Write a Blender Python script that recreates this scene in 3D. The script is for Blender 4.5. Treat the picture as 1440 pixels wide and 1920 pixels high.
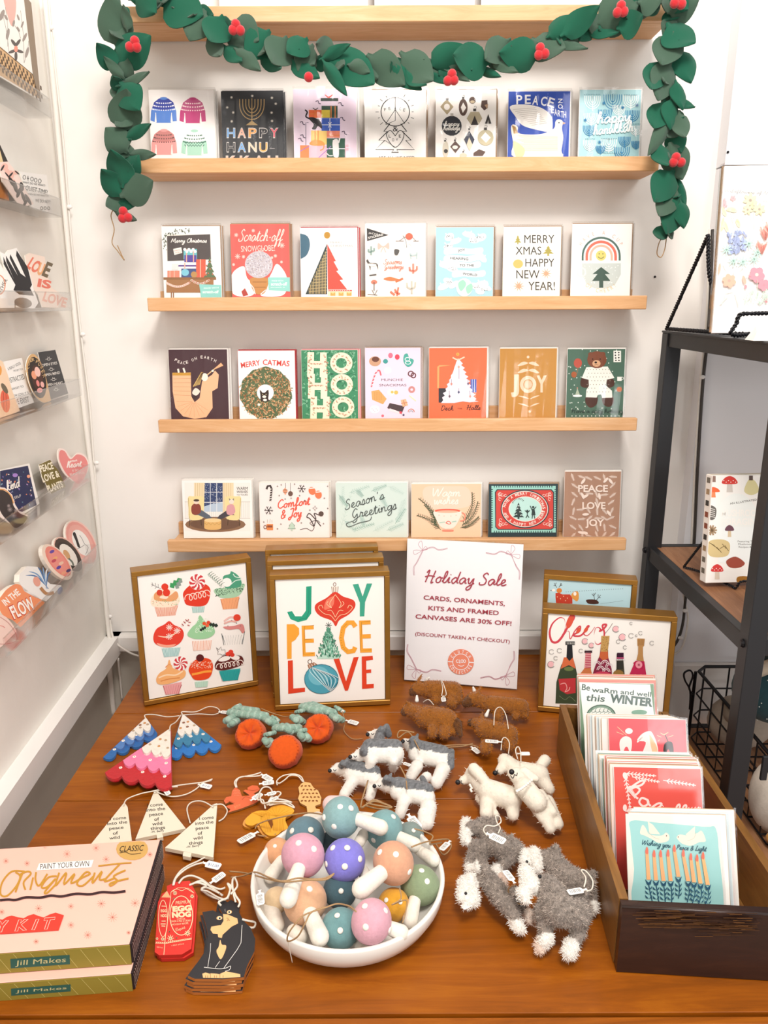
import bpy, bmesh, math, random
from mathutils import Vector, Matrix, noise
random.seed(7)
R_ = math.radians
for _o in list(bpy.data.objects): bpy.data.objects.remove(_o)
C = bpy.context.scene.collection
SC = bpy.context.scene
# ---------------- camera ----------------
FPX, PITCH, ROLL, EZ = 1428.0, R_(15.5), 0.0043, 1.4735
CR = Vector((math.cos(ROLL), -math.sin(ROLL)*math.sin(PITCH), -math.sin(ROLL)*math.cos(PITCH)))
CF = Vector((0, math.cos(PITCH), -math.sin(PITCH)))
CU = Vector((math.sin(ROLL), math.cos(ROLL)*math.sin(PITCH), math.cos(ROLL)*math.cos(PITCH)))
cam = bpy.data.cameras.new('camera'); camo = bpy.data.objects.new('camera', cam); C.objects.link(camo)
camo.matrix_world = Matrix(((CR.x, CU.x, -CF.x, 0), (CR.y, CU.y, -CF.y, 0), (CR.z, CU.z, -CF.z, EZ), (0, 0, 0, 1)))
cam.sensor_fit = 'VERTICAL'; cam.sensor_height = 36.0; cam.lens = 36.0*FPX/1920; cam.clip_start = 0.02
SC.camera = camo
# ---------------- world, lamps, exposure ----------------
SC.view_settings.view_transform = 'Standard'; SC.view_settings.look = 'None'
SC.view_settings.gamma = 1.0; SC.view_settings.use_curve_mapping = False
SC.view_settings.exposure = 0.05
W = bpy.data.worlds.new('world'); SC.world = W; W.use_nodes = True
W.node_tree.nodes['Background'].inputs[0].default_value = (1.0, 0.965, 0.93, 1)
W.node_tree.nodes['Background'].inputs[1].default_value = 0.72
def lamp(name, loc, aim, size, power, col=(1, 1, 1), sy=None):
    l = bpy.data.lights.new(name, 'AREA'); l.energy = power; l.color = col
    l.shape = 'RECTANGLE'; l.size = size; l.size_y = sy or size
    o = bpy.data.objects.new(name, l); C.objects.link(o); o.location = loc
    o.rotation_euler = (Vector(aim)-Vector(loc)).to_track_quat('-Z', 'Y').to_euler()
    return o
lamp('ceiling_lamp', (0.2, -0.05, 2.75), (0.05, 1.1, 0.9), 0.45, 32, (1, 0.94, 0.88))
lamp('ceiling_lamp', (-0.9, -0.9, 2.8), (0, 1.3, 1.0), 0.8, 20, (1, 0.97, 0.94))
lamp('ceiling_lamp', (1.35, -0.5, 2.8), (0.2, 1.3, 1.0), 0.6, 11, (1, 0.98, 0.96))
lamp('glare_lamp', (1.42, -2.05, 1.76), (0.36, 0.86, 0.9), 0.42, 9, (1, 1, 1))  # unseen lamp added behind the camera to put a glare on the crate sleeves

# ---------------- pixel helpers (where a photo point lies on a known real plane) ----------------
def ray(px, py): return CF + CR*((px-720)/FPX) + CU*(-(py-960)/FPX)
EYE = Vector((0, 0, EZ))
def PY(px, py, y):
    d = ray(px, py); return EYE + d*(y/d.y)
def PZ(px, py, z=0.75):
    d = ray(px, py); return EYE + d*((z-EZ)/d.z)
def PN(px, py, o, n):
    d = ray(px, py); return EYE + d*((o-EYE).dot(n)/d.dot(n))

# ---------------- colours and materials ----------------
def lin(c):
    if isinstance(c, str):
        c = c.lstrip('#'); c = tuple(int(c[i:i+2], 16)/255 for i in (0, 2, 4))
    return tuple((v/12.92 if v <= .04045 else ((v+.055)/1.055)**2.4) for v in c[:3]) + (1.0,)
def M(name, col='#ffffff', rough=.6, metal=0, nz=None, bump=None, sheen=0, attr=False, coat=0, stretch=None, dark=None, spec=None, trans=0, ior=1.45):
    m = bpy.data.materials.new(name); m.use_nodes = True; nt = m.node_tree; N = nt.nodes; L = nt.links
    b = N['Principled BSDF']; b.inputs['Roughness'].default_value = rough; b.inputs['Metallic'].default_value = metal
    if sheen: b.inputs['Sheen Weight'].default_value = sheen; b.inputs['Sheen Roughness'].default_value = .6
    if coat: b.inputs['Coat Weight'].default_value = coat; b.inputs['Coat Roughness'].default_value = .15
    if spec is not None: b.inputs['Specular IOR Level'].default_value = spec
    if trans: b.inputs['Transmission Weight'].default_value = trans; b.inputs['IOR'].default_value = ior
    src = None
    if attr:
        a = N.new('ShaderNodeAttribute'); a.attribute_name = 'Col'; src = a.outputs['Color']
    tc = None
    def coord():
        nonlocal tc
        if tc is None:
            t = N.new('ShaderNodeTexCoord'); mp = N.new('ShaderNodeMapping'); L.new(t.outputs['Object'], mp.inputs[0])
            if stretch: mp.inputs['Scale'].default_value = stretch
            tc = mp.outputs[0]
        return tc
    if nz:
        n = N.new('ShaderNodeTexNoise'); n.inputs['Scale'].default_value = nz[0]; n.inputs['Detail'].default_value = 5; n.inputs['Roughness'].default_value = .65
        L.new(coord(), n.inputs['Vector'])
        mr = N.new('ShaderNodeMapRange'); mr.inputs['From Min'].default_value = .3; mr.inputs['From Max'].default_value = .7
        L.new(n.outputs['Fac'], mr.inputs['Value'])
        mx = N.new('ShaderNodeMix'); mx.data_type = 'RGBA'
        if dark is not None:
            L.new(mr.outputs[0], mx.inputs['Factor']); mx.inputs['A'].default_value = lin(dark)
            if src: L.new(src, mx.inputs['B'])
            else: mx.inputs['B'].default_value = lin(col)
        else:
            mx.blend_type = 'MULTIPLY'; mx.inputs['Factor'].default_value = 1
            cr = N.new('ShaderNodeMapRange'); cr.inputs['To Min'].default_value = 1-nz[1]; cr.inputs['To Max'].default_value = 1
            L.new(mr.outputs[0], cr.inputs['Value'])
            if src: L.new(src, mx.inputs['A'])
            else: mx.inputs['A'].default_value = lin(col)
            L.new(cr.outputs[0], mx.inputs['B'])
        src = mx.outputs['Result']
    if src: L.new(src, b.inputs['Base Color'])
    else: b.inputs['Base Color'].default_value = lin(col)
    if bump:
        n = N.new('ShaderNodeTexNoise'); n.inputs['Scale'].default_value = bump[0]; n.inputs['Detail'].default_value = 4
        L.new(coord(), n.inputs['Vector'])
        bp = N.new('ShaderNodeBump'); bp.inputs['Strength'].default_value = bump[1]; bp.inputs['Distance'].default_value = bump[2] if len(bump) > 2 else .002
        L.new(n.outputs['Fac'], bp.inputs['Height']); L.new(bp.outputs[0], b.inputs['Normal'])
    return m
def wood(name, c1, c2, c3, rough=.45, axis=(1, 12, 12), sc=6, coat=0, bump=.15, dist=1.5):
    m = bpy.data.materials.new(name); m.use_nodes = True; nt = m.node_tree; N = nt.nodes; L = nt.links
    b = N['Principled BSDF']; b.inputs['Roughness'].default_value = rough; b.inputs['Coat Weight'].default_value = coat; b.inputs['Coat Roughness'].default_value = .2
    t = N.new('ShaderNodeTexCoord'); mp = N.new('ShaderNodeMapping'); mp.inputs['Scale'].default_value = axis; L.new(t.outputs['Object'], mp.inputs[0])
    n = N.new('ShaderNodeTexNoise'); n.inputs['Scale'].default_value = sc; n.inputs['Detail'].default_value = 8; n.inputs['Roughness'].default_value = .7; n.inputs['Distortion'].default_value = dist
    L.new(mp.outputs[0], n.inputs['Vector'])
    n2 = N.new('ShaderNodeTexNoise'); n2.inputs['Scale'].default_value = 5; n2.inputs['Detail'].default_value = 3; L.new(t.outputs['Object'], n2.inputs['Vector'])
    r = N.new('ShaderNodeValToRGB'); e = r.color_ramp.elements
    e[0].position = .3; e[0].color = lin(c1); e[1].position = .72; e[1].color = lin(c3); k = e.new(.5); k.color = lin(c2)
    mm = N.new('ShaderNodeMath'); mm.operation = 'MULTIPLY_ADD'; mm.inputs[1].default_value = .35; L.new(n2.outputs['Fac'], mm.inputs[0])
    m3 = N.new('ShaderNodeMath'); m3.operation = 'MULTIPLY'; m3.inputs[1].default_value = .65; L.new(n.outputs['Fac'], m3.inputs[0]); L.new(m3.outputs[0], mm.inputs[2])
    L.new(mm.outputs[0], r.inputs[0]); L.new(r.outputs[0], b.inputs['Base Color'])
    bp = N.new('ShaderNodeBump'); bp.inputs['Strength'].default_value = bump; bp.inputs['Distance'].default_value = .001; L.new(n.outputs['Fac'], bp.inputs['Height']); L.new(bp.outputs[0], b.inputs['Normal'])
    return m
def clear_film(name, tint='#ffffff', rough=.06, fac=.0, bump=None):
    m = bpy.data.materials.new(name); m.use_nodes = True; nt = m.node_tree; N = nt.nodes; L = nt.links
    for x in list(N): N.remove(x)
    o = N.new('ShaderNodeOutputMaterial'); tr = N.new('ShaderNodeBsdfTransparent'); tr.inputs[0].default_value = lin(tint)
    g = N.new('ShaderNodeBsdfGlossy'); g.inputs['Roughness'].default_value = rough
    f = N.new('ShaderNodeLayerWeight'); f.inputs['Blend'].default_value = .5; pw = N.new('ShaderNodeMath'); pw.operation = 'POWER'; pw.inputs[1].default_value = 4.0; L.new(f.outputs['Facing'], pw.inputs[0])
    ad = N.new('ShaderNodeMath'); ad.operation = 'MULTIPLY_ADD'; ad.inputs[1].default_value = .85; ad.inputs[2].default_value = .035+fac; L.new(pw.outputs[0], ad.inputs[0])
    mx = N.new('ShaderNodeMixShader'); L.new(ad.outputs[0], mx.inputs[0]); L.new(tr.outputs[0], mx.inputs[1]); L.new(g.outputs[0], mx.inputs[2]); L.new(mx.outputs[0], o.inputs[0])
    if bump:
        t = N.new('ShaderNodeTexCoord'); n = N.new('ShaderNodeTexNoise'); n.inputs['Scale'].default_value = bump[0]; L.new(t.outputs['Object'], n.inputs['Vector'])
        bp = N.new('ShaderNodeBump'); bp.inputs['Strength'].default_value = bump[1]; bp.inputs['Distance'].default_value = .004
        L.new(n.outputs['Fac'], bp.inputs['Height']); L.new(bp.outputs[0], g.inputs['Normal']); L.new(bp.outputs[0], f.inputs['Normal'])
    return m
MAT = dict(
    wall=M('wall_paint', '#f1ede8', .75, nz=(3, .03), bump=(60, .12, .002)),
    wallL=M('plaster_wall_paint', '#efebe3', .7, nz=(3, .05), bump=(14, .35, .006)),
    lower=M('grey_wainscot_paint', '#cbc5b9', .6, nz=(5, .12), bump=(20, .2, .004)),
    trimw=M('white_gloss_paint', '#efece8', .4, nz=(6, .04), bump=(40, .1, .002)),
    panel=M('panel_paint', '#eeeeF2', .5, nz=(3, .03)),
    pine=wood('pine_wood', '#c8935f', '#d9a878', '#e6c199', .5, (1.2, 10, 14), 5),
    table=wood('table_wood', '#6b3608', '#8e4b0b', '#ac6413', .36, (.8, 9, 9), 4, .0, .06),
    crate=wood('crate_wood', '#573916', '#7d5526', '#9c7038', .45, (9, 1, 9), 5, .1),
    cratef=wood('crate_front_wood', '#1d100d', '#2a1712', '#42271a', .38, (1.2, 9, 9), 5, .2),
    floor=wood('floor_wood', '#7a4c2c', '#986640', '#b5825a', .5, (1, 10, 10), 5),
    shelfw=wood('rack_shelf_wood', '#6e452c', '#936544', '#b98a63', .5, (10, 1, 10), 5),
    paper=M('paper', attr=True, rough=.55, spec=.3),
    board=M('white_card_stock', '#f3efe9', .6),
    kraft=M('kraft_paper', '#a8896b', .7),
    gold=M('brushed_gold_frame', '#a5762f', .35, .55, nz=(40, .15), stretch=(1, 1, 8), bump=(120, .1, .0005)),
    black=M('black_metal', '#2b2c2f', .45, .3, bump=(90, .1, .0005)),
    wire=M('black_wire', '#15151a', .4, .4),
    jute=M('jute_twine', '#b8946a', .9, nz=(900, .35), bump=(900, .6, .0005)),
    cotton=M('cotton_string', '#ece4d6', .9, nz=(900, .2), bump=(900, .5, .0005)),
    greenF=M('emerald_felt', '#005c43', .95, nz=(160, .25), bump=(300, .5, .001), sheen=.08),
    dullF=M('sage_felt', '#42604d', .95, nz=(160, .3), bump=(300, .5, .001), sheen=.12),
    redF=M('red_felt', '#c8121f', .95, nz=(200, .2), bump=(300, .5, .001), sheen=.3),
    felt=M('wool_felt', attr=True, rough=.95, nz=(150, .14), bump=(260, .5, .0012), sheen=.12),
    fur=M('marled_wool', attr=True, rough=.97, nz=(230, .28), bump=(300, .8, .002), sheen=.2),
    fibre=M('loose_wool_fibre', attr=True, rough=1),
    solid=M('painted', attr=True, rough=.5),
    ceramic=M('white_glazed_ceramic', '#eae6df', .22, coat=.3),
    clay=M('cream_clay', '#ebe2cf', .6, bump=(120, .15, .001)),
    cable=M('painted_cable', '#e9e4dc', .5), cabled=M('grey_cable', '#3c3632', .5),
    steel=M('steel', '#c9c9c9', .3, 1),
    sleeve=clear_film('clear_sleeve', '#fefefe', .09, -.018, (30, .12)),
    gloss=clear_film('glossy_tray_sleeve', '#fafafa', .17, .0, (30, .10)),
    acrylic=clear_film('clear_acrylic', '#fcfcfc', .05, .02),
)
MAT['table'].node_tree.nodes['Principled BSDF'].inputs['Specular IOR Level'].default_value = .3
# ---------------- mesh building ----------------
class MB:
    def __init__(s): s.v = []; s.f = []; s.c = []
    def add(s, vs, fs, col=None):
        b = len(s.v); s.v += [tuple(p) for p in vs]; s.f += [tuple(b+i for i in f) for f in fs]
        s.c += [col]*len(fs); return s
    def box(s, x0, y0, z0, x1, y1, z1, col=None, bev=0):
        if bev:
            b = bev
            vs = []
            for (x, sx) in ((x0, 1), (x1, -1)):
                for (y, sy) in ((y0, 1), (y1, -1)):
                    for (z, sz) in ((z0, 1), (z1, -1)):
                        vs += [(x, y+sy*b, z+sz*b), (x+sx*b, y, z+sz*b), (x+sx*b, y+sy*b, z)]
            bm = bmesh.new()
            for p in vs: bm.verts.new(p)
            r = bmesh.ops.convex_hull(bm, input=bm.verts[:])
            bm.verts.index_update()
            s.add([v.co[:] for v in bm.verts], [[v.index for v in f.verts] for f in bm.faces], col); bm.free(); return s
        return s.add([(x0, y0, z0), (x1, y0, z0), (x1, y1, z0), (x0, y1, z0), (x0, y0, z1), (x1, y0, z1), (x1, y1, z1), (x0, y1, z1)],
                     [(0, 3, 2, 1), (4, 5, 6, 7), (0, 1, 5, 4), (1, 2, 6, 5), (2, 3, 7, 6), (3, 0, 4, 7)], col)
    def bar(s, a, b, w, h=None, col=None, up=Vector((0, 0, 1))):
        a = Vector(a); b = Vector(b); h = h or w; d = (b-a).normalized()
        u = d.cross(up)
        if u.length < 1e-4: u = d.cross(Vector((0, 1, 0)))
        u.normalize(); v = u.cross(d).normalized()
        vs = [p+u*(i*w/2)+v*(j*h/2) for p in (a, b) for (i, j) in ((-1, -1), (1, -1), (1, 1), (-1, 1))]
        return s.add(vs, [(0, 3, 2, 1), (4, 5, 6, 7), (0, 1, 5, 4), (1, 2, 6, 5), (2, 3, 7, 6), (3, 0, 4, 7)], col)
    def tube(s, pts, r, n=6, col=None, closed=False, cap=True):
        pts = [Vector(p) for p in pts]; m = len(pts); rings = []; u = None
        for i, p in enumerate(pts):
            if closed: d = pts[(i+1) % m]-pts[i-1]
            else: d = pts[min(i+1, m-1)]-pts[max(i-1, 0)]
            if d.length < 1e-9: d = Vector((0, 0, 1))
            d.normalize()
            if u is None:
                u = d.cross(Vector((0, 0, 1)))
                if u.length < 1e-3: u = d.cross(Vector((0, 1, 0)))
            u = (u-d*u.dot(d))
            if u.length < 1e-6: u = d.orthogonal()
            u.normalize(); v = d.cross(u)
            rr = r[i] if isinstance(r, (list, tuple)) else r
            rings.append([p+(u*math.cos(2*math.pi*k/n)+v*math.sin(2*math.pi*k/n))*rr for k in range(n)])
        vs = [q for g in rings for q in g]; fs = []
        for i in range(m if closed else m-1):
            j = (i+1) % m
            for k in range(n): fs.append((i*n+k, i*n+(k+1) % n, j*n+(k+1) % n, j*n+k))
        if cap and not closed: fs += [tuple(range(n))[::-1], tuple((m-1)*n+k for k in range(n))]
        return s.add(vs, fs, col)
    def ball(s, c, rx, ry=None, rz=None, n=12, m=8, col=None, mat=None):
        ry = ry or rx; rz = rz or rx; c = Vector(c); vs = []; fs = []
        def pt(x, y, z):
            v = Vector((x*rx, y*ry, z*rz)); return c+(mat @ v if mat else v)
        vs.append(pt(0, 0, 1))
        for i in range(1, m):
            t = math.pi*i/m
            for k in range(n): a = 2*math.pi*k/n; vs.append(pt(math.sin(t)*math.cos(a), math.sin(t)*math.sin(a), math.cos(t)))
        vs.append(pt(0, 0, -1)); e = len(vs)-1
        for k in range(n): fs.append((0, 1+k, 1+(k+1) % n)); fs.append((e, e-n+(k+1) % n, e-n+k))
        for i in range(m-2):
            for k in range(n): a = 1+i*n+k; b = 1+i*n+(k+1) % n; fs.append((a, a+n, b+n, b))
        return s.add(vs, fs, col)
    def capsule(s, a, b, ra, rb, n=14, col=None):
        a = Vector(a); b = Vector(b); d = b-a; L = d.length
        if L < 1e-6: return s.ball(a, max(ra, rb), col=col, n=n)
        d.normalize(); pts = []; rs = []
        for k in range(6): t = -math.pi/2+math.pi/2*k/5*1.0; pts.append(a+d*(ra*math.sin(t))); rs.append(max(ra*math.cos(t), 1e-5))
        for k in range(1, 4): pts.append(a+d*(L*k/4)); rs.append(ra+(rb-ra)*k/4)
        for k in range(6): t = math.pi/2*k/5; pts.append(b+d*(rb*math.sin(t))); rs.append(max(rb*math.cos(t), 1e-5))
        return s.tube(pts, rs, n, col)
    def lathe(s, prof, n=32, c=(0, 0, 0), col=None):
        c = Vector(c); vs = []; fs = []
        for (r, z) in prof:
            for k in range(n): a = 2*math.pi*k/n; vs.append((c.x+r*math.cos(a), c.y+r*math.sin(a), c.z+z))
        for i in range(len(prof)-1):
            for k in range(n): fs.append((i*n+k, i*n+(k+1) % n, (i+1)*n+(k+1) % n, (i+1)*n+k))
        return s.add(vs, fs, col)
    def plate(s, pts, z0, z1, col=None, side=None):   # extruded outline in local xy
        n = len(pts)
        a = sum(pts[i][0]*pts[(i+1) % n][1]-pts[(i+1) % n][0]*pts[i][1] for i in range(n))
        if a < 0: pts = pts[::-1]
        s.add([(p[0], p[1], z1) for p in pts], [tuple(range(n))], col)
        s.add([(p[0], p[1], z0) for p in pts], [tuple(range(n))[::-1]], col)
        s.add([(p[0], p[1], z0) for p in pts]+[(p[0], p[1], z1) for p in pts], [(i, (i+1) % n, n+(i+1) % n, n+i) for i in range(n)], side or col)
        return s
    def mesh(s, name, mat, smooth=False):
        me = bpy.data.meshes.new(name); me.from_pydata(s.v, [], s.f)
        if any(c is not None for c in s.c):
            at = me.color_attributes.new('Col', 'FLOAT_COLOR', 'CORNER'); buf = []
            for f, c in zip(s.f, s.c):
                if isinstance(c, str): c = lin(c)
                elif c is None: c = (1, 1, 1, 1)
                buf += list(c)*len(f)
            at.data.foreach_set('color', buf)
        me.materials.append(mat)
        if smooth: me.polygons.foreach_set('use_smooth', [True]*len(me.polygons))
        me.update(); return me
    def build(s, name, mat, parent=None, mw=None, smooth=False):
        me = s.mesh(name, mat, smooth); o = bpy.data.objects.new(name, me); C.objects.link(o)
        if parent is not None: o.parent = parent
        if mw is not None: o.matrix_local = mw
        return o
def tag(o, label, cat, group=None):
    o['label'] = label; o['category'] = cat
    if group: o['group'] = group
    return o
def struct(o): o['kind'] = 'structure'; return o
def stuff(o): o['kind'] = 'stuff'; return o
def empty(name, loc=(0, 0, 0), label=None, cat=None, group=None, mw=None):
    o = bpy.data.objects.new(name, None); C.objects.link(o); o.location = loc; o.empty_display_size = .02
    if mw is not None: o.matrix_world = mw
    if label: tag(o, label, cat, group)
    return o
def smooth_pts(pts, closed=False, k=6):
    pts = [Vector(p) for p in pts]; n = len(pts); out = []
    if n < 3 and not closed: return pts
    for i in range(n if closed else n-1):
        g = (lambda j: pts[j % n]) if closed else (lambda j: pts[max(0, min(n-1, j))])
        a, b, c, d = g(i-1), g(i), g(i+1), g(i+2)
        for t in range(k):
            t /= k; out.append(.5*((2*b)+(c-a)*t+(2*a-5*b+4*c-d)*t*t+(3*b-a-3*c+d)*t**3))
    if not closed: out.append(pts[-1])
    return out
def frame_mw(o, ux, uy):
    ux = ux.normalized(); n = ux.cross(uy).normalized(); uy = n.cross(ux).normalized()
    return Matrix(((ux.x, uy.x, n.x, o.x), (ux.y, uy.y, n.y, o.y), (ux.z, uy.z, n.z, o.z), (0, 0, 0, 1)))
# ---------------- printed artwork: flat shapes laid on a real face ----------------
_tc = {}
def glyphs(s, bold=0):
    k = (s, bold)
    if k not in _tc:
        cu = bpy.data.curves.new('t', 'FONT'); cu.body = s; cu.offset = bold; cu.resolution_u = 3; cu.size = 1
        ob = bpy.data.objects.new('t', cu); me = bpy.data.meshes.new_from_object(ob)
        vs = [(v.co.x, v.co.y) for v in me.vertices]; fs = [tuple(p.vertices) for p in me.polygons]
        bpy.data.objects.remove(ob); bpy.data.curves.remove(cu); bpy.data.meshes.remove(me)
        x0 = min(v[0] for v in vs); x1 = max(v[0] for v in vs)
        _tc[k] = (vs, fs, x0, x1)
    return _tc[k]
SCR = {  # single stroke cursive
 'a': (1.1, [[(.85, .8), (.5, 1), (.12, .6), (.2, .1), (.5, .05), (.85, .8), (.85, .2), (1.1, .15)]]),
 'b': (1.0, [[(0, .2), (.4, 1.3), (.3, 2), (.12, 1.5), (.12, .3), (.45, 0), (.8, .4), (.55, .9), (.9, .85)]]),
 'c': (.9, [[(.75, .8), (.45, 1), (.1, .5), (.35, 0), (.9, .25)]]),
 'd': (1.1, [[(.8, .8), (.5, 1), (.12, .5), (.4, 0), (.8, .7), (.95, 2), (.85, .3), (1.1, .15)]]),
 'e': (.85, [[(0, .2), (.5, .6), (.55, .95), (.25, .95), (.12, .4), (.4, 0), (.85, .25)]]),
 'f': (.8, [[(0, .2), (.5, 1.2), (.55, 1.9), (.3, 1.8), (.25, 0), (.15, -.9), (.4, -.6), (.35, 0), (.8, .3)]]),
 'g': (1.0, [[(.8, .8), (.5, 1), (.12, .6), (.3, .1), (.7, .4), (.85, 1), (.8, -.6), (.4, -1), (.2, -.6), (1, .2)]]),
 'h': (1.05, [[(0, .2), (.4, 1.3), (.35, 2), (.15, 1.6), (.12, 0), (.3, .8), (.6, 1), (.72, .6), (.75, .1), (1.05, .2)]]),
 'i': (.55, [[(0, .3), (.25, 1), (.25, .15), (.55, .2)], [(.3, 1.4), (.34, 1.5)]]),
 'j': (.6, [[(0, .3), (.35, 1), (.3, -.6), (.05, -.9), (-.05, -.5), (.6, .2)], [(.4, 1.4), (.44, 1.5)]]),
 'k': (1.0, [[(0, .2), (.4, 1.3), (.3, 2), (.12, 1.4), (.12, 0), (.2, .5), (.65, .95), (.3, .55), (.7, .05), (1, .2)]]),
 'l': (.6, [[(0, .2), (.4, 1.3), (.35, 2), (.15, 1.6), (.15, .3), (.35, .05), (.6, .25)]]),
 'm': (1.5, [[(0, .6), (.15, 1), (.15, 0), (.3, .8), (.55, 1), (.65, .5), (.65, 0), (.8, .8), (1.05, 1), (1.15, .5), (1.2, .1), (1.5, .2)]]),
 'n': (1.05, [[(0, .6), (.15, 1), (.15, 0), (.3, .8), (.6, 1), (.7, .5), (.75, .1), (1.05, .2)]]),
 'o': (.95, [[(.5, 1), (.12, .6), (.25, .05), (.65, .15), (.7, .8), (.45, 1), (.7, .8), (.95, .85)]]),
 'p': (1.0, [[(0, .4), (.2, 1), (.15, -1), (.2, .6), (.55, 1), (.8, .6), (.6, .05), (.3, .15), (1, .2)]]),
 'r': (.75, [[(0, .2), (.2, 1.1), (.3, .9), (.55, .9), (.45, .2), (.75, .2)]]),
 's': (.75, [[(0, .1), (.4, 1.05), (.55, .6), (.5, .1), (.1, .05), (.4, 0), (.75, .2)]]),
 't': (.7, [[(0, .2), (.35, 1.7), (.28, .2), (.45, .05), (.7, .2)], [(.05, 1.2), (.65, 1.28)]]),
 'u': (1.05, [[(0, .6), (.15, 1), (.15, .3), (.4, 0), (.75, .9), (.75, .2), (1.05, .2)]]),
 'v': (.9, [[(0, .7), (.15, 1), (.35, 0), (.7, .95), (.9, .85)]]),
 'w': (1.3, [[(0, .7), (.12, 1), (.2, .1), (.4, 0), (.65, .9), (.7, .1), (.95, 0), (1.15, .95), (1.3, .85)]]),
 'y': (1.0, [[(0, .7), (.15, 1), (.2, .3), (.45, .1), (.8, 1), (.7, -.6), (.3, -1), (.15, -.6), (1, .2)]]),
 'z': (.8, [[(.1, .9), (.6, .95), (.1, .05), (.7, .1)]]),
 'A': (1.5, [[(0, 0), (.8, 2), (1.1, 0)], [(.3, .8), (1.2, .8)]]),
 'C': (1.3, [[(1.1, 1.6), (.8, 2), (.2, 1.3), (.2, .4), (.7, 0), (1.3, .4)]]),
 'D': (1.5, [[(.4, 1.8), (.3, .1), (.9, .1), (1.3, 1), (.9, 1.9), (.1, 1.8)]]),
 'G': (1.4, [[(1, 1.7), (.6, 2), (.15, 1), (.5, .2), (.95, .9), (.9, -.4), (.4, -.8), (.3, -.4), (1.4, .3)]]),
 'H': (1.5, [[(.1, 1.6), (.4, 2), (.25, 0)], [(1.2, 2), (1, 0), (1.3, .1)], [(0, .9), (.6, 1.1), (1.3, 1)]]),
 'J': (1.2, [[(.2, 1.8), (.7, 2), (1, 1.8), (.7, 0), (.3, -.5), (.1, -.1), (1.1, .4)]]),
 'L': (1.2, [[(.7, 1.8), (.5, 2), (.3, .4), (.1, .1), (.5, .15), (1.2, .1)]]),
 'M': (1.9, [[(0, 0), (.3, 1.9), (.8, .4), (1.3, 2), (1.5, 0), (1.8, .2)]]),
 'N': (1.6, [[(0, 0), (.35, 2), (.9, 0), (1.3, 2.1)]]),
 'P': (1.3, [[(.4, 1.8), (.25, 0)], [(.1, 1.6), (.7, 2), (1.1, 1.5), (.7, 1), (.3, 1)]]),
 'S': (1.2, [[(1, 1.7), (.7, 2), (.35, 1.5), (.9, .8), (.8, .1), (.2, 0), (.1, .4)]]),
 'W': (1.9, [[(0, 1.9), (.4, 0), (.9, 1.7), (1.2, 0), (1.8, 2)]]),
 'O': (1.4, [[(.9, 2), (.3, 1.6), (.1, .6), (.5, 0), (1.1, .5), (1.2, 1.5), (.8, 2)]]),
 '&': (1.4, [[(1.2, .1), (.4, 1.3), (.6, 1.8), (.9, 1.4), (.3, .6), (.4, 0), (.9, .1), (1.2, .8)]]),
 "'": (.35, [[(.15, 2), (.08, 1.6)]]), ',': (.4, [[(.1, .1), (0, -.3)]]), '-': (.7, [[(.1, .6), (.5, .65)]]), '.': (.4, [[(.1, 0), (.14, .08)]]),
 '!': (.5, [[(.3, 2), (.2, .6)], [(.15, .1), (.18, 0)]]),
}
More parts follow.
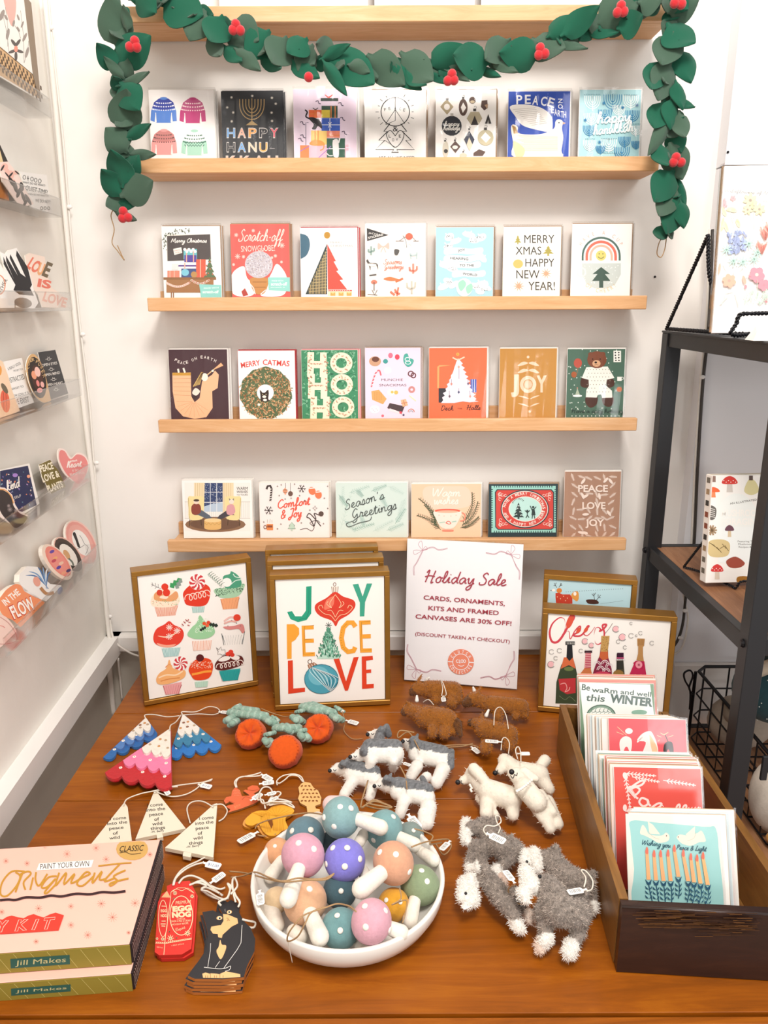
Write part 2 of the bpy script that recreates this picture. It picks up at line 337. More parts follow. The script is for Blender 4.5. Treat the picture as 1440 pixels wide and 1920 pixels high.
class Art:
    """flat print; shapes given in photo or local units and laid on the face with matrix mw"""
    def __init__(s, mw=None, z=.0004, dz=1.3e-5):
        s.mb = MB(); s.mw = mw; s.z = z; s.dz = dz; s.ox = s.oy = 0; s.s = 1
        if mw is not None: s.o = mw.translation.copy(); s.n = Vector(mw.col[2][:3]); s.inv = mw.inverted()
        s.clip = None; s.lt = 0
    def fr(s, ox, oy, sc): s.ox, s.oy, s.s = ox, oy, sc; return s
    def m(s, x, y):
        if s.mw is None: return (x*s.s+s.ox, y*s.s+s.oy)
        q = s.inv @ PN(s.ox+x/s.s, s.oy+y/s.s, s.o, s.n); return (q.x, q.y)
    def raw(s, pts, fs, c, up=0):
        s.z += s.dz; vs = []
        for p in pts:
            x, y = s.m(*p)
            if s.clip: x = min(max(x, s.clip[0]), s.clip[2]); y = min(max(y, s.clip[1]), s.clip[3])
            vs.append((x, y, s.z)); s.z += up
        # orient faces towards +z
        out = []
        for f in fs:
            a = sum(vs[f[i]][0]*vs[f[(i+1) % len(f)]][1]-vs[f[(i+1) % len(f)]][0]*vs[f[i]][1] for i in range(len(f)))
            if abs(a) < 1e-12: continue
            out.append(tuple(f) if a > 0 else tuple(f)[::-1])
        if s.lt: c = tuple(q+(1-q)*s.lt for q in lin(c)[:3])+(1,)
        s.mb.add(vs, out, c)
    def poly(s, pts, c): s.raw(pts, [tuple(range(len(pts)))], c)
    def blob(s, pts, c, k=4): q = smooth_pts([(p[0], p[1], 0) for p in pts], True, k); s.poly([(v.x, v.y) for v in q], c)
    def rect(s, x0, y0, x1, y1, c): s.poly([(x0, y0), (x1, y0), (x1, y1), (x0, y1)], c)
    def fill(s, x0, y0, x1, y1, c):  # local metres
        if s.clip: x0 = max(x0, s.clip[0]); y0 = max(y0, s.clip[1]); x1 = min(x1, s.clip[2]); y1 = min(y1, s.clip[3])
        s.z += s.dz; s.mb.add([(x0, y0, s.z), (x1, y0, s.z), (x1, y1, s.z), (x0, y1, s.z)], [(0, 1, 2, 3)], c)
    def ell(s, cx, cy, rx, ry, c, rot=0, n=18, a0=0, a1=360):
        r = R_(rot); full = a1-a0 >= 360; k = n if full else n+1
        P = []
        for i in range(k):
            a = R_(a0+(a1-a0)*i/n); x = rx*math.cos(a); y = ry*math.sin(a); P.append((cx+x*math.cos(r)-y*math.sin(r), cy+x*math.sin(r)+y*math.cos(r)))
        s.poly(P, c)
    def dots(s, L, r, c, n=7):
        P = []; F = []
        for (x, y) in L:
            b = len(P); P += [(x+r*math.cos(2*math.pi*i/n), y+r*math.sin(2*math.pi*i/n)) for i in range(n)]; F.append(tuple(range(b, b+n)))
        s.raw(P, F, c)
    def line(s, pts, w, c, closed=False, taper=False):
        n = len(pts); P = []; F = []
        if n < 2: return
        for i in range(n):
            a = pts[i-1] if (i or closed) else pts[0]; b = pts[(i+1) % n] if (i < n-1 or closed) else pts[-1]
            dx, dy = b[0]-a[0], b[1]-a[1]; l = math.hypot(dx, dy) or 1
            h = w/2*(math.sin(math.pi*(i+.35)/(n-.3)) if taper else 1)
            P += [(pts[i][0]-dy/l*h, pts[i][1]+dx/l*h), (pts[i][0]+dy/l*h, pts[i][1]-dx/l*h)]
        for i in range(n if closed else n-1): j = (i+1) % n; F += [(2*i, 2*j, 2*j+1), (2*i, 2*j+1, 2*i+1)]
        s.raw(P, F, c, 5e-7)
    def segs(s, L, w, c):
        P = []; F = []
        for (x0, y0, x1, y1) in L:
            dx, dy = x1-x0, y1-y0; l = math.hypot(dx, dy) or 1; h = w/2; b = len(P)
            P += [(x0-dy/l*h, y0+dx/l*h), (x1-dy/l*h, y1+dx/l*h), (x1+dy/l*h, y1-dx/l*h), (x0+dy/l*h, y0-dx/l*h)]; F.append((b, b+1, b+2, b+3))
        s.raw(P, F, c)
    def curve(s, pts, w, c, closed=False, taper=False, k=5):
        q = smooth_pts([(p[0], p[1], 0) for p in pts], closed, k); s.line([(v.x, v.y) for v in q], w, c, closed, taper)
    def ring(s, cx, cy, rx, ry, w, c, a0=0, a1=360, n=24):
        full = a1-a0 >= 360
        s.line([(cx+rx*math.cos(R_(a0+(a1-a0)*i/n)), cy+ry*math.sin(R_(a0+(a1-a0)*i/n))) for i in range(n if full else n+1)], w, c, full)
    def star(s, cx, cy, r, w, c, n=4, r0=0):
        s.segs([(cx+r0*math.cos(math.pi*i/n), cy+r0*math.sin(math.pi*i/n), cx+r*math.cos(math.pi*i/n), cy+r*math.sin(math.pi*i/n)) for i in range(2*n)], w, c)
    def yd(s): return -1 if s.mw is not None else 1
    def txt(s, t, x0, y, x1, h, c, rot=0, bold=0, shear=0, y1=None):
        """baseline from (x0,y) to x1 (or to (x1,y1)); h cap height"""
        vs, fs, a, b = glyphs(t, bold); d = s.yd()
        L = math.hypot(x1-x0, ((y1-y) if y1 is not None else 0)); r = math.atan2((y1-y), x1-x0) if y1 is not None else R_(rot)
        P = []
        for (u, v) in vs:
            X = (u-a)/(b-a)*L+v/.7*h*shear; Y = d*v/.7*h
            P.append((x0+X*math.cos(r)-Y*math.sin(r), y+X*math.sin(r)+Y*math.cos(r)))
        s.raw(P, fs, c)
    def arc(s, t, cx, cy, r, a0, a1, h, c, bold=0, up=True, wr=.75):
        """text on a circle, angles in degrees, 90 = top; photo units"""
        n = len(t); d = s.yd()
        for i, ch in enumerate(t):
            if ch == ' ': continue
            a = R_(a0+(a1-a0)*(i+.5)/n); vs, fs, u0, u1 = glyphs(ch, bold); w = (u1-u0)/.7*h*wr
            tx, ty = (math.sin(a), -math.cos(a)) if up else (-math.sin(a), math.cos(a))   # reading direction (y up)
            nx, ny = -ty, tx
            ox, oy = r*math.cos(a), r*math.sin(a)
            P = []
            for (u, v) in vs:
                X = (u-(u0+u1)/2)/.7*h*wr; Y = v/.7*h-(0 if up else h*.0)
                P.append((cx+ox+X*tx+Y*nx, cy+d*(oy+X*ty+Y*ny)))
            s.raw(P, fs, c)
    def scr(s, t, x0, y, x1, xh, w, c, y1=None, slant=.25, taper=False, xr=1):
        """cursive text from x0 to x1, xh = x-height"""
        d = s.yd(); tot = sum((SCR[ch][0] if ch in SCR else .6) for ch in t); sx = (math.hypot(x1-x0, (y1 or y)-y))/tot
        r = math.atan2((y1-y), x1-x0) if y1 is not None else 0; X = 0
        for ch in t:
            if ch not in SCR: X += .6; continue
            for st in SCR[ch][1]:
                q = smooth_pts([(p[0], p[1], 0) for p in st], False, 4); P = []
                for v in q:
                    a = (X+v.x)*sx+v.y*xh*slant; b = d*v.y*xh; P.append((x0+a*math.cos(r)-b*math.sin(r), y+a*math.sin(r)+b*math.cos(r)))
                s.line(P, w, c)
            X += SCR[ch][0]
    def tree(s, cx, y0, y1, w, c, n=4, trunk=None):
        P = [(cx, y0)]; H = y1-y0
        for i in range(n):
            yy = y0+H*(i+1)/n; ww = w/2*(i+1)/n; P.append((cx+ww, yy)); 
            if i < n-1: P.append((cx+ww*.5, yy))
        Q = [(2*cx-x, y) for (x, y) in P[1:]][::-1]; s.poly(P+Q, c)
        if trunk: s.rect(cx-w*.08, y1, cx+w*.08, y1+trunk, c)
    def build(s, name='artwork', parent=None, mw=None):
        return s.mb.build(name, MAT['paper'], parent, mw)
# =============== SETTING ===============
V3 = Vector
def wx(y): return -.59+.04*(1.5-y)
mb = MB().box(-.75, 1.5, .75+.045, 1.6, 1.62, 3.0); struct(mb.build('wall_back', MAT['wall']))
mb = MB().box(-.75, 1.515, 0, 1.6, 1.62, .794); struct(mb.build('wall_back_lower', MAT['lower']))
def wallslab(z0, z1, off, th):
    m = MB(); a = [(wx(-.6)-off, -.6), (wx(1.53)-off, 1.53), (wx(1.53)-off-th, 1.53), (wx(-.6)-off-th, -.6)]
    m.add([(x, y, z0) for x, y in a]+[(x, y, z1) for x, y in a], [(0, 3, 2, 1)[::-1], (4, 5, 6, 7)[::-1], (0, 1, 5, 4)[::-1], (1, 2, 6, 5)[::-1], (2, 3, 7, 6)[::-1], (3, 0, 4, 7)[::-1]]); return m
struct(wallslab(.78, 3.0, 0, .1).build('wall_left', MAT['wallL']))
struct(wallslab(0, .782, .012, .1).build('wall_left_lower', MAT['lower']))
mb = wallslab(.752, .793, -.027, .05); struct(mb.build('trim_1', MAT['trimw']))
mb = MB().box(-.70, 1.478, .757, .605, 1.52, .793, bev=.003); struct(mb.build('trim_2', MAT['trimw']))
struct(MB().box(.606, 1.467, 0, 1.7, 1.60, 1.70).build('wall_right', MAT['panel']))
struct(MB().box(.606, 1.463, 1.703, 1.7, 1.60, 3.0).build('wall_right_upper', MAT['panel']))
struct(MB().box(.606, 1.455, 0, 1.7, 1.468, .79-.055, bev=.004).build('baseboard_right', MAT['trimw']))
struct(MB().box(-.75, -.6, -.02, 2.0, 1.62, 0).build('floor', MAT['floor']))
# nail heads on the walls
for (px, py) in ((1228, 519), (1365, 285)):
    p = PY(px, py, 1.499 if px < 1300 else 1.461); o = MB().ball((0, 0, 0), .0022, .0015, .0022, col=None).build('nail_head', MAT['wire']); o.location = p
    struct(o)
# ---- picture ledges ----
SHZ = [1.933, 1.7075, 1.4805, 1.2625, 1.0290]
X0, X1 = -.418, .469
names = ['topmost', 'second', 'third', 'fourth', 'lowest']
rowdesc = ['carrying white sheets, garland hung over it', 'holding the sweater and menorah cards', 'holding the chalkboard and snow globe cards', 'holding the peace angel and bear cards', 'holding the landscape cards']
for i, z in enumerate(SHZ):
    r = empty('picture_ledge', (0, 1.45, z), f'{names[i]} pale pine picture ledge on the back wall, {rowdesc[i]}', 'shelf', 'pine picture ledges on the back wall')
    mw = Matrix.Translation((-.0, -1.45, -z)); e = .0015*math.sin(i*3)
    MB().box(X0+e, 1.402, z-.0235, X1+e, 1.415, z, bev=.0012).build('front_lip', MAT['pine'], r, mw)
    MB().box(X0+e, 1.4155, z-.0232, X1+e, 1.497, z-.012, bev=.0008).build('base_board', MAT['pine'], r, mw)
    MB().box(X0+e, 1.489, z-.0115, X1+e, 1.4985, z+.012, bev=.0008).build('back_strip', MAT['pine'], r, mw)
# ---- table ----
t = empty('table', (0, 1.0, 0), 'long orange-brown wooden table of wide boards holding ornaments, framed prints and bowl', 'table')
TX0, TX1 = -.4945, .497
mw = Matrix.Translation((0, -1.0, 0))
for (a, b) in ((.632, .9885), (.9905, 1.2395), (1.2415, 1.474)):
    MB().box(TX0, a, .722, TX1, b, .75, bev=.0006).build('board', MAT['table'], t, mw)
MB().box(TX0, .617, .724, TX1, .6305, .7485, bev=.003).build('edge_strip', MAT['table'], t, mw)
MB().box(TX0+.03, .65, .64, TX1-.03, .672, .7215).build('apron', MAT['table'], t, mw)
for (x, y) in ((TX0+.05, .69), (TX1-.05, .69), (TX0+.05, 1.42), (TX1-.05, 1.42)):
    MB().box(x-.03, y-.03, 0, x+.03, y+.03, .7215).build('leg', MAT['table'], t, mw)
# ---- cables ----
def cable(pts, r, mat, label, name='cable', n=6, y=1.49, clips=()):
    P = [PY(p[0], p[1], p[2] if len(p) > 2 else y) for p in pts]; o0 = P[0]
    c = MB().tube([p-o0 for p in smooth_pts(P, k=5)], r, n).build(name, mat, None, None, True); c.location = o0; tag(c, label, 'cable')
    for (px, py) in clips:
        q = PY(px, py, y-.004)-o0; MB().ball(q, .0055, .003, .004).build('clip', MAT['trimw'], c, None, True)
    return c
cable([(83, -8), (104, 200), (122, 400), (140, 590), (160, 790), (186, 1000), (201, 1160), (210, 1232, 1.47)], .0045, MAT['cable'], 'white painted conduit running down the corner of the left wall', 'conduit', 8, 1.478)
cable([(90, -8), (100, 100), (118, 260), (132, 430), (152, 627), (168, 760), (176, 868), (190, 1020), (197, 1110), (206, 1160), (214, 1200, 1.472), (240, 1222, 1.468), (263, 1231, 1.468)], .0022, MAT['cable'], 'thin cream cord clipped beside the corner conduit, bending along the trim', 'cord', 6, 1.485, [(95, 52), (130, 388), (155, 627), (181, 868), (206, 1156)])
cable([(203, 1232, 1.47), (207, 1280, 1.50), (213, 1340, 1.505)], .006, MAT['cable'], 'cream pipe below the trim behind the table corner', 'pipe', 8)
cable([(221, 1234, 1.47), (225, 1270, 1.50), (229, 1312, 1.505)], .0025, MAT['cable'], 'thin cream cord hanging below the trim behind the table', 'cord')
cable([(1336, 430), (1330, 600), (1318, 720), (1308, 880), (1300, 1040), (1287, 1110), (1280, 1170), (1268, 1205), (1246, 1229)], .0028, MAT['cabled'], 'dark cable running down the right wall edge behind the black rack', 'cable', 6, 1.452, [(1317, 707), (1276, 1196), (1284, 1145)])
cable([(1331, 430), (1325, 600), (1313, 720), (1303, 880), (1295, 1040), (1282, 1110), (1290, 1160), (1278, 1215), (1250, 1232)], .0022, MAT['cable'], 'pale cord beside the dark cable on the right wall edge', 'cord', 6, 1.456)
# =============== LEFT WALL ACRYLIC LEDGES ===============
LD = -.052
def lx(y, off): return -.5835+off+LD*(y-1.37)
YE = 1.372
LZ = []
for (px, py) in ((97, 222), (118, 408), (135, 582), (152, 741), (171, 900), (184, 1048)): LZ.append(PY(px, py, YE).z)
ydesc = ['topmost', 'second', 'third', 'fourth', 'fifth', 'lowest']
cdesc = ['holding the checkered flower print', 'with the quiet time sticker', 'with the love is love sticker', 'with the open mind sticker', 'with the pink heart sticker', 'with the oval portrait stickers']
for i, z in enumerate(LZ):
    yn = .955 if i == 5 else .55
    r = empty('acrylic_ledge', (lx(1.2, 0), 1.2, z), f'{ydesc[i]} clear acrylic ledge on the left wall, {cdesc[i]}', 'shelf', 'clear acrylic ledges on the left wall')
    def slab(o0, o1, z0, z1, nm, ya=yn, yb=YE):
        q = [(lx(ya, o0), ya), (lx(yb, o0), yb), (lx(yb, o1), yb), (lx(ya, o1), ya)]; m = MB()
        m.add([(x-lx(1.2, 0), y-1.2, z0-z) for x, y in q]+[(x-lx(1.2, 0), y-1.2, z1-z) for x, y in q], [(0, 1, 2, 3), (7, 6, 5, 4), (0, 4, 5, 1), (1, 5, 6, 2), (2, 6, 7, 3), (3, 7, 4, 0)])
        m.build(nm, MAT['acrylic'], r)
    slab(.004, .041, z, z+.0025, 'base'); slab(.0412, .0437, z, z+.029, 'front_lip'); slab(.0015, .0038, z, z+.045, 'back_plate')
    slab(.005, .041, z+.003, z+.029, 'end_cap', YE-.0025, YE)
    # rounded polished edges read as a fine line
    MB().tube([V3((lx(yn, .0425)-lx(1.2, 0), yn-1.2, .0295)), V3((lx(YE, .0425)-lx(1.2, 0), YE-1.2, .0295))], .0009, 5).build('polished_edge', MAT['acrylic'], r)
def wallplane(i, off=.02, lean=.1, yaw=0.0):
    uy = V3((-lean, 0, 1)).normalized(); ux = V3((LD+yaw, 1, 0)).normalized()
    o = V3((lx(1.2, off), 1.2, LZ[i]+.003)); return frame_mw(o, ux, uy)
def outline(mw, fr, pts, sm=False):
    a = Art(mw).fr(*fr); P = [a.m(*p) for p in pts]
    if sm: P = [(v.x, v.y) for v in smooth_pts([(x, y, 0) for x, y in P], True, 5)]
    return P
def clampb(P, lo=.0005): return [(x, max(y, lo)) for x, y in P]
def sticker(name, cat, label, i, fr, pts, base, draw, off=.02, lean=.1, sm=False, th=.0012, group=None, white=None, yaw=0.0):
    mw = wallplane(i, off, lean, yaw); P = clampb(outline(mw, fr, pts, sm))
    m = MB().plate(P, -th, 0, base, '#efe6da'); o = m.build(name, MAT['paper'], None, mw); tag(o, label, cat, group)
    a = Art(mw, .0001).fr(*fr)
    if draw: draw(a); a.build('artwork', o, Matrix())
    return o
A1 = (0, 0, 4.572); A2 = (0, 400, 4.173); A3 = (0, 820, 4.364)
def d_flower(a):
    import random as rr
    # checker border
    a.poly([(-300, 150), (0, 400), (280, 640), (345, 850), (-300, 470)], '#d8b183')
    q = []
    for r in range(5):
        for k in range(-6, 22):
            if (r+k) % 2: continue
            x = k*16; y0 = 430+x*.78+r*0; x0 = x+r*3; yy = y0+r*38
            if yy > 610+x*.72 : continue
            q.append((x0, yy, x0+14, yy+30+10))
    for (x0, y0, x1, y1) in q: a.poly([(x0, y0), (x1, y0+11), (x1+3, y1+11-4), (x0+3, y1-4)], '#5b4632')
    a.poly([(232, -100), (250, -100), (345, 850), (330, 840), (275, 640), (190, 0), (170, -100)], '#8f7d6a')
    a.poly([(-300, -300), (150, -300), (200, 0), (275, 635), (0, 405), (-300, 160)], '#f6f1ea')
    a.blob([(20, -60), (120, -40), (130, 100), (100, 225), (60, 140)], '#eeb3a8')
    for (x0, y0, x1, y1) in ((40, 60, 60, 400), (170, 90, 200, 540), (10, 100, 70, 440), (240, 350, 200, 540), (120, 220, 170, 330)): a.curve([(x0, y0), ((x0+x1)/2+10, (y0+y1)/2), (x1, y1)], 3, '#8f8177')
    for (x, y, r) in ((130, 420, 1),):
        for k in range(5): t = k*1.256+.3; a.ell(x+28*math.cos(t), y+62*math.sin(t), 13, 40, '#5b5450', rot=math.degrees(t)-90)
        a.ell(x, y, 16, 28, '#ee9b86')
    for (x, y, w, h, t) in ((10, 130, 18, 50, 20), (60, 290, 14, 48, 10), (150, 150, 8, 28, -20), (185, 210, 8, 30, 20), (225, 450, 13, 48, 15), (205, 320, 12, 40, 25), (150, 250, 8, 25, -30), (110, 200, 10, 30, 10), (45, 150, 10, 26, -30)): a.ell(x, y, w, h, '#9d928b', rot=t)
o = sticker('art_print', 'print', 'tall flower print with checkered border on the topmost acrylic ledge', 0, A1, [(-300, -400), (120, -400), (225, -100), (350, 868), (-300, 480)], '#f6f1ea', d_flower, .016, .09)
def d_quiet(a):
    for k, (x, y) in enumerate(((208, 1520), (238, 1525), (273, 1535), (305, 1545), (340, 1552))):
        if k == 1: a.segs([(230, 1527, 248, 1530), (239, 1508, 240, 1548)], 5, '#222222')
        else: a.ring(x, y, 12, 17, 4, '#222222')
    for (s, x0, y0, x1, y1, h) in (('WHAT DO WE WANT?', 190, 1568, 385, 1600, 17), ('QUIET TIME!', 215, 1625, 400, 1668, 38), ('WHEN DO WE WANT IT?', 230, 1668, 415, 1690, 15), ('WE DO NOT!', 300, 1730, 430, 1745, 26)):
        a.txt(s, x0, y0, x1, h, '#2b2b2b', y1=y1)
    for x in (355, 385, 415): a.ring(x, 1785, 10, 13, 4, '#2b2b2b')
o = sticker('quiet_time_sticker', 'sticker', 'clear sticker with small black lettering asking for quiet time, second ledge', 1, A1, [(170, 1470), (400, 1500), (450, 1830), (260, 1790)], '#eeebe6', d_quiet, .021)
def d_blackfl(a):
    for (x, y, r, s) in ((40, 1430, 30, 30), (90, 1500, 40, 30), (60, 1470, 25, 20), (130, 1480, 18, 24), (110, 1560, 26, 22)): a.ell(x, y, s, r, '#eebcae')
    for (x, y, w, h, t) in ((100, 1560, 16, 50, -30), (130, 1600, 18, 55, -15), (185, 1600, 18, 40, -10), (160, 1650, 16, 48, 20), (200, 1690, 14, 60, -20), (240, 1710, 14, 55, -30), (215, 1740, 12, 35, 30), (90, 1500, 8, 30, 40), (20, 1440, 8, 30, 30), (60, 1500, 6, 30, -40), (145, 1480, 6, 26, -50)): a.ell(x, y, w, h, '#2d2a2b', rot=t)
sticker('floral_sticker', 'sticker', 'pink and white sticker with black flowers leaning next to quiet time sticker', 1, A1, [(-20, 1390), (70, 1385), (160, 1500), (205, 1600), (290, 1750), (230, 1765), (150, 1740), (20, 1560)], '#f0d9cf', d_blackfl, .027)
sticker('orange_sticker', 'sticker', 'black and amber sticker at the left end of the second acrylic ledge', 1, A1, [(-160, 1050), (0, 1240), (70, 1390), (150, 1720), (60, 1730), (-160, 1600)], '#2f2b29', lambda a: (a.poly([(-160, 1100), (0, 1290), (30, 1400), (10, 1420), (-160, 1250)], '#e8cf9c'), a.poly([(-160, 1350), (0, 1500), (60, 1600), (80, 1725), (20, 1725), (-160, 1640)], '#c9793a')), .02)
# ledge 3
def d_hand(a):
    a.poly([(10, 360), (120, 560), (105, 600), (150, 635), (265, 645), (235, 585), (250, 560), (215, 420), (130, 290), (125, 330), (200, 500), (160, 470), (80, 320), (75, 350), (140, 490), (45, 330), (50, 380), (110, 520), (25, 340), (30, 400)], '#26262a')
    a.ell(180, 700, 70, 40, '#857b72', rot=10)
sticker('hand_sticker', 'sticker', 'black open hand sticker with long fingers standing on the third ledge', 2, A2, [(0, 300), (40, 320), (60, 290), (130, 270), (160, 330), (230, 450), (262, 590), (300, 700), (270, 745), (130, 735), (100, 600), (40, 450)], '#fbf8f4', d_hand, .024)
def d_love(a):
    for (s, x0, y0, x1, y1, h, c) in (('LO', 205, 420, 285, 470, 90, '#ea7f66'), ('U', 285, 470, 325, 485, 90, '#efb07c'), ('E', 325, 480, 372, 500, 110, '#6f6048'), ('IS', 290, 570, 395, 590, 60, '#e87a68'), ('LOVE', 330, 680, 510, 735, 70, '#f0a890')):
        a.txt(s, x0, y0, x1, h, c, y1=y1, bold=.04)
sticker('love_sticker', 'sticker', 'coral and ochre LOVE lettering sticker on the third acrylic ledge', 2, A2, [(195, 330), (230, 310), (350, 340), (375, 490), (400, 580), (460, 620), (530, 720), (520, 740), (330, 735), (300, 640), (250, 580), (215, 470)], '#f7e4d6', d_love, .02)
sticker('lettered_sticker', 'sticker', 'white round-lettered sticker at left end of the third ledge', 2, A2, [(-200, 350), (0, 390), (50, 470), (110, 620), (115, 740), (-200, 745)], '#fbf7f2', lambda a: (a.txt('OTHER', 0, 640, 60, 28, '#3a342f', y1=520), a.ring(-20, 560, 60, 80, 8, '#e59a78')), .03)
# ledge 4
def d_open(a):
    for (s, x0, y0, x1, y1) in (('OPEN EYES', 328, 1200, 448, 1180), ('OPEN MIND', 345, 1278, 470, 1255), ('OPEN HEART', 365, 1355, 492, 1335)): a.txt(s, x0, y0, x1, 21, '#f1eee8', y1=y1, bold=.01)
    for (x, y) in ((380, 1140), (400, 1222), (418, 1300), (438, 1380)): a.ring(x, y, 13, 9, 3, '#f1eee8'); a.segs([(x-24, y+3, x-17, y+2), (x+17, y-2, x+24, y-3), (x-8, y-18, x-6, y-12), (x+6, y-18, x+5, y-12)], 3, '#f1eee8')
sticker('black_bookmark', 'sticker', 'black rectangular sticker with white OPEN lettering on the fourth ledge', 3, A2, [(297, 1088), (432, 1068), (535, 1415), (385, 1460)], '#38383b', d_open, .02)
def d_flp(a):
    a.ell(290, 1285, 66, 165, '#2d2320', rot=-12); a.ell(292, 1290, 42, 105, '#4b2a22', rot=-12)
    for i, ch in enumerate('FLOWER POWER'):
        if ch == ' ': continue
        t = R_(200+i*13.5); x, y = 290+56*math.cos(t)+(-.0), 1285+140*math.sin(t); x += (1285-y)*-.2; a.txt(ch, x-10, y+12, x+10, 26, '#e8c48c', rot=(i-5.5)*11)
    for (x, y, w, h, c) in ((265, 1265, 20, 34, '#f2a582'), (292, 1240, 22, 40, '#f7c9bd'), (295, 1330, 12, 26, '#ec8f8b'), (330, 1340, 14, 24, '#f0b7b0'), (310, 1385, 22, 20, '#efa3a0')): a.ell(x, y, w, h, c, rot=-15)
sticker('oval_sticker', 'sticker', 'dark oval flower power sticker beside the black rectangular one', 3, A2, [(205, 1180), (240, 1105), (290, 1120), (345, 1230), (390, 1420), (395, 1475), (340, 1480), (270, 1420), (220, 1300)], '#d9b07c', d_flp, .027, sm=True)
def d_coolb(a):
    for (s, x0, y0, x1, y1, h) in (('A REALLY GOOD', 65, 1230, 165, 1180, 22), ('WE GET TOO', 105, 1240, 180, 1225, 14), ('DISTRACTED', 65, 1330, 195, 1295, 40), ('FORGET TO', 85, 1385, 185, 1360, 16), ('HOW COOL IT IS', 95, 1440, 225, 1410, 18), ('WE EXIST', 110, 1500, 230, 1475, 44)): a.txt(s, x0, y0, x1, h, '#5c5a58', y1=y1)
sticker('lettered_card', 'sticker', 'white rectangular sticker with fine grey lettering on the fourth ledge', 3, A2, [(30, 1160), (170, 1130), (265, 1480), (130, 1530)], '#f8f6f2', d_coolb, .02)
sticker('orange_flower_sticker', 'sticker', 'peach sticker with coral bud at left end of the fourth ledge', 3, A2, [(-150, 1060), (20, 1160), (60, 1260), (100, 1400), (160, 1560), (60, 1620), (-150, 1700)], '#f3d5b5', lambda a: (a.ell(40, 1470, 36, 90, '#e46c52', rot=-8), a.ell(35, 1370, 18, 46, '#6e6553', rot=-30), a.segs([(25, 1400, 30, 1540), (45, 1400, 50, 1540)], 3, '#8a3b2c'), a.ell(-5, 1230, 18, 40, '#e9a04c')), .026)
# ledge 5
def d_heart(a):
    a.blob([(575, 180), (530, 115), (490, 110), (485, 180), (530, 280), (590, 345), (650, 380), (705, 300), (718, 220), (690, 160), (630, 140)], '#ef8f8d')
    a.scr('your', 560, 205, 630, 12, 4, '#fff4ee', y1=195); a.scr('heart', 545, 250, 665, 26, 7, '#fff4ee', y1=238)
    a.txt('IS SO', 590, 282, 640, 17, '#fff4ee', y1=275); a.txt('BEAUTIFUL', 570, 315, 690, 20, '#fff4ee', y1=296)
sticker('heart_sticker', 'sticker', 'pink heart sticker with white lettering at the far end of the fifth ledge', 4, A3, [(585, 165), (530, 100), (480, 95), (475, 180), (520, 290), (585, 350), (640, 392), (700, 360), (715, 300), (728, 220), (700, 150), (640, 125)], '#fde9e2', d_heart, .02, sm=True)
def d_plants(a):
    a.txt('PEACE', 335, 285, 440, 55, '#fbf3dc', y1=255, bold=.03); a.txt('LOVE &', 352, 368, 490, 55, '#fbf3dc', y1=320, bold=.03); a.txt('PLANTS', 395, 450, 520, 55, '#fbf3dc', y1=405, bold=.03)
sticker('plants_sticker', 'sticker', 'olive green peace love and plants sticker on the fifth ledge', 4, A3, [(318, 225), (410, 183), (435, 225), (470, 260), (490, 300), (525, 370), (540, 410), (420, 462), (385, 400), (345, 320)], '#77692c', d_plants, .02)
def d_kind(a):
    a.poly([(0, 275), (228, 232), (300, 555), (180, 610), (0, 560)], '#262d56')
    rr = random.Random(4)
    for k in range(46):
        x = rr.uniform(5, 280); y = rr.uniform(270, 590)
        if y < 300-.25*x or (x > 225+(y-250)*.22): continue
        c = rr.choice(['#7f9fb5', '#e58f6a', '#c9a4d8', '#f3e7dd', '#5b7f8f', '#8a78b8']); a.ell(x, y, rr.uniform(4, 12), rr.uniform(3, 6), c, rot=rr.uniform(0, 180), n=8)
    a.ell(120, 310, 22, 16, '#a884cc'); a.ell(230, 320, 14, 14, '#f2a98a')
    a.txt('BE', 62, 382, 95, 20, '#f8f2ea', y1=376); a.scr('kind', 55, 440, 160, 42, 8, '#f8f2ea', y1=405); a.txt('SELF', 115, 505, 170, 20, '#f8f2ea', y1=485)
sticker('floral_card', 'sticker', 'navy floral be kind card with white border on the fifth ledge', 4, A3, [(-60, 280), (240, 213), (335, 595), (200, 625), (-60, 640)], '#f8f4ee', d_kind, .018)
def d_skull(a):
    a.blob([(-30, 430), (40, 440), (95, 490), (110, 560), (160, 620), (228, 660), (135, 742), (70, 690), (0, 600)], '#3a3232')
    a.curve([(-20, 425), (40, 432), (90, 480), (110, 540)], 9, '#e3a566')
    for (x, y, r) in ((80, 590, 22), (110, 640, 26), (70, 560, 14), (130, 600, 18)): a.star(x, y, r, 3, '#a99a98', 5)
sticker('dark_arch_sticker', 'sticker', 'dark arched sticker in front of the navy floral card', 4, A3, [(-40, 405), (40, 412), (100, 470), (125, 550), (165, 615), (235, 655), (130, 755), (70, 700), (-40, 620)], '#f5e5dc', d_skull, .028)
# ledge 6
def oval(a, cx, cy, rx, ry, rot, cols):
    for k, c in enumerate(cols): f = 1-k*.0; a.ell(cx, cy, rx*c[0], ry*c[0], c[1], rot=rot)
def ovalpts(cx, cy, rx, ry, rot):
    r = R_(rot); return [(cx+rx*math.cos(t)*math.cos(r)-ry*math.sin(t)*math.sin(r), cy+rx*math.cos(t)*math.sin(r)+ry*math.sin(t)*math.cos(r)) for t in [2*math.pi*k/26 for k in range(26)]]
def d_ov1(a):
    oval(a, 665, 862, 100, 188, -28, [(1, '#f0a59b'), (.86, '#f3b3a8'), (.62, '#fbf7f2')])
    a.blob([(595, 790), (615, 780), (640, 850), (655, 900), (635, 895), (620, 850)], '#241d1e'); a.curve([(650, 800), (670, 830), (690, 870), (720, 900), (700, 960)], 3, '#3a3030'); a.curve([(615, 920), (660, 900), (690, 880)], 3, '#3a3030')
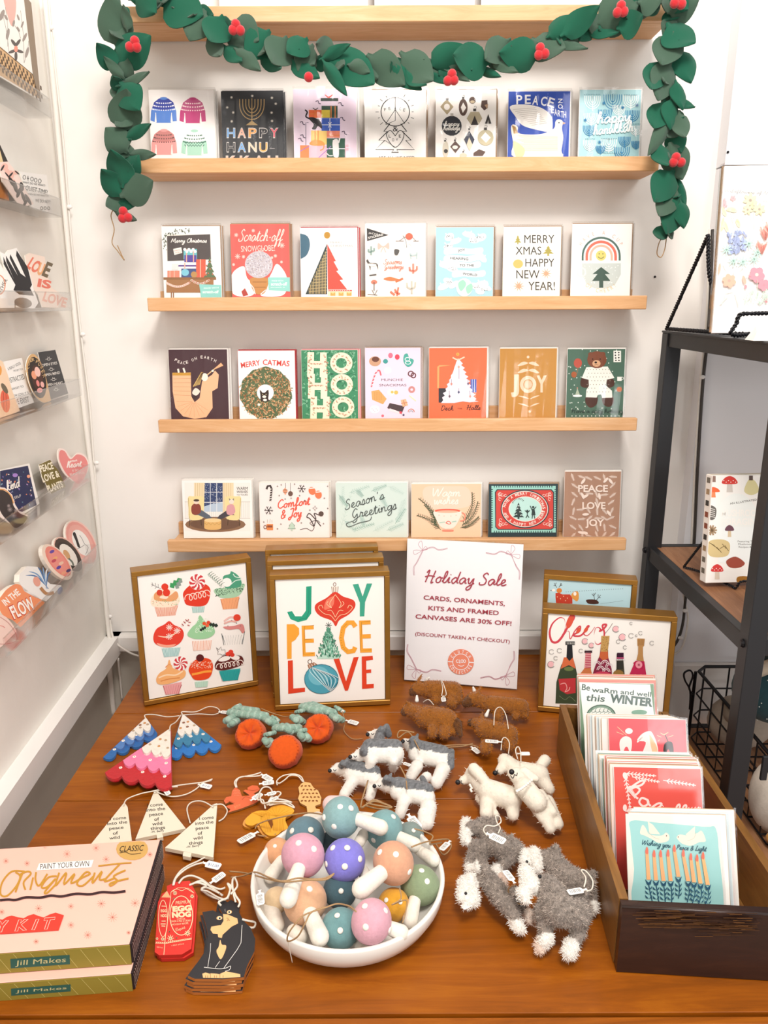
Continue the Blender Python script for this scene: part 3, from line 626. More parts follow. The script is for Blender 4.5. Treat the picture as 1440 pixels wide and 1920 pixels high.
sticker('oval_portrait_sticker', 'sticker', 'large pink oval sticker with black-haired figure, far end of the lowest ledge', 5, A3, ovalpts(665, 855, 108, 192, -28), '#f8cfc4', d_ov1, .021, .14, th=.004)
def d_ov2(a):
    oval(a, 560, 962, 78, 160, -36, [(1, '#4a3b33'), (.8, '#3a2f2a'), (.66, '#f5efe6')]); a.ell(545, 960, 22, 45, '#d8a877', rot=-30); a.curve([(560, 990), (590, 1020), (600, 1050)], 14, '#6d7468')
sticker('brown_oval_sticker', 'sticker', 'brown-rimmed oval portrait sticker in the middle of the lowest ledge ovals', 5, A3, ovalpts(560, 960, 86, 168, -36), '#f0c4b5', d_ov2, .024, .14, th=.004)
def d_ov3(a):
    oval(a, 475, 1015, 66, 150, -38, [(1, '#ee8e80'), (.8, '#f0988c')]); rr = random.Random(2)
    for (x, y, c) in ((425, 935, '#6b4aa8'), (480, 1065, '#5a48a0'), (450, 990, '#f2b27c'), (520, 1110, '#f2a98a'), (500, 1030, '#f6cdb4'), (440, 1010, '#c94f60'), (560, 1090, '#4a3a6a')): a.ell(x, y, 22, 13, c, rot=-30, n=9)
sticker('coral_oval_sticker', 'sticker', 'coral oval sticker with purple blossoms, nearest of the lowest ledge ovals', 5, A3, ovalpts(468, 1020, 82, 175, -38), '#f6e0cf', d_ov3, .027, .14, th=.006)
def d_shell(a):
    for k in range(7): t = R_(-150+k*17); a.curve([(400-k*4, 1240), (330+60*math.cos(t)+20, 1170+60*math.sin(t)), (330+140*math.cos(t), 1200+140*math.sin(t))], 12, ('#4f79ad', '#7fa3cb', '#e9eef2')[k % 3], taper=True)
    a.ell(300, 1180, 28, 42, '#e9a895', rot=-20); a.curve([(330, 1230), (380, 1280), (440, 1270)], 26, '#b9875c'); a.ell(490, 1255, 20, 32, '#6f84b8', rot=20)
sticker('blue_stripe_sticker', 'sticker', 'blue and white striped cutout stickers stacked on the lowest ledge', 5, A3, [(160, 1120), (220, 1055), (310, 1060), (380, 1170), (410, 1200), (500, 1210), (515, 1260), (470, 1330), (380, 1350), (290, 1310), (200, 1260), (155, 1180)], '#f4f2ee', d_shell, .024, .14, th=.008)
def d_flow(a):
    a.txt('IN THE', 45, 1380, 170, 55, '#fff5ec', y1=1280, bold=.03); a.txt('FLOW', 110, 1490, 300, 110, '#c63c33', y1=1400, bold=.05); a.txt('FLOW', 115, 1484, 296, 102, '#fff8f0', y1=1396, bold=.03)
sticker('flow_sticker', 'sticker', 'orange blossom-shaped in the flow stickers on the lowest ledge', 5, A3, [(60, 1240), (140, 1200), (220, 1250), (340, 1330), (380, 1400), (300, 1470), (260, 1550), (180, 1560), (110, 1500), (20, 1450), (-20, 1350), (10, 1300)], '#f2976a', d_flow, .024, .14, th=.008, sm=True)
sticker('pale_pink_sticker', 'sticker', 'pale pink rounded stickers at the near end of the lowest ledge', 5, A3, [(-160, 1480), (0, 1450), (80, 1500), (140, 1600), (150, 1680), (60, 1720), (-20, 1725), (-160, 1800)], '#f3d5c9', lambda a: (a.curve([(0, 1470), (70, 1520), (125, 1600), (135, 1660), (60, 1690), (-20, 1690)], 5, '#c98f86'), a.curve([(-20, 1540), (20, 1545), (40, 1560)], 5, '#e07a74')), .024, .14, th=.006, sm=True)
# =============== GREETING CARDS ON THE LEDGES ===============
CA = (270, 150, 3.064); CB = (740, 150, 2.88); CC = (270, 400, 3.064); CD = (740, 400, 2.88)
CE = (290, 640, 3.2); CG = (740, 640, 3.1304); CH = (300, 870, 3.1304); CI = (740, 870, 3.1304)
rnd = random.Random(11)
def card(row, px0, px1, ptop, base, edge, fr, draw, label, short, env='kraft', sleeve=True, label2=None, inset=None):
    zb = SHZ[row]-.0115; yb = 1.453; ln = R_(7.5)
    uy = V3((0, math.sin(ln), math.cos(ln))); ux = V3((1, 0, 0))
    mw0 = frame_mw(V3((0, yb, zb)), ux, uy); a0 = Art(mw0)
    xa, h = a0.m(px0, ptop); xb, _ = a0.m(px1, ptop); xa2, _ = a0.m(px0, (ptop+130)); w = xb-xa
    mw = frame_mw(V3((xa, yb, zb)), ux, uy)
    m = MB().box(0, 0, -.0022, w, h, 0, edge, bev=.0003); root = m.build('greeting_card', MAT['paper'], None, mw); tag(root, label, 'card', 'greeting cards on the pine ledges')
    a = Art(mw, .0001); a.clip = (.0006, .0006, w-.0006, h-.0006); a.fill(.0006, .0006, w-.0006, h-.0006, base); a.fr(*fr)
    if draw: draw(a)
    a.build('artwork', root, Matrix())
    ec = {'kraft': MAT['kraft'], 'white': MAT['board'], 'red': ENVR, 'pink': ENVP, 'black': ENVB}[env]
    MB().box(.0015, 0, -.0040, w+.0015, h+.0018, -.0024, bev=.0003).build('envelope', ec, root)
    if sleeve:
        s = MB(); n = 8; e = .0028; vs = []; fs = []
        for j in range(2):
            for i in range(n+1): vs.append((-.001+(w+.001+e)*i/n, -.0004+(h+e+.001)*j, .0021+.0008*math.sin(i*1.7+j*2+row)))
        fs = [(i, i+1, n+2+i, n+1+i) for i in range(n)]
        s.add(vs, fs); s.box(w+.0015+.0002, 0, -.0046, w+.0032, h+.001, .0015); s.box(0, h+.002, -.0046, w+.002, h+.0040, .0010)
        s.build('sleeve', MAT['sleeve'], root)
    # the copies filed behind
    dx = rnd.uniform(.001, .0035); m2 = MB().box(0, 0, -.0022, w, h, 0, edge, bev=.0003)
    b = frame_mw(V3((xa+dx, yb+.0075, zb)), ux, uy)
    r2 = m2.build('greeting_card', MAT['paper'], None, b); tag(r2, f'spare sleeved copy standing right behind the {short}', 'card', 'spare cards behind the front ones')
    MB().box(.0012, 0, -.0040, w+.0018, h+.0012, -.0024, bev=.0003).build('envelope', ec, r2)
    MB().box(w+.002, 0, -.0046, w+.0038, h+.001, .0012).build('sleeve', MAT['sleeve'], r2)
    return root
ENVR = M('red_envelope', '#b3242b', .6); ENVP = M('pink_envelope', '#e9808a', .6); ENVB = M('dark_envelope', '#3a3b40', .6)
def sweater(a, cx, cy, s, c, c2, c3, kind):
    X = lambda x: cx+x*s; Y = lambda y: cy+y*s
    a.poly([(X(-26), Y(-62)), (X(26), Y(-62)), (X(55), Y(-40)), (X(72), Y(10)), (X(76), Y(68)), (X(52), Y(70)), (X(46), Y(20)), (X(44), Y(78)), (X(-44), Y(78)), (X(-46), Y(20)), (X(-52), Y(74)), (X(-76), Y(64)), (X(-72), Y(10)), (X(-55), Y(-40))], c)
    a.poly([(X(-26), Y(-62)), (X(26), Y(-62)), (X(55), Y(-40)), (X(66), Y(-8)), (X(0), Y(8)), (X(-66), Y(-8)), (X(-55), Y(-40))], c2)
    a.ell(X(0), Y(-62), 22*s, 8*s, c)
    q = [(X(46*math.sin(t*.28)), Y(-40+6*math.cos(t*.28)*1)) for t in range(-4, 5)]; a.dots(q, 4*s, c3)
    q = [(X(58*math.sin(t*.25)), Y(-24+10*math.cos(t*.25))) for t in range(-5, 6)]; a.dots(q, 5*s, c3, 4)
    q = [(X(68*math.sin(t*.2)), Y(-4+10*math.cos(t*.2))) for t in range(-6, 7)]; a.dots(q, 4*s, c3)
    if kind: 
        for yy in (5, 22): a.line([(X(-56+8*i), Y(yy+(5 if i % 2 else -5))) for i in range(15)], 5*s, c3)
    a.segs([(X(-46), Y(20), X(-42), Y(76)), (X(46), Y(20), X(42), Y(76))], 4*s, '#f4efe9')
def a_sweaters(a):
    sweater(a, 113, 168, 1, '#5b85cf', '#3f4a9e', '#f2eef4', 0); sweater(a, 280, 170, 1, '#bb3d77', '#b9517f', '#f6dcdc', 0)
    sweater(a, 115, 352, 1, '#f0a09c', '#c98480', '#6e5450', 0); sweater(a, 290, 355, 1, '#a9d5c0', '#f2f4ef', '#3f6d5c', 1)
card(1, 278, 401, 169, '#f2edea', '#f4f0ec', CA, a_sweaters, 'white card with four knitted sweaters, far left on the second ledge', 'four sweaters card', 'white')
def menorah(a, cx, cy, s, c, w=3, base=True):
    for k in range(1, 5): a.ring(cx, cy-s*.1, s*.2*k, s*.22*k+s*.1, w, c, 0, 180, 12)
    L = [(cx+s*.2*k, cy-s*.45, cx+s*.2*k, cy-s*.08) for k in range(-4, 5)]+[(cx, cy-s*.5, cx, cy+s*1.1)]; a.segs(L, w, c)
    if base: a.poly([(cx, cy+s*.95), (cx-s*.4, cy+s*1.25), (cx+s*.4, cy+s*1.25)], c)
def a_hanukkah(a):
    menorah(a, 620, 150, 88, '#b79a6a', 5)
    for (x, y) in ((503, 100), (478, 158), (513, 187), (504, 238), (622, 92), (735, 103), (757, 137), (733, 188), (736, 236)): a.star(x, y, 8, 2.5, '#e9e2d6', 3)
    for s, y in (('HAPPY', 332), ('HANU-', 414), ('KKAH', 492)):
        cols = {'HAPPY': ['#6fa3d8', '#f4b39c', '#f2a65a', None, '#e8596c'], 'HANU-': [None, '#6fa3d8', '#f6c9ae', '#f3b062', None], 'KKAH': ['#f4b39c', '#f4b39c', '#f4b39c', '#f4b39c']}[s]
        for i, ch in enumerate(s):
            x = (475+i*62) if len(s) == 5 else 470+i*80; w = 50 if ch != '-' else 28
            if s == 'KKAH': w = 62
            a.txt(ch, x, y-(18 if ch == '-' else 0), x+w, 56 if ch != '-' else 6, '#cfcac4', bold=.035)
            a.txt(ch, x+3, y-3-(18 if ch == '-' else 0), x+w-3, 50 if ch != '-' else 2, cols[i] or '#35363a', bold=.01)
card(1, 414, 529, 171, '#37383b', '#37383b', CA, a_hanukkah, 'black Happy Hanukkah card with gold menorah and coloured letters', 'black Hanukkah card', 'black')
def cat(a, pts, c): a.blob(pts, c)
def a_presents(a):
    for (x0, y0, x1, y1, c) in ((897, 375, 950, 450, '#ef8a55'), (948, 378, 1160, 450, '#f2b7c6'), (960, 290, 1052, 372, '#f6d07a'), (1050, 290, 1125, 332, '#ef8f76'), (1050, 335, 1155, 450, '#355f4e'), (1020, 220, 1126, 292, '#3f62c0'), (947, 172, 1020, 218, '#ec7043'), (1020, 148, 1112, 218, '#3d5347'), (1020, 172, 1068, 216, '#dfc84e'), (1015, 104, 1116, 122, '#3d4a45')): a.rect(x0, y0, x1, y1, c)
    a.segs([(1000, 290, 1000, 372), (983, 290, 983, 372), (1050, 318, 1125, 318), (947, 195, 1020, 195), (983, 172, 983, 218), (1075, 150, 1075, 218), (1098, 150, 1098, 218)], 5, '#e98a4e')
    a.segs([(1020, 258, 1126, 258), (1068, 220, 1068, 292), (1050, 395, 1155, 395)], 4, '#e8ecf5'); a.segs([(1000, 450, 1075, 380), (897, 410, 948, 380)], 4, '#9a6fc4'); a.star(1068, 258, 18, 3, '#f2f4fb', 3)
    a.curve([(1060, 104), (1040, 85), (1060, 98), (1085, 84), (1062, 104)], 4, '#e4614d'); a.curve([(985, 172), (970, 160), (985, 170), (1000, 160), (985, 172)], 4, '#25222a')
    a.blob([(945, 220), (975, 215), (1015, 240), (1022, 280), (1000, 265), (985, 285), (965, 280), (975, 255)], '#211c22'); a.curve([(950, 222), (930, 210), (938, 185), (925, 172)], 8, '#211c22'); a.poly([(995, 228), (1000, 215), (1010, 232)], '#211c22')
    a.blob([(950, 365), (975, 345), (1020, 350), (1040, 372), (1010, 378), (965, 376)], '#ee9a4d'); a.curve([(1035, 372), (1030, 395), (1012, 405)], 6, '#ee9a4d')
    a.blob([(1085, 350), (1110, 340), (1118, 365), (1118, 440), (1090, 440), (1085, 400)], '#f4f1f1'); a.segs([(1092, 365, 1088, 345), (1118, 362, 1125, 335)], 8, '#f4f1f1'); a.curve([(1085, 435), (1065, 435), (1050, 422)], 5, '#f4f1f1')
    a.line([(930, 375), (930, 245), (945, 245)], 3, '#3a3550')
    for (x, y) in ((912, 325), (1000, 130), (1130, 140), (1150, 305), (1140, 225), (910, 250), (900, 345)): a.curve([(x-14, y-6), (x, y-10), (x+4, y+4), (x+16, y+8)], 4, '#43314f')
    for (x, y) in ((1165, 380), (1165, 400)): a.txt('NO', x-4, y+6, x+10, 14, '#d9788a')
card(1, 549, 668, 167, '#ecd9ea', '#f5f0f4', CA, a_presents, 'lilac card with cats climbing a tower of gifts', 'lilac cat gifts card', 'white')
def a_love(a):
    c = '#2b2a2a'; a.fr(700, 0, 1.946)
    a.ring(80, 408, 52, 52, 3.2, c, n=36); a.line([(80, 355), (80, 440), (45, 455)], 2, c); a.line([(80, 400), (45, 452)], 2, c); a.line([(80, 400), (115, 452)], 2, c)
    a.segs([(80+60*math.cos(t*.35), 408+60*math.sin(t*.35), 80+(72 if t % 2 else 67)*math.cos(t*.35), 408+(72 if t % 2 else 67)*math.sin(t*.35)) for t in range(-11, 3)], 2, c)
    for ch, x, y in (('P', 44, 400), ('E', 60, 396), ('A', 80, 394), ('C', 98, 396), ('E', 112, 400)): a.txt(ch, x-3.5, y+6, x+3.5, 11, c, rot=(x-80)*.35)
    a.line([(60, 452), (38, 480), (52, 480), (20, 512), (42, 512), (8, 546), (75, 546), (66, 556), (92, 556), (85, 546), (150, 546), (118, 512), (138, 512), (106, 480), (122, 480), (100, 452)], 3.2, c)
    a.txt('&', 71, 480, 90, 22, c); a.curve([(80, 496), (62, 476), (48, 492), (60, 520), (80, 538), (102, 518), (112, 490), (97, 476), (80, 496)], 2.5, c); a.line([(80, 538), (42, 512)], 1.5, c)
    for ch, x, y in (('L', 60, 502), ('O', 72, 516), ('V', 86, 514), ('E', 97, 502)): a.txt(ch, x-4, y, x+4, 11, c)
    a.txt('ARE ALL WE NEED', 18, 580, 150, 10, c)
card(1, 683, 799, 169, '#f3efeb', '#f3efeb', CA, a_love, 'white line-art peace and love card with tree and circle', 'line-art peace card')
def a_orn(a):
    k = '#3c3634'; t = '#a99a7c'; br = '#5b463f'
    def cap(x, y, s=1): a.rect(x-8*s, y, x+8*s, y+14*s, k); a.ring(x+3, y-7*s, 6*s, 7*s, 2, k, -180, 60, 8)
    a.poly([(280, 102), (318, 145), (283, 188), (246, 145)], t); a.ell(282, 145, 16, 17, '#efe9e2'); cap(283, 96)
    a.ell(370, 148, 24, 46, br); a.poly([(370, 122), (386, 150), (368, 178), (357, 148)], '#f3eee8'); cap(370, 92, .7)
    a.ell(420, 110, 18, 19, br); a.ell(420, 118, 12, 8, '#cdbb9c'); a.poly([(470, 112), (500, 108), (503, 150), (484, 165), (465, 145)], br); a.poly([(485, 135), (505, 130), (500, 158)], '#b9987c')
    a.poly([(410, 172), (455, 172), (473, 208), (452, 243), (412, 243), (389, 208)], '#b7ab90'); a.poly([(432, 192), (412, 243), (452, 243)], k); cap(432, 155)
    a.ell(308, 248, 54, 54, '#35353a'); a.rect(301, 180, 317, 196, '#b9b3aa'); a.scr('happy', 268, 248, 348, 13, 3, '#f3efe8'); a.scr('holidays', 262, 272, 352, 13, 3, '#f3efe8')
    a.poly([(505, 185), (522, 237), (507, 237), (505, 215), (500, 237), (487, 237)], k)
    a.poly([(402, 275), (431, 322), (404, 385), (374, 322)], '#3b3f50'); a.poly([(402, 310), (420, 350), (404, 385), (388, 350)], '#d5cbb4'); cap(402, 262, .6)
    a.ell(491, 312, 43, 43, '#bdb497'); a.poly([(489, 283), (518, 312), (493, 340), (465, 312)], '#f5f1ea'); cap(490, 258)
    a.poly([(327, 330), (355, 360), (328, 395), (300, 360)], br); a.ell(326, 364, 15, 10, '#efe5da'); cap(325, 322, .6)
    a.ell(275, 375, 16, 45, '#cfc7b6'); a.ell(276, 385, 11, 11, k); cap(272, 325, .6)
    a.poly([(425, 395), (455, 375), (490, 388), (475, 410), (425, 410)], br); a.ell(370, 408, 20, 12, '#cfc3ad'); cap(370, 385, .5)
card(1, 817, 931, 168, '#f4f0eb', '#f4f0eb', CB, a_orn, 'cream card with brown and tan geometric baubles, a black happy holidays circle', 'brown baubles card')
def a_dove(a):
    for ch, x, y, r in (('P', 657, 130, 0), ('E', 703, 128, 0), ('A', 742, 132, 6), ('C', 786, 135, 10), ('E', 822, 138, 18)): a.txt(ch, x, y, x+32, 48, '#f3f2f5', rot=r, bold=.02)
    for ch, x, y, r in (('O', 884, 155, 90), ('N', 884, 125, 90)): a.txt(ch, x+22, y, x+22+24, 24, '#f3f2f5', rot=-90, bold=.02)
    for ch, x, y in (('E', 845, 178), ('A', 862, 190), ('R', 880, 197), ('T', 896, 202), ('H', 911, 204)): a.txt(ch, x, y, x+15, 34, '#f3f2f5', bold=.02)
    a.blob([(628, 262), (640, 240), (665, 255), (665, 285), (720, 295), (800, 290), (860, 262), (868, 225), (885, 212), (908, 225), (903, 262), (910, 310), (900, 380), (890, 420), (650, 420), (640, 340)], '#f6ead9')
    a.blob([(622, 143), (700, 132), (790, 150), (845, 195), (852, 262), (840, 282), (770, 270), (690, 245), (650, 195)], '#f4efe8')
    a.segs([(640+i*11, 160+i*9.5, 760+i*7, 150+i*9) for i in range(10)], 1.6, '#9a8f86'); a.segs([(660+12*(i % 4), 300+i*5.5, 880, 305+i*5) for i in range(16)], 1.5, '#b8a390')
    a.poly([(910, 228), (925, 233), (908, 240)], '#d8975a'); a.ell(887, 231, 4, 4, '#4d5a66'); a.segs([(635+i*4, 245+i*2, 645+i*5, 290) for i in range(5)], 4, '#a9834c'); a.blob([(640, 330), (700, 370), (690, 415), (655, 415)], '#f0cda2')
card(1, 953, 1070, 171, '#2f4fae', '#f3f1f4', CB, a_dove, 'cobalt blue Peace on Earth card with white dove', 'cobalt dove card', 'white')
def a_men(a):
    W_, B_, T = '#f5f7f7', '#2d82b4', '#7fb6c6'
    for (x, y, s, c) in ((1068, 110, 52, W_), (1177, 105, 60, B_), (1275, 105, 50, W_), (1060, 200, 46, W_), (1135, 180, 44, B_), (1210, 155, 40, W_), (1283, 185, 44, B_), (1050, 265, 40, B_), (1300, 265, 38, W_), (1052, 345, 42, W_), (1155, 340, 52, W_), (1240, 325, 38, B_), (1302, 345, 30, B_), (1110, 370, 30, B_), (1225, 385, 50, B_)): menorah(a, x, y, s, c, 3.5, False)
    for (x, y, c) in ((1128, 127, B_), (1307, 138, '#6e8fb5'), (1028, 218, B_), (1105, 337, B_), (1230, 150, B_)): a.star(x, y, 10, 2.5, c, 4)
    for (x0, x1, y) in ((1025, 1115, 80), (1240, 1310, 82), (1030, 1080, 320), (1115, 1200, 318), (1270, 1330, 240), (1130, 1200, 395)): a.dots([(x, y) for x in range(x0, x1, 9)], 2.6, '#4c7f92', 5)
    a.scr('happy', 1090, 240, 1270, 32, 7, W_, y1=225); a.scr('hanukkah', 1070, 300, 1285, 28, 6, W_, y1=280)
card(1, 1087, 1203, 168, '#a9d3d9', '#f0f4f4', CB, a_men, 'pale aqua happy Hanukkah card covered in blue and white menorahs', 'aqua menorahs card', 'white')
# ---- third ledge ----
def a_chalk(a):
    a.rect(130, 120, 385, 275, '#f3ece2'); a.poly([(132, 130), (380, 120), (385, 265), (135, 275)], '#57504f'); a.scr('Merry', 155, 168, 235, 12, 3.5, '#f6f1ea'); a.scr('Christmas', 245, 168, 360, 12, 3.5, '#f6f1ea')
    rr = random.Random(1)
    a.segs([(x, y, x+rr.uniform(-14, 14), y+rr.uniform(-14, 14)) for (x, y) in [(125+i*6, 120-i*1.2+rr.uniform(-8, 8)) for i in range(24)]+[(122+rr.uniform(-8, 8), 125+i*7) for i in range(13)]], 4, '#5d6650')
    a.poly([(168, 205), (215, 195), (220, 228), (175, 240)], '#f5efe6'); a.txt('SANTA', 175, 220, 210, 8, '#d06a5a', y1=214); a.txt('WORLD', 180, 232, 213, 8, '#d06a5a', y1=226)
    for (x0, y0, x1, y1, c) in ((228, 205, 305, 265, '#6fc0c4'), (232, 240, 302, 280, '#5b4c9c'), (200, 285, 298, 330, '#f3e9ea'), (195, 298, 300, 306, '#5c3a8a'), (300, 265, 355, 370, '#d4644e'), (215, 318, 300, 370, '#4a5a86'), (135, 330, 205, 370, '#e58a74'), (160, 290, 198, 325, '#e8e1de')): a.rect(x0, y0, x1, y1, c)
    a.segs([(235, 285, 235, 330), (150, 330, 150, 370), (175, 330, 175, 370), (325, 265, 325, 370), (245, 205, 245, 280), (285, 205, 285, 280)], 6, '#f2b09a'); a.ell(237, 340, 22, 20, '#7fc4d8'); a.ell(288, 352, 18, 18, '#b98f5a')
    for k in range(6): a.ell(235+k*12, 208+(k % 2)*12, 9, 8, '#e9f0ef')
    a.tree(378, 250, 368, 70, '#5f7355', 4); a.dots([(360, 300), (380, 320), (395, 350), (370, 345), (378, 280), (358, 355)], 4, '#d9644e')
    a.rect(112, 368, 415, 382, '#8e6645'); a.rect(130, 382, 400, 455, '#a27650'); a.segs([(158, 455, 158, 490), (170, 455, 170, 490), (385, 455, 385, 490)], 6, '#8e6645')
    for k in range(22): x = 130+k*6.2; a.ring(x, 400+math.sin(k/21*math.pi)*22, 6, 5, 2.5, '#f1b6ac' if k % 2 else '#f6ede4', n=8)
    for k in range(12): x = 275+k*9; a.ring(x, 385+math.sin(k/11*math.pi)*20, 6, 5, 2.5, '#f1b6ac' if k % 2 else '#f6ede4', n=8)
    a.poly([(318, 408), (462, 412), (465, 485), (330, 485)], '#8fd0c9'); a.txt('MADE WITH', 345, 436, 430, 9, '#f3fbf9', y1=432); a.txt('scratch-off', 338, 460, 430, 16, '#f3fbf9', bold=.02)
card(2, 302, 412, 424, '#f0f2f1', '#f4f1ee', CC, a_chalk, 'Merry Christmas chalkboard card above a table of gifts, far left third ledge', 'chalkboard card')
def a_globe(a):
    w = '#fbdcd2'; a.scr('Scratch-off', 540, 160, 795, 34, 4.5, w); a.txt('SNOWGLOBE!', 558, 222, 752, 34, w, y1=215)
    for (x, y, s) in ((628, 100, 10), (530, 125, 12), (793, 185, 16), (538, 248, 16), (572, 250, 10), (755, 245, 10), (735, 255, 8), (515, 295, 8), (790, 280, 8), (690, 205, 6)): a.star(x, y, s, 3, w, 4)
    a.blob([(497, 385), (520, 330), (575, 305), (592, 370), (635, 410), (640, 440), (625, 470), (570, 480), (510, 460)], '#fbf7f5'); a.blob([(765, 290), (815, 350), (822, 420), (800, 470), (720, 480), (670, 470), (700, 430), (715, 380), (735, 340)], '#fbf7f5')
    a.blob([(620, 370), (700, 370), (715, 400), (690, 460), (640, 460), (610, 400)], '#c08a52'); a.segs([(625, 395, 705, 395), (635, 425, 700, 425)], 4, '#9c6a3a'); a.line([(590, 380), (630, 430), (640, 465)], 5, '#ece6e4'); a.line([(700, 440), (670, 465)], 5, '#ece6e4')
    a.ell(660, 295, 80, 78, '#c5bfc6', n=30); rr = random.Random(3); q = []
    for k in range(260):
        r = 74*math.sqrt(rr.random()); t = rr.uniform(0, 6.28); q.append((660+r*math.cos(t), 295+r*math.sin(t)))
    a.dots(q[:90], 3, '#e9e4ea', 4); a.dots(q[90:180], 3, '#948c98', 4); a.dots(q[180:], 3, '#b6a9a6', 4)
    a.poly([(560, 450), (580, 430), (600, 470), (570, 478)], '#b1463f')
    a.poly([(712, 368), (855, 368), (857, 450), (716, 442)], '#93d3cb'); a.txt('MADE WITH', 735, 392, 800, 8, '#f3fbf9'); a.txt('scratch-off', 730, 415, 822, 18, '#f3fbf9', bold=.02); a.txt('scratch it', 728, 428, 810, 6, '#f3fbf9')
card(2, 431, 542, 420, '#e9635c', '#b78168', CC, a_globe, 'coral scratch-off snow globe card with mittens holding a glitter globe', 'coral snow globe card')
def a_tree3(a):
    a.blob([(880, 130), (915, 120), (945, 140), (953, 190), (935, 240), (900, 262), (880, 262)], '#44687c'); a.ell(1052, 126, 18, 20, '#b98a34')
    a.poly([(1050, 175), (1052, 465), (928, 465)], '#35403f'); a.segs([(1050-i*8.5, 200+i*19, 1052-i*8.5, 462) for i in range(1, 13)], 3, '#c9b07a')
    a.segs([(1048, 205+i*17, 1052-((205+i*17)-175)*.42+8, 212+i*17) for i in range(15)], 3, '#b9a97a')
    a.poly([(1052, 175), (1103, 275), (1090, 278), (1118, 328), (1105, 332), (1145, 380), (1125, 384), (1168, 438), (1056, 438)], '#e35446')
    a.rect(1056, 440, 1195, 448, '#d24d43'); a.rect(1056, 448, 1195, 474, '#e9dcc0'); a.dots([(1062+i*13, 443) for i in range(10)], 3, '#f7f3ee', 4)
    for x in (1085, 1132, 1178): a.rect(x-14, 452, x+14, 474, '#caa75c'); a.poly([(x-16, 452), (x, 462), (x+16, 452)], '#e6cd8e')
    a.txt('MERRY', 1070, 173, 1140, 12, '#a9a49c'); a.txt('CHRISTMAS', 1070, 193, 1200, 12, '#a9a49c')
card(2, 562, 670, 427, '#f6f4f3', '#f6f4f3', CC, a_tree3, 'white Merry Christmas card with half patterned half red tree', 'half red tree card', 'red')
def a_west(a):
    P = '#eea9a0'; K = '#565452'; a.poly([(1280, 85), (1405, 125), (1282, 160)], '#3a3838'); a.txt('24-Card', 1290, 118, 1340, 11, '#f4efe8', y1=124); a.txt('STICKERS!', 1290, 148, 1375, 12, '#f4efe8', y1=126, bold=.02)
    for (x, y, s) in ((1375, 190, 1.0),): a.blob([(x, y), (x-30, y-20), (x-30, y+18), (x, y+2), (x+32, y+16), (x+30, y-22)], '#f4b8ac'); a.segs([(x, y, x-15, y+35), (x, y, x+14, y+35)], 5, '#f4b8ac')
    a.scr('Seasons', 1375, 292, 1480, 14, 3.5, '#e98a77'); a.scr('Greetings', 1380, 320, 1490, 13, 3.5, '#e98a77')
    a.segs([(1305, 190, 1305, 240), (1290, 205, 1290, 222), (1290, 222, 1305, 222), (1322, 200, 1322, 218), (1322, 218, 1305, 218)], 10, '#8fa9a2')
    a.blob([(1285, 265), (1300, 285), (1340, 290), (1345, 325), (1335, 300), (1305, 302), (1300, 328), (1292, 300), (1278, 275)], K); a.blob([(1288, 290), (1330, 292), (1332, 302), (1300, 305)], '#efe7dd')
    a.segs([(1295, 358, 1335, 352)], 8, K); a.ell(1322, 395, 18, 12, '#d97c66'); a.segs([(1322, 395, 1322, 445)], 5, K); a.segs([(1285, 465, 1340, 470), (1310, 440, 1325, 470), (1340, 440, 1325, 470)], 3, K)
    a.blob([(1375, 378), (1410, 365), (1440, 372), (1470, 382), (1420, 388)], '#d97c4c'); a.segs([(1415, 450, 1440, 470), (1440, 450, 1470, 465)], 12, '#ea7a62')
    a.fr(*CD); a.ell(78, 125, 20, 18, '#ef6a52'); a.segs([(5, 150, 130, 150)], 2, K); a.line([(25, 150), (55, 128), (75, 140), (95, 128), (115, 150)], 2, K); a.blob([(50, 135), (70, 150), (100, 150), (95, 185), (80, 165), (60, 185), (50, 160)], '#f4efe9'); a.curve([(45, 120), (60, 150), (65, 185)], 2.5, K)
    a.segs([(85, 215, 88, 245), (120, 210, 118, 245), (85, 228, 120, 225)], 8, '#b9cbcb'); a.segs([(100, 272, 100, 325), (80, 290, 82, 310), (80, 308, 100, 312), (120, 285, 120, 305), (120, 305, 100, 315)], 10, '#e98a77')
    a.segs([(92, 365, 92, 435), (66, 375, 68, 400), (68, 400, 92, 410), (112, 372, 110, 398), (110, 398, 92, 408)], 9, '#c4c2b6'); a.segs([(5, 370, 45, 352)], 10, '#d9744c'); a.segs([(0, 410, 20, 440), (20, 400, 12, 445)], 9, '#ea7a62'); a.blob([(0, 195), (25, 200), (15, 225), (0, 222)], K)
    a.segs([(0, 260, 30, 262), (0, 290, 38, 288)], 4, '#e98a77')
card(2, 684, 797, 420, '#f8ece4', '#f6f1ec', CC, a_west, 'blush Seasons Greetings card with desert animals, cactus and bows', 'blush desert card', 'white')
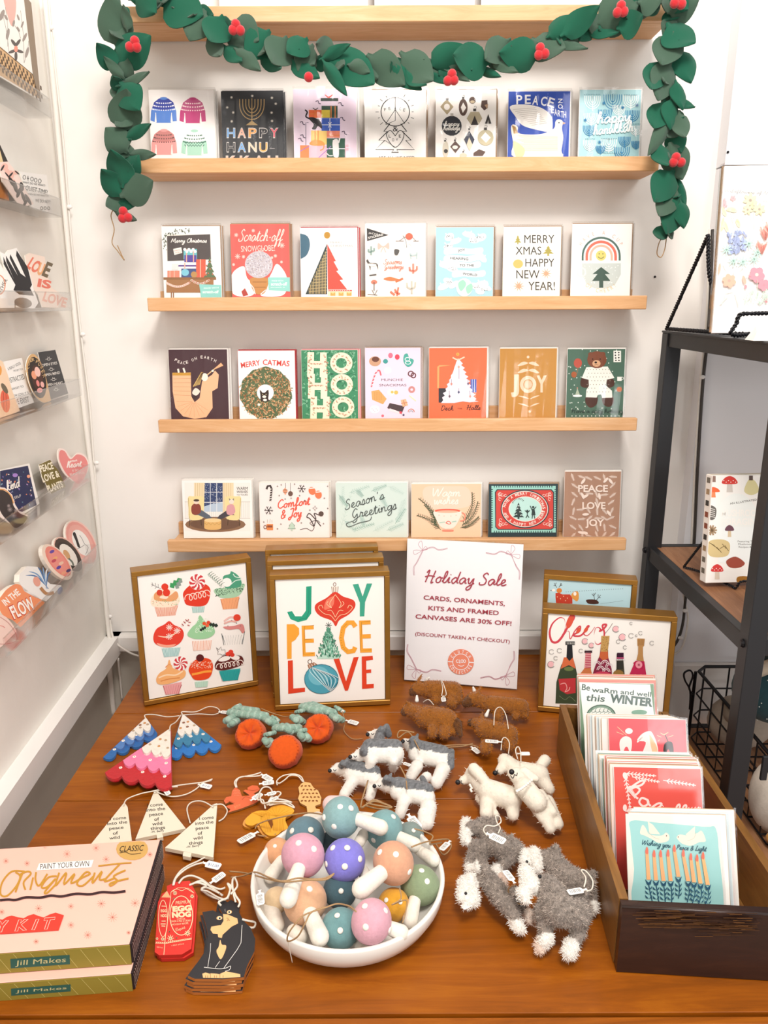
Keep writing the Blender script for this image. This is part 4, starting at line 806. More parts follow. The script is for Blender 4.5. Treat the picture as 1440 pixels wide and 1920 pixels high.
def a_world(a):
    w = '#f4f6f6'; rr = random.Random(8)
    for (x, y, s, t) in ((372, 205, 200, 0), (355, 245, 170, 0), (365, 280, 190, 0), (400, 328, 170, 0)): a.blob([(x-s/2, y-14), (x-s*.2, y-20), (x+s*.2, y-14), (x+s/2, y-20), (x+s/2, y+10), (x+s*.2, y+16), (x-s*.2, y+12), (x-s/2, y+18)], '#e9f0f1')
    for (x, y) in ((295, 128), (330, 150), (400, 115), (430, 145), (470, 130), (290, 178), (455, 235), (475, 245), (265, 275), (310, 300), (290, 370), (320, 385), (265, 395), (440, 395), (470, 380), (490, 400), (460, 420)): a.ell(x, y, rr.uniform(24, 36), rr.uniform(14, 20), w, rot=rr.uniform(-40, 40)); a.segs([(x-12, y-8, x-20, y-20), (x+8, y-8, x+16, y-20)], 6, w)
    q = [(x+rr.uniform(-20, 20), y+rr.uniform(-9, 9)) for (x, y) in ((295, 128), (290, 178), (430, 145), (460, 130), (310, 300), (480, 410), (290, 375), (440, 395)) for _ in range(11)]; a.dots(q, 2.4, '#4a5a60', 4)
    a.ell(376, 400, 45, 50, '#cfe9ea'); a.blob([(345, 375), (370, 360), (385, 385), (360, 420), (345, 400)], '#9fd6bf'); a.blob([(385, 400), (415, 380), (420, 410), (395, 435)], '#9fd6bf')
    for s, x0, x1, y, r in (('JOY', 342, 382, 208, -8), ('HEARING', 300, 398, 248, 3), ('TO THE', 350, 428, 287, 0), ('WORLD', 366, 445, 332, 6)): a.txt(s, x0, y, x1, 13, '#5b5a5e', rot=r, bold=.01)
card(2, 817, 926, 426, '#a9d3df', '#eef2f3', CD, a_world, 'pale blue joy to the world card with white banners and globe', 'pale blue joy card')
def a_xmas(a):
    k = '#39352f'; a.txt('MERRY', 700, 160, 862, 44, k); a.txt('XMAS', 653, 223, 792, 44, k); a.txt('HAPPY', 706, 288, 862, 44, k); a.txt('NEW', 657, 352, 782, 46, k); a.txt('YEAR!', 722, 415, 865, 46, k)
    a.tree(665, 118, 158, 38, '#a89d4c', 3, 10); a.tree(829, 175, 218, 62, '#a89d4c', 3, 12); a.ell(666, 273, 27, 24, '#efb86a')
    for (x, y, r) in ((818, 325, 32), (670, 393, 33)): 
        a.poly([(x+(r if i % 2 == 0 else r*.32)*math.cos(i*math.pi/10), y+(r if i % 2 == 0 else r*.32)*math.sin(i*math.pi/10)) for i in range(20)], '#c9a283')
card(2, 944, 1053, 425, '#f6f0e4', '#f6f0e4', CD, a_xmas, 'cream Merry Xmas Happy New Year card with olive trees and tan stars', 'cream Merry Xmas card')
def a_cup(a):
    for (r, w, c) in ((100, 11, '#4d6a62'), (78, 14, '#e5705d'), (57, 12, '#f3b39e')):
        a.line([(1115-r, 255)]+[(1115+r*math.cos(t), 232-r*math.sin(t)) for t in [math.pi-math.pi*k/20 for k in range(21)]]+[(1115+r, 255)], w, c)
    a.ell(1114, 228, 28, 28, '#d9cd76'); a.dots([(1104, 219), (1124, 219)], 3, '#4a4632'); a.ring(1114, 228, 17, 15, 3, '#4a4632', 20, 160, 10)
    a.poly([(1012, 270), (1221, 270), (1221, 330), (1190, 385), (1150, 405), (1080, 405), (1035, 380), (1012, 330)], '#c7cfcb'); a.ring(1008, 318, 22, 24, 8, '#d8dedb'); rr = random.Random(5)
    a.dots([(rr.uniform(1025, 1210), rr.uniform(280, 380)) for _ in range(34)], 3, '#eef1ef', 5)
    a.poly([(1115, 290), (1163, 328), (1135, 328), (1165, 365), (1126, 365), (1126, 402), (1104, 402), (1104, 365), (1066, 365), (1095, 328), (1068, 328)], '#40564c')
    a.arc('HAVE A CUP', 1114, 232, 118, 155, 25, 20, '#d9b3a6'); a.arc('OF CHEER!', 1114, 310, 118, 222, 318, 22, '#dcc9a2', up=False)
card(2, 1073, 1186, 420, '#f2efec', '#f2efec', CD, a_cup, 'white card with rainbow, smiling sun and tree in a teacup', 'rainbow teacup card')
# ---- fourth ledge ----
def a_angel(a):
    p = '#f3bc93'; a.poly([(106, 190), (217, 187), (220, 330), (240, 365), (270, 340), (285, 240), (345, 200), (362, 175), (385, 200), (378, 280), (345, 300), (348, 400), (310, 455), (240, 465), (170, 450), (125, 400), (108, 300)], p)
    a.segs([(112, 225+i*24, 218, 222+i*26) for i in range(5)], 2, '#c98a66'); a.segs([(235-10*math.cos(t), 360+10*math.sin(t), 235-105*math.cos(t), 350+105*math.sin(t)) for t in [.1+.3*k for k in range(9)]], 2, '#d39a74')
    a.rect(107, 188, 217, 205, '#c9963c'); a.segs([(145, 188, 140, 165), (182, 188, 172, 160)], 11, '#f6ecdf'); a.ell(240, 335, 16, 14, '#3d2a2b')
    a.blob([(225, 310), (245, 280), (272, 300), (250, 325)], '#f3e2d4'); a.ell(300, 215, 20, 24, '#f6ecdf'); a.segs([(232+i*9, 272-i*3, 282+i*2, 186) for i in range(5)], 6, '#d3b06a'); a.segs([(236+i*9, 272-i*3, 286+i*2, 188) for i in range(4)], 2, '#4c3830')
    a.line([(315, 202), (372, 155)], 6, '#f1c58f'); a.poly([(360, 162), (398, 128), (412, 146), (366, 166)], '#f1b487'); a.segs([(352, 182, 345, 172)], 12, '#f6ecdf')
    for i, ch in enumerate('PEACE ON EARTH'):
        if ch == ' ': continue
        x = [118, 136, 153, 171, 190, 0, 225, 243, 0, 277, 296, 315, 334, 354][i]; y = [116, 128, 136, 138, 134, 0, 122, 113, 0, 103, 103, 107, 114, 122][i]; r = [28, 18, 8, -4, -14, 0, -22, -20, 0, -6, 3, 10, 18, 22][i]; a.txt(ch, x, y, x+13, 17, '#efe6de', rot=r, bold=.01)
card(3, 315, 426, 655, '#4b3238', '#f1ece8', CE, a_angel, 'plum Peace on Earth card with peach angel blowing a horn', 'plum angel card', 'white')
def a_catmas(a):
    a.fill(.0006, .134, .2, .2, '#a92832'); a.txt('MERRY', 520, 160, 635, 32, '#d6443c', y1=142, bold=.02); a.txt('CATMAS', 648, 140, 808, 32, '#d6443c', y1=150, bold=.02)
    P = [(667+155*math.cos(t)*(1+.03*math.sin(9*t)), 310+155*math.sin(t)*(1+.03*math.sin(11*t))) for t in [2*math.pi*k/60 for k in range(60)]]
    a.poly(P, '#5a6a48'); rr = random.Random(6); L = {0: [], 1: [], 2: [], 3: []}
    for k in range(900):
        r = 156*math.sqrt(rr.random()); t = rr.uniform(0, 6.28)
        if r < 52: continue
        x, y = 667+r*math.cos(t), 310+r*math.sin(t); d = rr.uniform(0, 3.1); L[k % 4].append((x, y, x+13*math.cos(d), y+13*math.sin(d)))
    for k, c in enumerate(('#c79a6c', '#3f5b3c', '#e0b98c', '#a3683e')): a.segs(L[k], 4, c)
    a.ell(664, 308, 51, 50, '#f7f3ee'); a.blob([(632, 295), (640, 305), (660, 308), (678, 292), (685, 310), (682, 345), (690, 358), (640, 360), (635, 330)], '#33241f'); a.poly([(632, 310), (631, 290), (645, 305)], '#33241f'); a.poly([(672, 305), (682, 288), (685, 310)], '#33241f'); a.ell(658, 332, 12, 8, '#efe6dc'); a.dots([(648, 318), (668, 318)], 3, '#e9dba0'); a.ell(662, 352, 12, 7, '#f3ece2'); a.ell(626, 380, 9, 8, '#f3ece2')
card(3, 445, 553, 657, '#f7f5f3', '#b5373c', CE, a_catmas, 'white Merry Catmas card with cat peeking through a round wreath', 'wreath cat card', 'red')
def a_ho(a):
    rr = random.Random(9); G = []; D = []
    for k in range(330):
        x, y = rr.uniform(885, 1205), rr.uniform(55, 470); t = rr.uniform(0, 6.28); (G if k % 2 else D).append((x, y, x+17*math.cos(t), y+17*math.sin(t)))
    a.segs(G, 6, '#7db894'); a.segs(D, 5, '#2f6f50')
    for i, (y, xo) in enumerate(((195, 0), (325, 5), (460, 18))):
        a.txt('H', 915+xo, y+5, 1030+xo, 125, '#efe8cf', rot=1, bold=.075); 
        a.ring(1120+xo*.6, y-65, 50, 47, 34, '#efe8cf')
        q = [(920+xo+rr.choice([8, 105])+rr.uniform(-10, 12), y-rr.uniform(5, 120)) for _ in range(30)]+[(1120+xo*.6+50*math.cos(t)+rr.uniform(-9, 9), y-65+47*math.sin(t)+rr.uniform(-9, 9)) for t in [k*.25 for k in range(25)]]+[(940+xo+k*9, y-60) for k in range(8)]
        a.dots(q[::2], 5.5, '#d9c3a6', 6); a.dots(q[1::2], 5, '#c98f7a', 6); a.dots([(x+5, y2+4) for x, y2 in q[::3]], 3, '#7b8f5a', 5)
card(3, 564, 671, 656, '#3f8a63', '#f1e9dd', CE, a_ho, 'green leafy HO HO HO card with blossom-filled letters', 'green HO HO HO card', 'pink')
def a_munch(a):
    k = '#7b6069'; a.ell(1322, 120, 36, 30, '#c89c7e'); a.ell(1325, 108, 22, 16, '#6b4034'); a.ell(1415, 85, 14, 16, '#e8738c'); a.ell(1385, 120, 15, 14, '#3f9b96')
    a.curve([(1300, 275), (1315, 220), (1330, 185), (1348, 175), (1358, 205)], 9, '#e46a73'); a.segs([(1300+i*6, 262-i*20, 1312+i*6, 258-i*20) for i in range(5)], 5, '#f7eef4')
    a.txt('MUNCHIE', 1360, 238, 1490, 15, '#5b4a55'); a.txt('SNACKMAS', 1348, 270, 1510, 15, '#5b4a55')
    a.poly([(1300, 300), (1345, 290), (1392, 345), (1370, 378), (1305, 350)], '#e3a565'); a.dots([(1320+10*(i % 5), 310+12*(i//5)) for i in range(20)], 3, '#c48546', 5); a.ell(1420, 305, 24, 20, '#f6efe4'); a.ell(1425, 305, 9, 8, '#f0b860')
    a.ell(1320, 408, 30, 24, '#f4eef4'); a.dots([(1305+8*i, 405+(i % 3)*8) for i in range(5)], 3, '#c9b4c9', 5); a.ell(1398, 175, 22, 20, '#f6f1f6'); a.ell(1368, 447, 8, 8, '#d9687b')
    a.poly([(1395, 400), (1410, 370), (1500, 390), (1480, 440)], '#4b3a3f'); a.poly([(1405, 415), (1480, 440), (1478, 425), (1410, 402)], '#f4dfe4')
    a.fr(*CG); a.ell(15, 92, 14, 16, '#e0485c'); a.blob([(55, 80), (75, 72), (85, 95), (112, 110), (100, 140), (75, 150), (52, 120)], '#4aa79a'); a.ring(75, 105, 14, 10, 4, '#e6f4f0'); a.ring(78, 125, 16, 9, 4, '#e6f4f0')
    a.ring(95, 190, 15, 14, 7, '#6b4148'); a.ring(110, 200, 13, 14, 7, '#6b4148'); a.ring(100, 283, 14, 14, 12, '#c98a86'); a.ell(8, 300, 12, 11, '#f0b860'); a.poly([(35, 345), (65, 338), (78, 375), (48, 385)], '#e2b48c'); a.segs([(50, 345, 62, 380), (38, 365, 75, 358)], 4, '#c47a5c'); a.segs([(85, 318, 125, 350)], 6, '#f4e2b4')
    a.ring(97, 415, 18, 18, 4, '#c47a5c', 180, 360, 10); a.ring(97, 417, 10, 10, 4, '#8fa9b4', 180, 360, 10); a.dots([(35, 418)], 8, '#e0485c'); a.dots([(52, 432)], 7, '#5b5a78')
card(3, 684, 789, 652, '#eed7e9', '#efe6ee', CE, a_munch, 'pink Munchie Snackmas card scattered with little foods', 'pink snack card')
def a_deck(a):
    a.rect(258, 275, 330, 360, '#34333b'); a.rect(445, 222, 480, 300, '#4a5fb0'); a.segs([(455, 222, 455, 300), (468, 222, 468, 300)], 3, '#c9d1ee')
    a.poly([(250, 150), (262, 140), (330, 140), (262, 150), (260, 275), (250, 275)], '#f3a468')
    P = [(372, 100)]; rr = random.Random(3)
    for i in range(9): P += [(398+i*10+rr.uniform(0, 8), 130+i*26), (390+i*10, 140+i*26)]
    P += [(494, 352), (440, 358), (400, 352), (350, 362), (272, 362)]
    for i in range(9): P += [(285+(8-0)*0+i*9, 345-i*26), (268+i*11-rr.uniform(0, 8)+12, 330-i*26)]
    a.poly(P, '#ecdff0'); a.curve([(340, 95), (372, 108), (410, 92)], 8, '#f5cdb6'); a.star(370, 76, 10, 4, '#f0b458', 4)
    a.segs([(333, 222, 333, 245), (431, 218, 431, 240), (378, 160, 378, 220), (320, 290, 322, 330), (376, 275, 376, 300), (440, 290, 443, 320)], 2.5, '#8a7488')
    for (x, y, c) in ((333, 250, '#d08a78'), (431, 248, '#6f6078'), (376, 298, '#43506f'), (443, 322, '#d49a8a'), (322, 322, '#6b5560'), (376, 150, '#d0a890')): a.poly([(x, y-9), (x+7, y), (x, y+11), (x-7, y)], c)
    a.scr('Deck', 268, 405, 345, 14, 4, '#5c2f2a'); a.txt('THE', 368, 398, 396, 7, '#5c2f2a'); a.scr('Halls', 420, 402, 502, 14, 4, '#5c2f2a')
card(3, 804, 914, 652, '#e9714a', '#f5efec', CG, a_deck, 'orange Deck the Halls card with a white feathery tree', 'orange tree card', 'white')
def a_joy(a):
    p = '#f3cbb0'; a.ell(783, 92, 8, 8, p); a.ell(792, 412, 8, 8, p)
    def leafp(x0, y0, x1, y1, b): a.blob([(x0, y0), ((x0*2+x1)/3, (y0*2+y1)/3-b), ((x0+2*x1)/3, (y0+2*y1)/3-b), (x1, y1), ((x0+x1)/2, (y0+y1)/2+b*.35)], p)
    for (y, s) in ((148, 1), (190, 1)): leafp(722, y-4, 783, y-20, 14) ; leafp(786, y-20, 848, y-4, 14)
    for (y) in (340, 385): leafp(724, y-20, 790, y-2, 6); leafp(794, y-2, 850, y-22, 6)
    a.txt('J', 682, 290, 730, 90, p, bold=.06); a.ring(783, 253, 38, 40, 20, p); a.ring(783, 253, 23, 23, 3, p); a.segs([(783, 253, 783+22*math.cos(k*math.pi/4), 253+22*math.sin(k*math.pi/4)) for k in range(8)], 5, p); a.txt('Y', 832, 295, 892, 92, p, bold=.04)
    for k in range(8): a.ell(783+15*math.cos(k*.785+.39), 253+15*math.sin(k*.785+.39), 5, 4, p)
card(3, 937, 1045, 653, '#bd8840', '#f3e9dc', CG, a_joy, 'mustard brown JOY card with pink leaf shapes', 'mustard JOY card', 'white')
def a_bear(a):
    rr = random.Random(12); a.dots([(rr.uniform(1020, 1355), rr.uniform(45, 430)) for _ in range(70)], 3.5, '#dfe7e0', 6)
    f = '#4c2f25'; a.blob([(1098, 215), (1135, 215), (1140, 265), (1110, 272), (1090, 255)], f); a.blob([(1245, 215), (1285, 225), (1287, 260), (1258, 272), (1243, 250)], f)
    a.blob([(1125, 325), (1188, 325), (1185, 370), (1150, 390), (1122, 365)], f); a.blob([(1220, 325), (1278, 320), (1285, 360), (1260, 385), (1225, 370)], f)
    a.poly([(1125, 152), (1250, 148), (1290, 215), (1245, 225), (1240, 260), (1275, 290), (1278, 330), (1218, 332), (1212, 312), (1192, 312), (1186, 330), (1122, 328), (1125, 285), (1140, 262), (1138, 225), (1098, 215)], '#f1eee6')
    a.dots([(1130+18*(i % 8)+(i//8 % 2)*8, 165+22*(i//8)) for i in range(56) if not ((i//8) in (5,) and i % 8 in (3, 4))], 3.2, '#8f8878', 4)
    a.ell(1150, 78, 15, 14, '#7a4630'); a.ell(1222, 76, 15, 14, '#7a4630'); a.ell(1187, 108, 57, 50, '#7a4630'); a.ell(1184, 130, 24, 20, '#d7a983'); a.ell(1180, 124, 8, 6, '#2a1a16'); a.dots([(1162, 104), (1206, 104)], 4, '#20130f'); a.curve([(1172, 140), (1184, 136), (1196, 140)], 2, '#3a241c')
    a.ell(1075, 128, 24, 28, '#b8503f'); a.curve([(1075, 155), (1068, 190), (1055, 215)], 4, '#8f6a44'); a.ell(1052, 195, 16, 18, '#a35a34'); a.rect(1284, 55, 1328, 122, '#f4f1ea'); a.dots([(1295, 66), (1315, 66), (1295, 82), (1315, 80), (1297, 98), (1315, 96), (1298, 112), (1316, 112)], 5, '#2b2a28', 6)
    a.rect(1306, 208, 1332, 232, '#f1efe8'); a.ring(1336, 217, 7, 7, 3, '#f1efe8'); a.ell(1318, 282, 16, 15, '#c06a3d'); a.segs([(1072, 270, 1072, 315)], 6, '#c98a78'); a.ell(1072, 320, 28, 7, '#eef1ee'); a.poly([(1060, 312), (1072, 275), (1086, 312)], '#a9b7a2')
    a.scr('Have a cozy holiday', 1036, 420, 1345, 12, 3.5, '#23352e', slant=.15); a.dots([(1040+23*i, 438) for i in range(14)], 3.5, '#dfe7e0', 6)
card(3, 1064, 1173, 654, '#4c6b5b', '#f2efec', CG, a_bear, 'green cozy holiday card with brown bear in white pyjamas', 'green bear card', 'white')
# ---- lowest ledge (landscape) ----
def a_chairs(a):
    a.rect(145, 110, 530, 395, '#f3efe9'); a.segs([(148+i*11, 220, 148+i*11, 315) for i in range(35)], 2, '#cfcac4'); a.segs([(145, 222, 530, 222), (145, 318, 530, 318)], 3, '#c3bdb6')
    a.ell(325, 355, 178, 45, '#8a6a50'); a.ell(325, 352, 150, 36, '#6f5341')
    a.rect(258, 112, 368, 280, '#33446f'); rr = random.Random(2); a.dots([(rr.uniform(262, 364), rr.uniform(115, 240)) for _ in range(110)], 1.8, '#dfe6ee', 4); a.poly([(258, 250), (300, 235), (368, 225), (368, 280), (258, 280)], '#b9cbdc'); a.segs([(295, 112, 295, 280), (333, 112, 333, 280), (258, 165, 368, 165), (258, 225, 368, 225)], 3.5, '#eef0f2')
    for (x0, x1) in ((200, 262), (368, 432)): a.poly([(x0, 110), (x1, 110), (x1-4 if x0 < 300 else x1, 300), (x0 if x0 < 300 else x0+2, 300)], '#ecd9b4'); a.segs([(x0+8+k*13, 112, x0+8+k*13, 298) for k in range(4)], 2, '#cfb583')
    for s, cx in ((1, 215), (-1, 425)):
        X = lambda x: cx+s*x
        a.blob([(X(-50), 195), (X(-20), 190), (X(30), 190), (X(45), 210), (X(35), 300), (X(28), 325), (X(-40), 325), (X(-48), 260)], '#f0dca0'); a.line([(X(-48), 200), (X(-42), 322)], 2, '#8a7650'); a.segs([(X(-40), 325, X(-42), 365), (X(25), 325, X(28), 360)], 4, '#4c3828')
        a.poly([(X(-15), 300), (X(30), 270), (X(75), 300), (X(90), 318), (X(70), 325), (X(10), 300)], '#5c6470' if s > 0 else '#46424a')
    a.blob([(185, 250), (205, 232), (235, 240), (240, 280), (215, 298), (188, 290)], '#8c4437'); a.ell(214, 222, 17, 14, '#eed9c6'); a.ell(214, 213, 17, 7, '#4a3a32'); a.blob([(395, 245), (430, 238), (442, 280), (420, 300), (392, 290)], '#d9a0a6'); a.ell(420, 220, 15, 15, '#e9dfd2'); a.poly([(407, 215), (405, 200), (415, 208)], '#8a8078'); a.poly([(425, 208), (434, 200), (434, 216)], '#8a8078')
    a.rect(260, 330, 360, 375, '#e0b672'); a.ell(310, 375, 50, 12, '#e0b672'); a.ell(310, 330, 50, 12, '#efd09a'); a.line([(262+i*12, 345+(12 if i % 2 else 0)) for i in range(9)], 2, '#a77c3c')
    for k, (s, y, h) in enumerate((('WARM', 152, 18), ('WISHES', 170, 14), ('TO YOURS', 184, 7))): a.txt(s, 450, y, 515, h, '#3a3632')
card(4, 340, 472, 900, '#f7f5f2', '#d9d4cc', CH, a_chairs, 'white framed card with two armchairs by a snowy window, far left lowest ledge', 'armchairs card', 'white')
def a_comfort(a):
    c = '#e2604c'; k = '#3b302e'; a.scr('Comfort', 688, 262, 880, 25, 7, c, y1=238); a.scr('& Joy', 705, 320, 830, 26, 7, c, y1=308)
    a.line([(625, 148), (632, 130), (648, 128), (655, 145), (648, 220)], 12, k); a.segs([(640+2*i % 8, 150+i*14, 655, 146+i*14) for i in range(6)], 4, '#f4eee9')
    for (x, y, s) in ((832, 145, 24), (638, 272, 26)): 
        a.star(x, y, s, 4, k, 3); a.segs([(x+.6*s*math.cos(t), y+.6*s*math.sin(t), x+.9*s*math.cos(t+.4), y+.9*s*math.sin(t+.4)) for t in [i*1.047 for i in range(6)]], 3, k)
    a.segs([(737, 108, 737, 140), (766, 108, 766, 160)], 2, k); a.poly([(734, 138), (750, 158), (736, 182), (720, 158)], '#e9a07c'); a.segs([(722, 152, 748, 152), (724, 165, 746, 165)], 3, k); a.ell(766, 174, 14, 15, '#6d5046')
    for (x, y, r) in ((893, 158, -30), (930, 180, -10)): a.ell(x, y, 20, 24, '#ef7d52', rot=r); a.segs([(x-16, y-14, x+18, y-18)], 6, '#f4eee9')
    a.poly([(774, 342), (792, 362), (785, 362), (797, 380), (780, 380), (780, 392), (768, 392), (768, 380), (750, 380), (764, 362), (757, 362)], '#bcd6c6'); a.line([(774, 342), (792, 362), (785, 362), (797, 380), (750, 380), (764, 362), (757, 362)], 2, '#5b7a6c', True)
    a.rect(626, 352, 664, 388, '#e08a4c'); a.ring(618, 370, 8, 10, 4, '#7b4a30'); a.rect(630, 360, 660, 372, '#8a4a34'); a.segs([(632, 345, 630, 325), (645, 345, 647, 322), (658, 345, 657, 328)], 2, '#b9a89f')
    a.curve([(822, 385), (860, 378), (890, 392), (905, 370), (880, 345), (920, 330), (940, 345)], 3, k); a.curve([(905, 365), (880, 320), (862, 312), (875, 290), (900, 310), (945, 365)], 5, k); a.curve([(905, 365), (915, 320), (905, 290), (935, 300)], 5, k); a.ell(946, 292, 15, 15, '#5c4a42')
    a.line([(910, 244), (915, 256), (924, 259), (915, 263), (910, 275), (905, 263), (895, 259), (905, 255)], 2, k, True)
    for (x, y) in ((690, 130), (712, 122), (700, 185), (735, 205), (820, 185), (830, 345), (710, 352), (960, 350), (965, 200), (610, 340), (790, 118), (985, 260), (880, 270), (770, 200), (690, 380), (850, 215), (985, 130)): a.star(x, y, 5, 2, '#6b5a56', 2)
card(4, 485, 616, 905, '#f4ebe8', '#efe2d4', CH, a_comfort, 'pale pink Comfort & Joy card with candy cane, mug and mittens doodles', 'Comfort card', 'white')
def frond(a, x0, y0, x1, y1, w, c, n=8, l=22, cv=0):
    dx, dy = x1-x0, y1-y0; L = math.hypot(dx, dy); ux, uy = dx/L, dy/L; S = []
    for i in range(1, n+1):
        t = i/(n+1); px, py = x0+dx*t-uy*cv*math.sin(math.pi*t), y0+dy*t+ux*cv*math.sin(math.pi*t); ll = l*(1-.5*t)
        for sg in (1, -1): S.append((px, py, px+(ux*.75-uy*sg*.66)*ll, py+(uy*.75+ux*sg*.66)*ll))
    a.segs(S, w, c); a.curve([(x0, y0), ((x0+x1)/2-uy*cv, (y0+y1)/2+ux*cv), (x1, y1)], w, c)
def a_season(a):
    rr = random.Random(20)
    for (x0, y0, x1, y1) in ((1060, 380, 1130, 150), (1070, 250, 1075, 130), (1110, 170, 1230, 130), (1240, 160, 1330, 125), (1340, 130, 1430, 175), (1440, 200, 1400, 300), (1080, 330, 1150, 395), (1130, 385, 1260, 350), (1250, 395, 1370, 330), (1330, 390, 1430, 350), (1200, 370, 1180, 300), (1380, 350, 1440, 260), (1050, 180, 1100, 250), (1150, 150, 1190, 190), (1290, 180, 1330, 250)): frond(a, x0, y0, x1, y1, 2, rr.choice(['#a9c6bd', '#8eb3a8', '#bfd5cd']), 9, 24)
    a.scr('Season', 1085, 270, 1270, 28, 4.5, '#4a5250', y1=215); a.scr("'s", 1275, 215, 1320, 24, 4.5, '#4a5250', y1=200); a.scr('Greetings', 1125, 325, 1390, 28, 4.5, '#4a5250', y1=262); a.curve([(1130, 335), (1095, 350), (1110, 368), (1170, 345), (1230, 330), (1242, 308)], 4, '#4a5250')
card(4, 629, 764, 905, '#d5e5de', '#eef2f0', CH, a_season, "mint green Season's Greetings card with leafy fronds", 'mint Seasons card', 'white')
def a_warm(a):
    g = '#4c5a40'
    a.blob([(165, 160), (200, 130), (320, 130), (420, 135), (450, 190), (440, 245), (330, 265), (200, 258), (175, 215)], '#f6d5bf'); a.scr('Warm', 215, 190, 385, 26, 6, '#fbeee4'); a.scr('wishes', 228, 235, 372, 24, 6, '#fbeee4')
    for (x0, y0, x1, y1, cv) in ((250, 375, 140, 200, 25), (270, 385, 130, 300, 15), (240, 370, 175, 240, 18), (400, 340, 455, 165, 25), (395, 360, 490, 220, 20), (385, 375, 495, 310, 12)): frond(a, x0, y0, x1, y1, 3, g, 13, 26, cv if x1 < 300 else cv)
    a.blob([(236, 275), (385, 275), (380, 320), (350, 370), (310, 382), (270, 368), (242, 320)], '#f7e6da'); a.ell(310, 275, 76, 12, '#e5604a'); a.ell(310, 279, 66, 8, '#f3b79c'); a.ring(392, 310, 22, 24, 7, '#e98a72', -90, 110); a.ell(312, 388, 36, 8, '#f0b09a'); a.segs([(280, 392, 345, 392)], 4, '#e5604a')
    a.curve([(300, 345), (315, 335), (330, 347), (318, 352), (300, 345)], 4, '#d8584a'); a.segs([(262, 345, 295, 340), (335, 340, 362, 335)], 6, '#a9cfc0'); a.dots([(260, 300), (290, 305), (330, 305), (360, 300)], 3, '#f0b7a0')
card(4, 771, 903, 907, '#f5ceae', '#f7efe8', CI, a_warm, 'peach Warm Wishes card with teacup and green sprigs', 'peach teacup card', 'white')
def a_xmasred(a):
    d = '#2b4046'; t = '#9ed8cd'; r = '#d3483f'
    a.rect(568, 128, 945, 402, t); n = 26
    a.segs([(585+i*13.5, 128, 585+i*13.5, 138) for i in range(n)]+[(585+i*13.5, 392, 585+i*13.5, 402) for i in range(n)], 5, d); a.segs([(566, 150+i*13, 576, 150+i*13) for i in range(18)]+[(938, 150+i*13, 948, 150+i*13) for i in range(18)], 5, d)
    a.poly([(600, 148), (920, 148), (936, 165), (936, 375), (920, 386), (605, 386), (590, 370), (588, 165)], d); a.poly([(604, 153), (916, 153), (930, 168), (930, 372), (916, 381), (608, 381), (595, 368), (594, 168)], r)
    for (x, y, sx, sy) in ((615, 175, 1, 1), (912, 175, -1, 1), (618, 360, 1, -1), (915, 360, -1, -1)):
        for k in range(3): a.ring(x+sx*k*18, y+sy*(4+k*3), 8, 7, 3, '#f3d9cf', 0, 300, 10); a.ring(x+sx*3, y+sy*k*16, 7, 8, 3, '#f3d9cf', 60, 360, 10)
    a.ell(764, 264, 142, 112, d, n=36); a.ell(764, 264, 136, 106, '#f3e4da', n=36); a.ell(764, 264, 132, 102, r, n=36); a.ell(766, 264, 98, 74, '#f3e4da', n=32); a.ell(766, 264, 93, 70, '#bfe6df', n=32)
    for s, A, B in (('HAVE A MERRY CHRISTMAS', 172, 8),):
        for i, ch in enumerate(s):
            if ch == ' ': continue
            th = R_(A+(B-A)*(i+.5)/len(s)); x, y = 764+110*math.cos(th), 268-90*math.sin(th); sl = -math.degrees(math.atan2(90*math.cos(th), 110*math.sin(th)))*-1; a.txt(ch, x-6, y+4, x+6, 17, '#f6e9df', rot=sl if sl < 90 else 0, bold=.02)
    s = 'AND A HAPPY NEW YEAR!'
    for i, ch in enumerate(s):
        if ch == ' ': continue
        th = R_(188+(352-188)*(i+.5)/len(s)); x, y = 764+122*math.cos(th), 262-97*math.sin(th); sl = -math.degrees(math.atan2(97*math.cos(th), 122*-math.sin(th))); a.txt(ch, x-6, y+4, x+6, 17, '#f6e9df', rot=sl, bold=.02)
    a.tree(726, 225, 312, 66, '#31403f', 5, 10); a.dots([(722, 260), (735, 280), (715, 295), (740, 300), (726, 245)], 3.5, '#e6f1ec'); a.segs([(726+30*math.cos(t), 235+28*math.sin(t), 726+40*math.cos(t), 235+38*math.sin(t)) for t in [-2.9+.25*k for k in range(10)]], 2.5, '#31403f')
    k = '#31403f'; a.ell(778, 274, 6, 6, k); a.segs([(778, 280, 778, 300), (778, 285, 764, 272), (778, 285, 793, 272), (778, 300, 770, 316), (778, 300, 788, 314)], 5, k); a.ell(812, 253, 7, 7, k); a.segs([(812, 285, 795, 245), (812, 270, 830, 250)], 5, k); a.poly([(806, 262), (820, 262), (826, 300), (802, 300)], k); a.segs([(808, 300, 806, 320), (818, 300, 822, 320)], 5, k)
card(4, 916, 1047, 907, '#2b4046', '#a38a72', CI, a_xmasred, 'dark card with red oval Merry Christmas medallion and small tree', 'red medallion card')
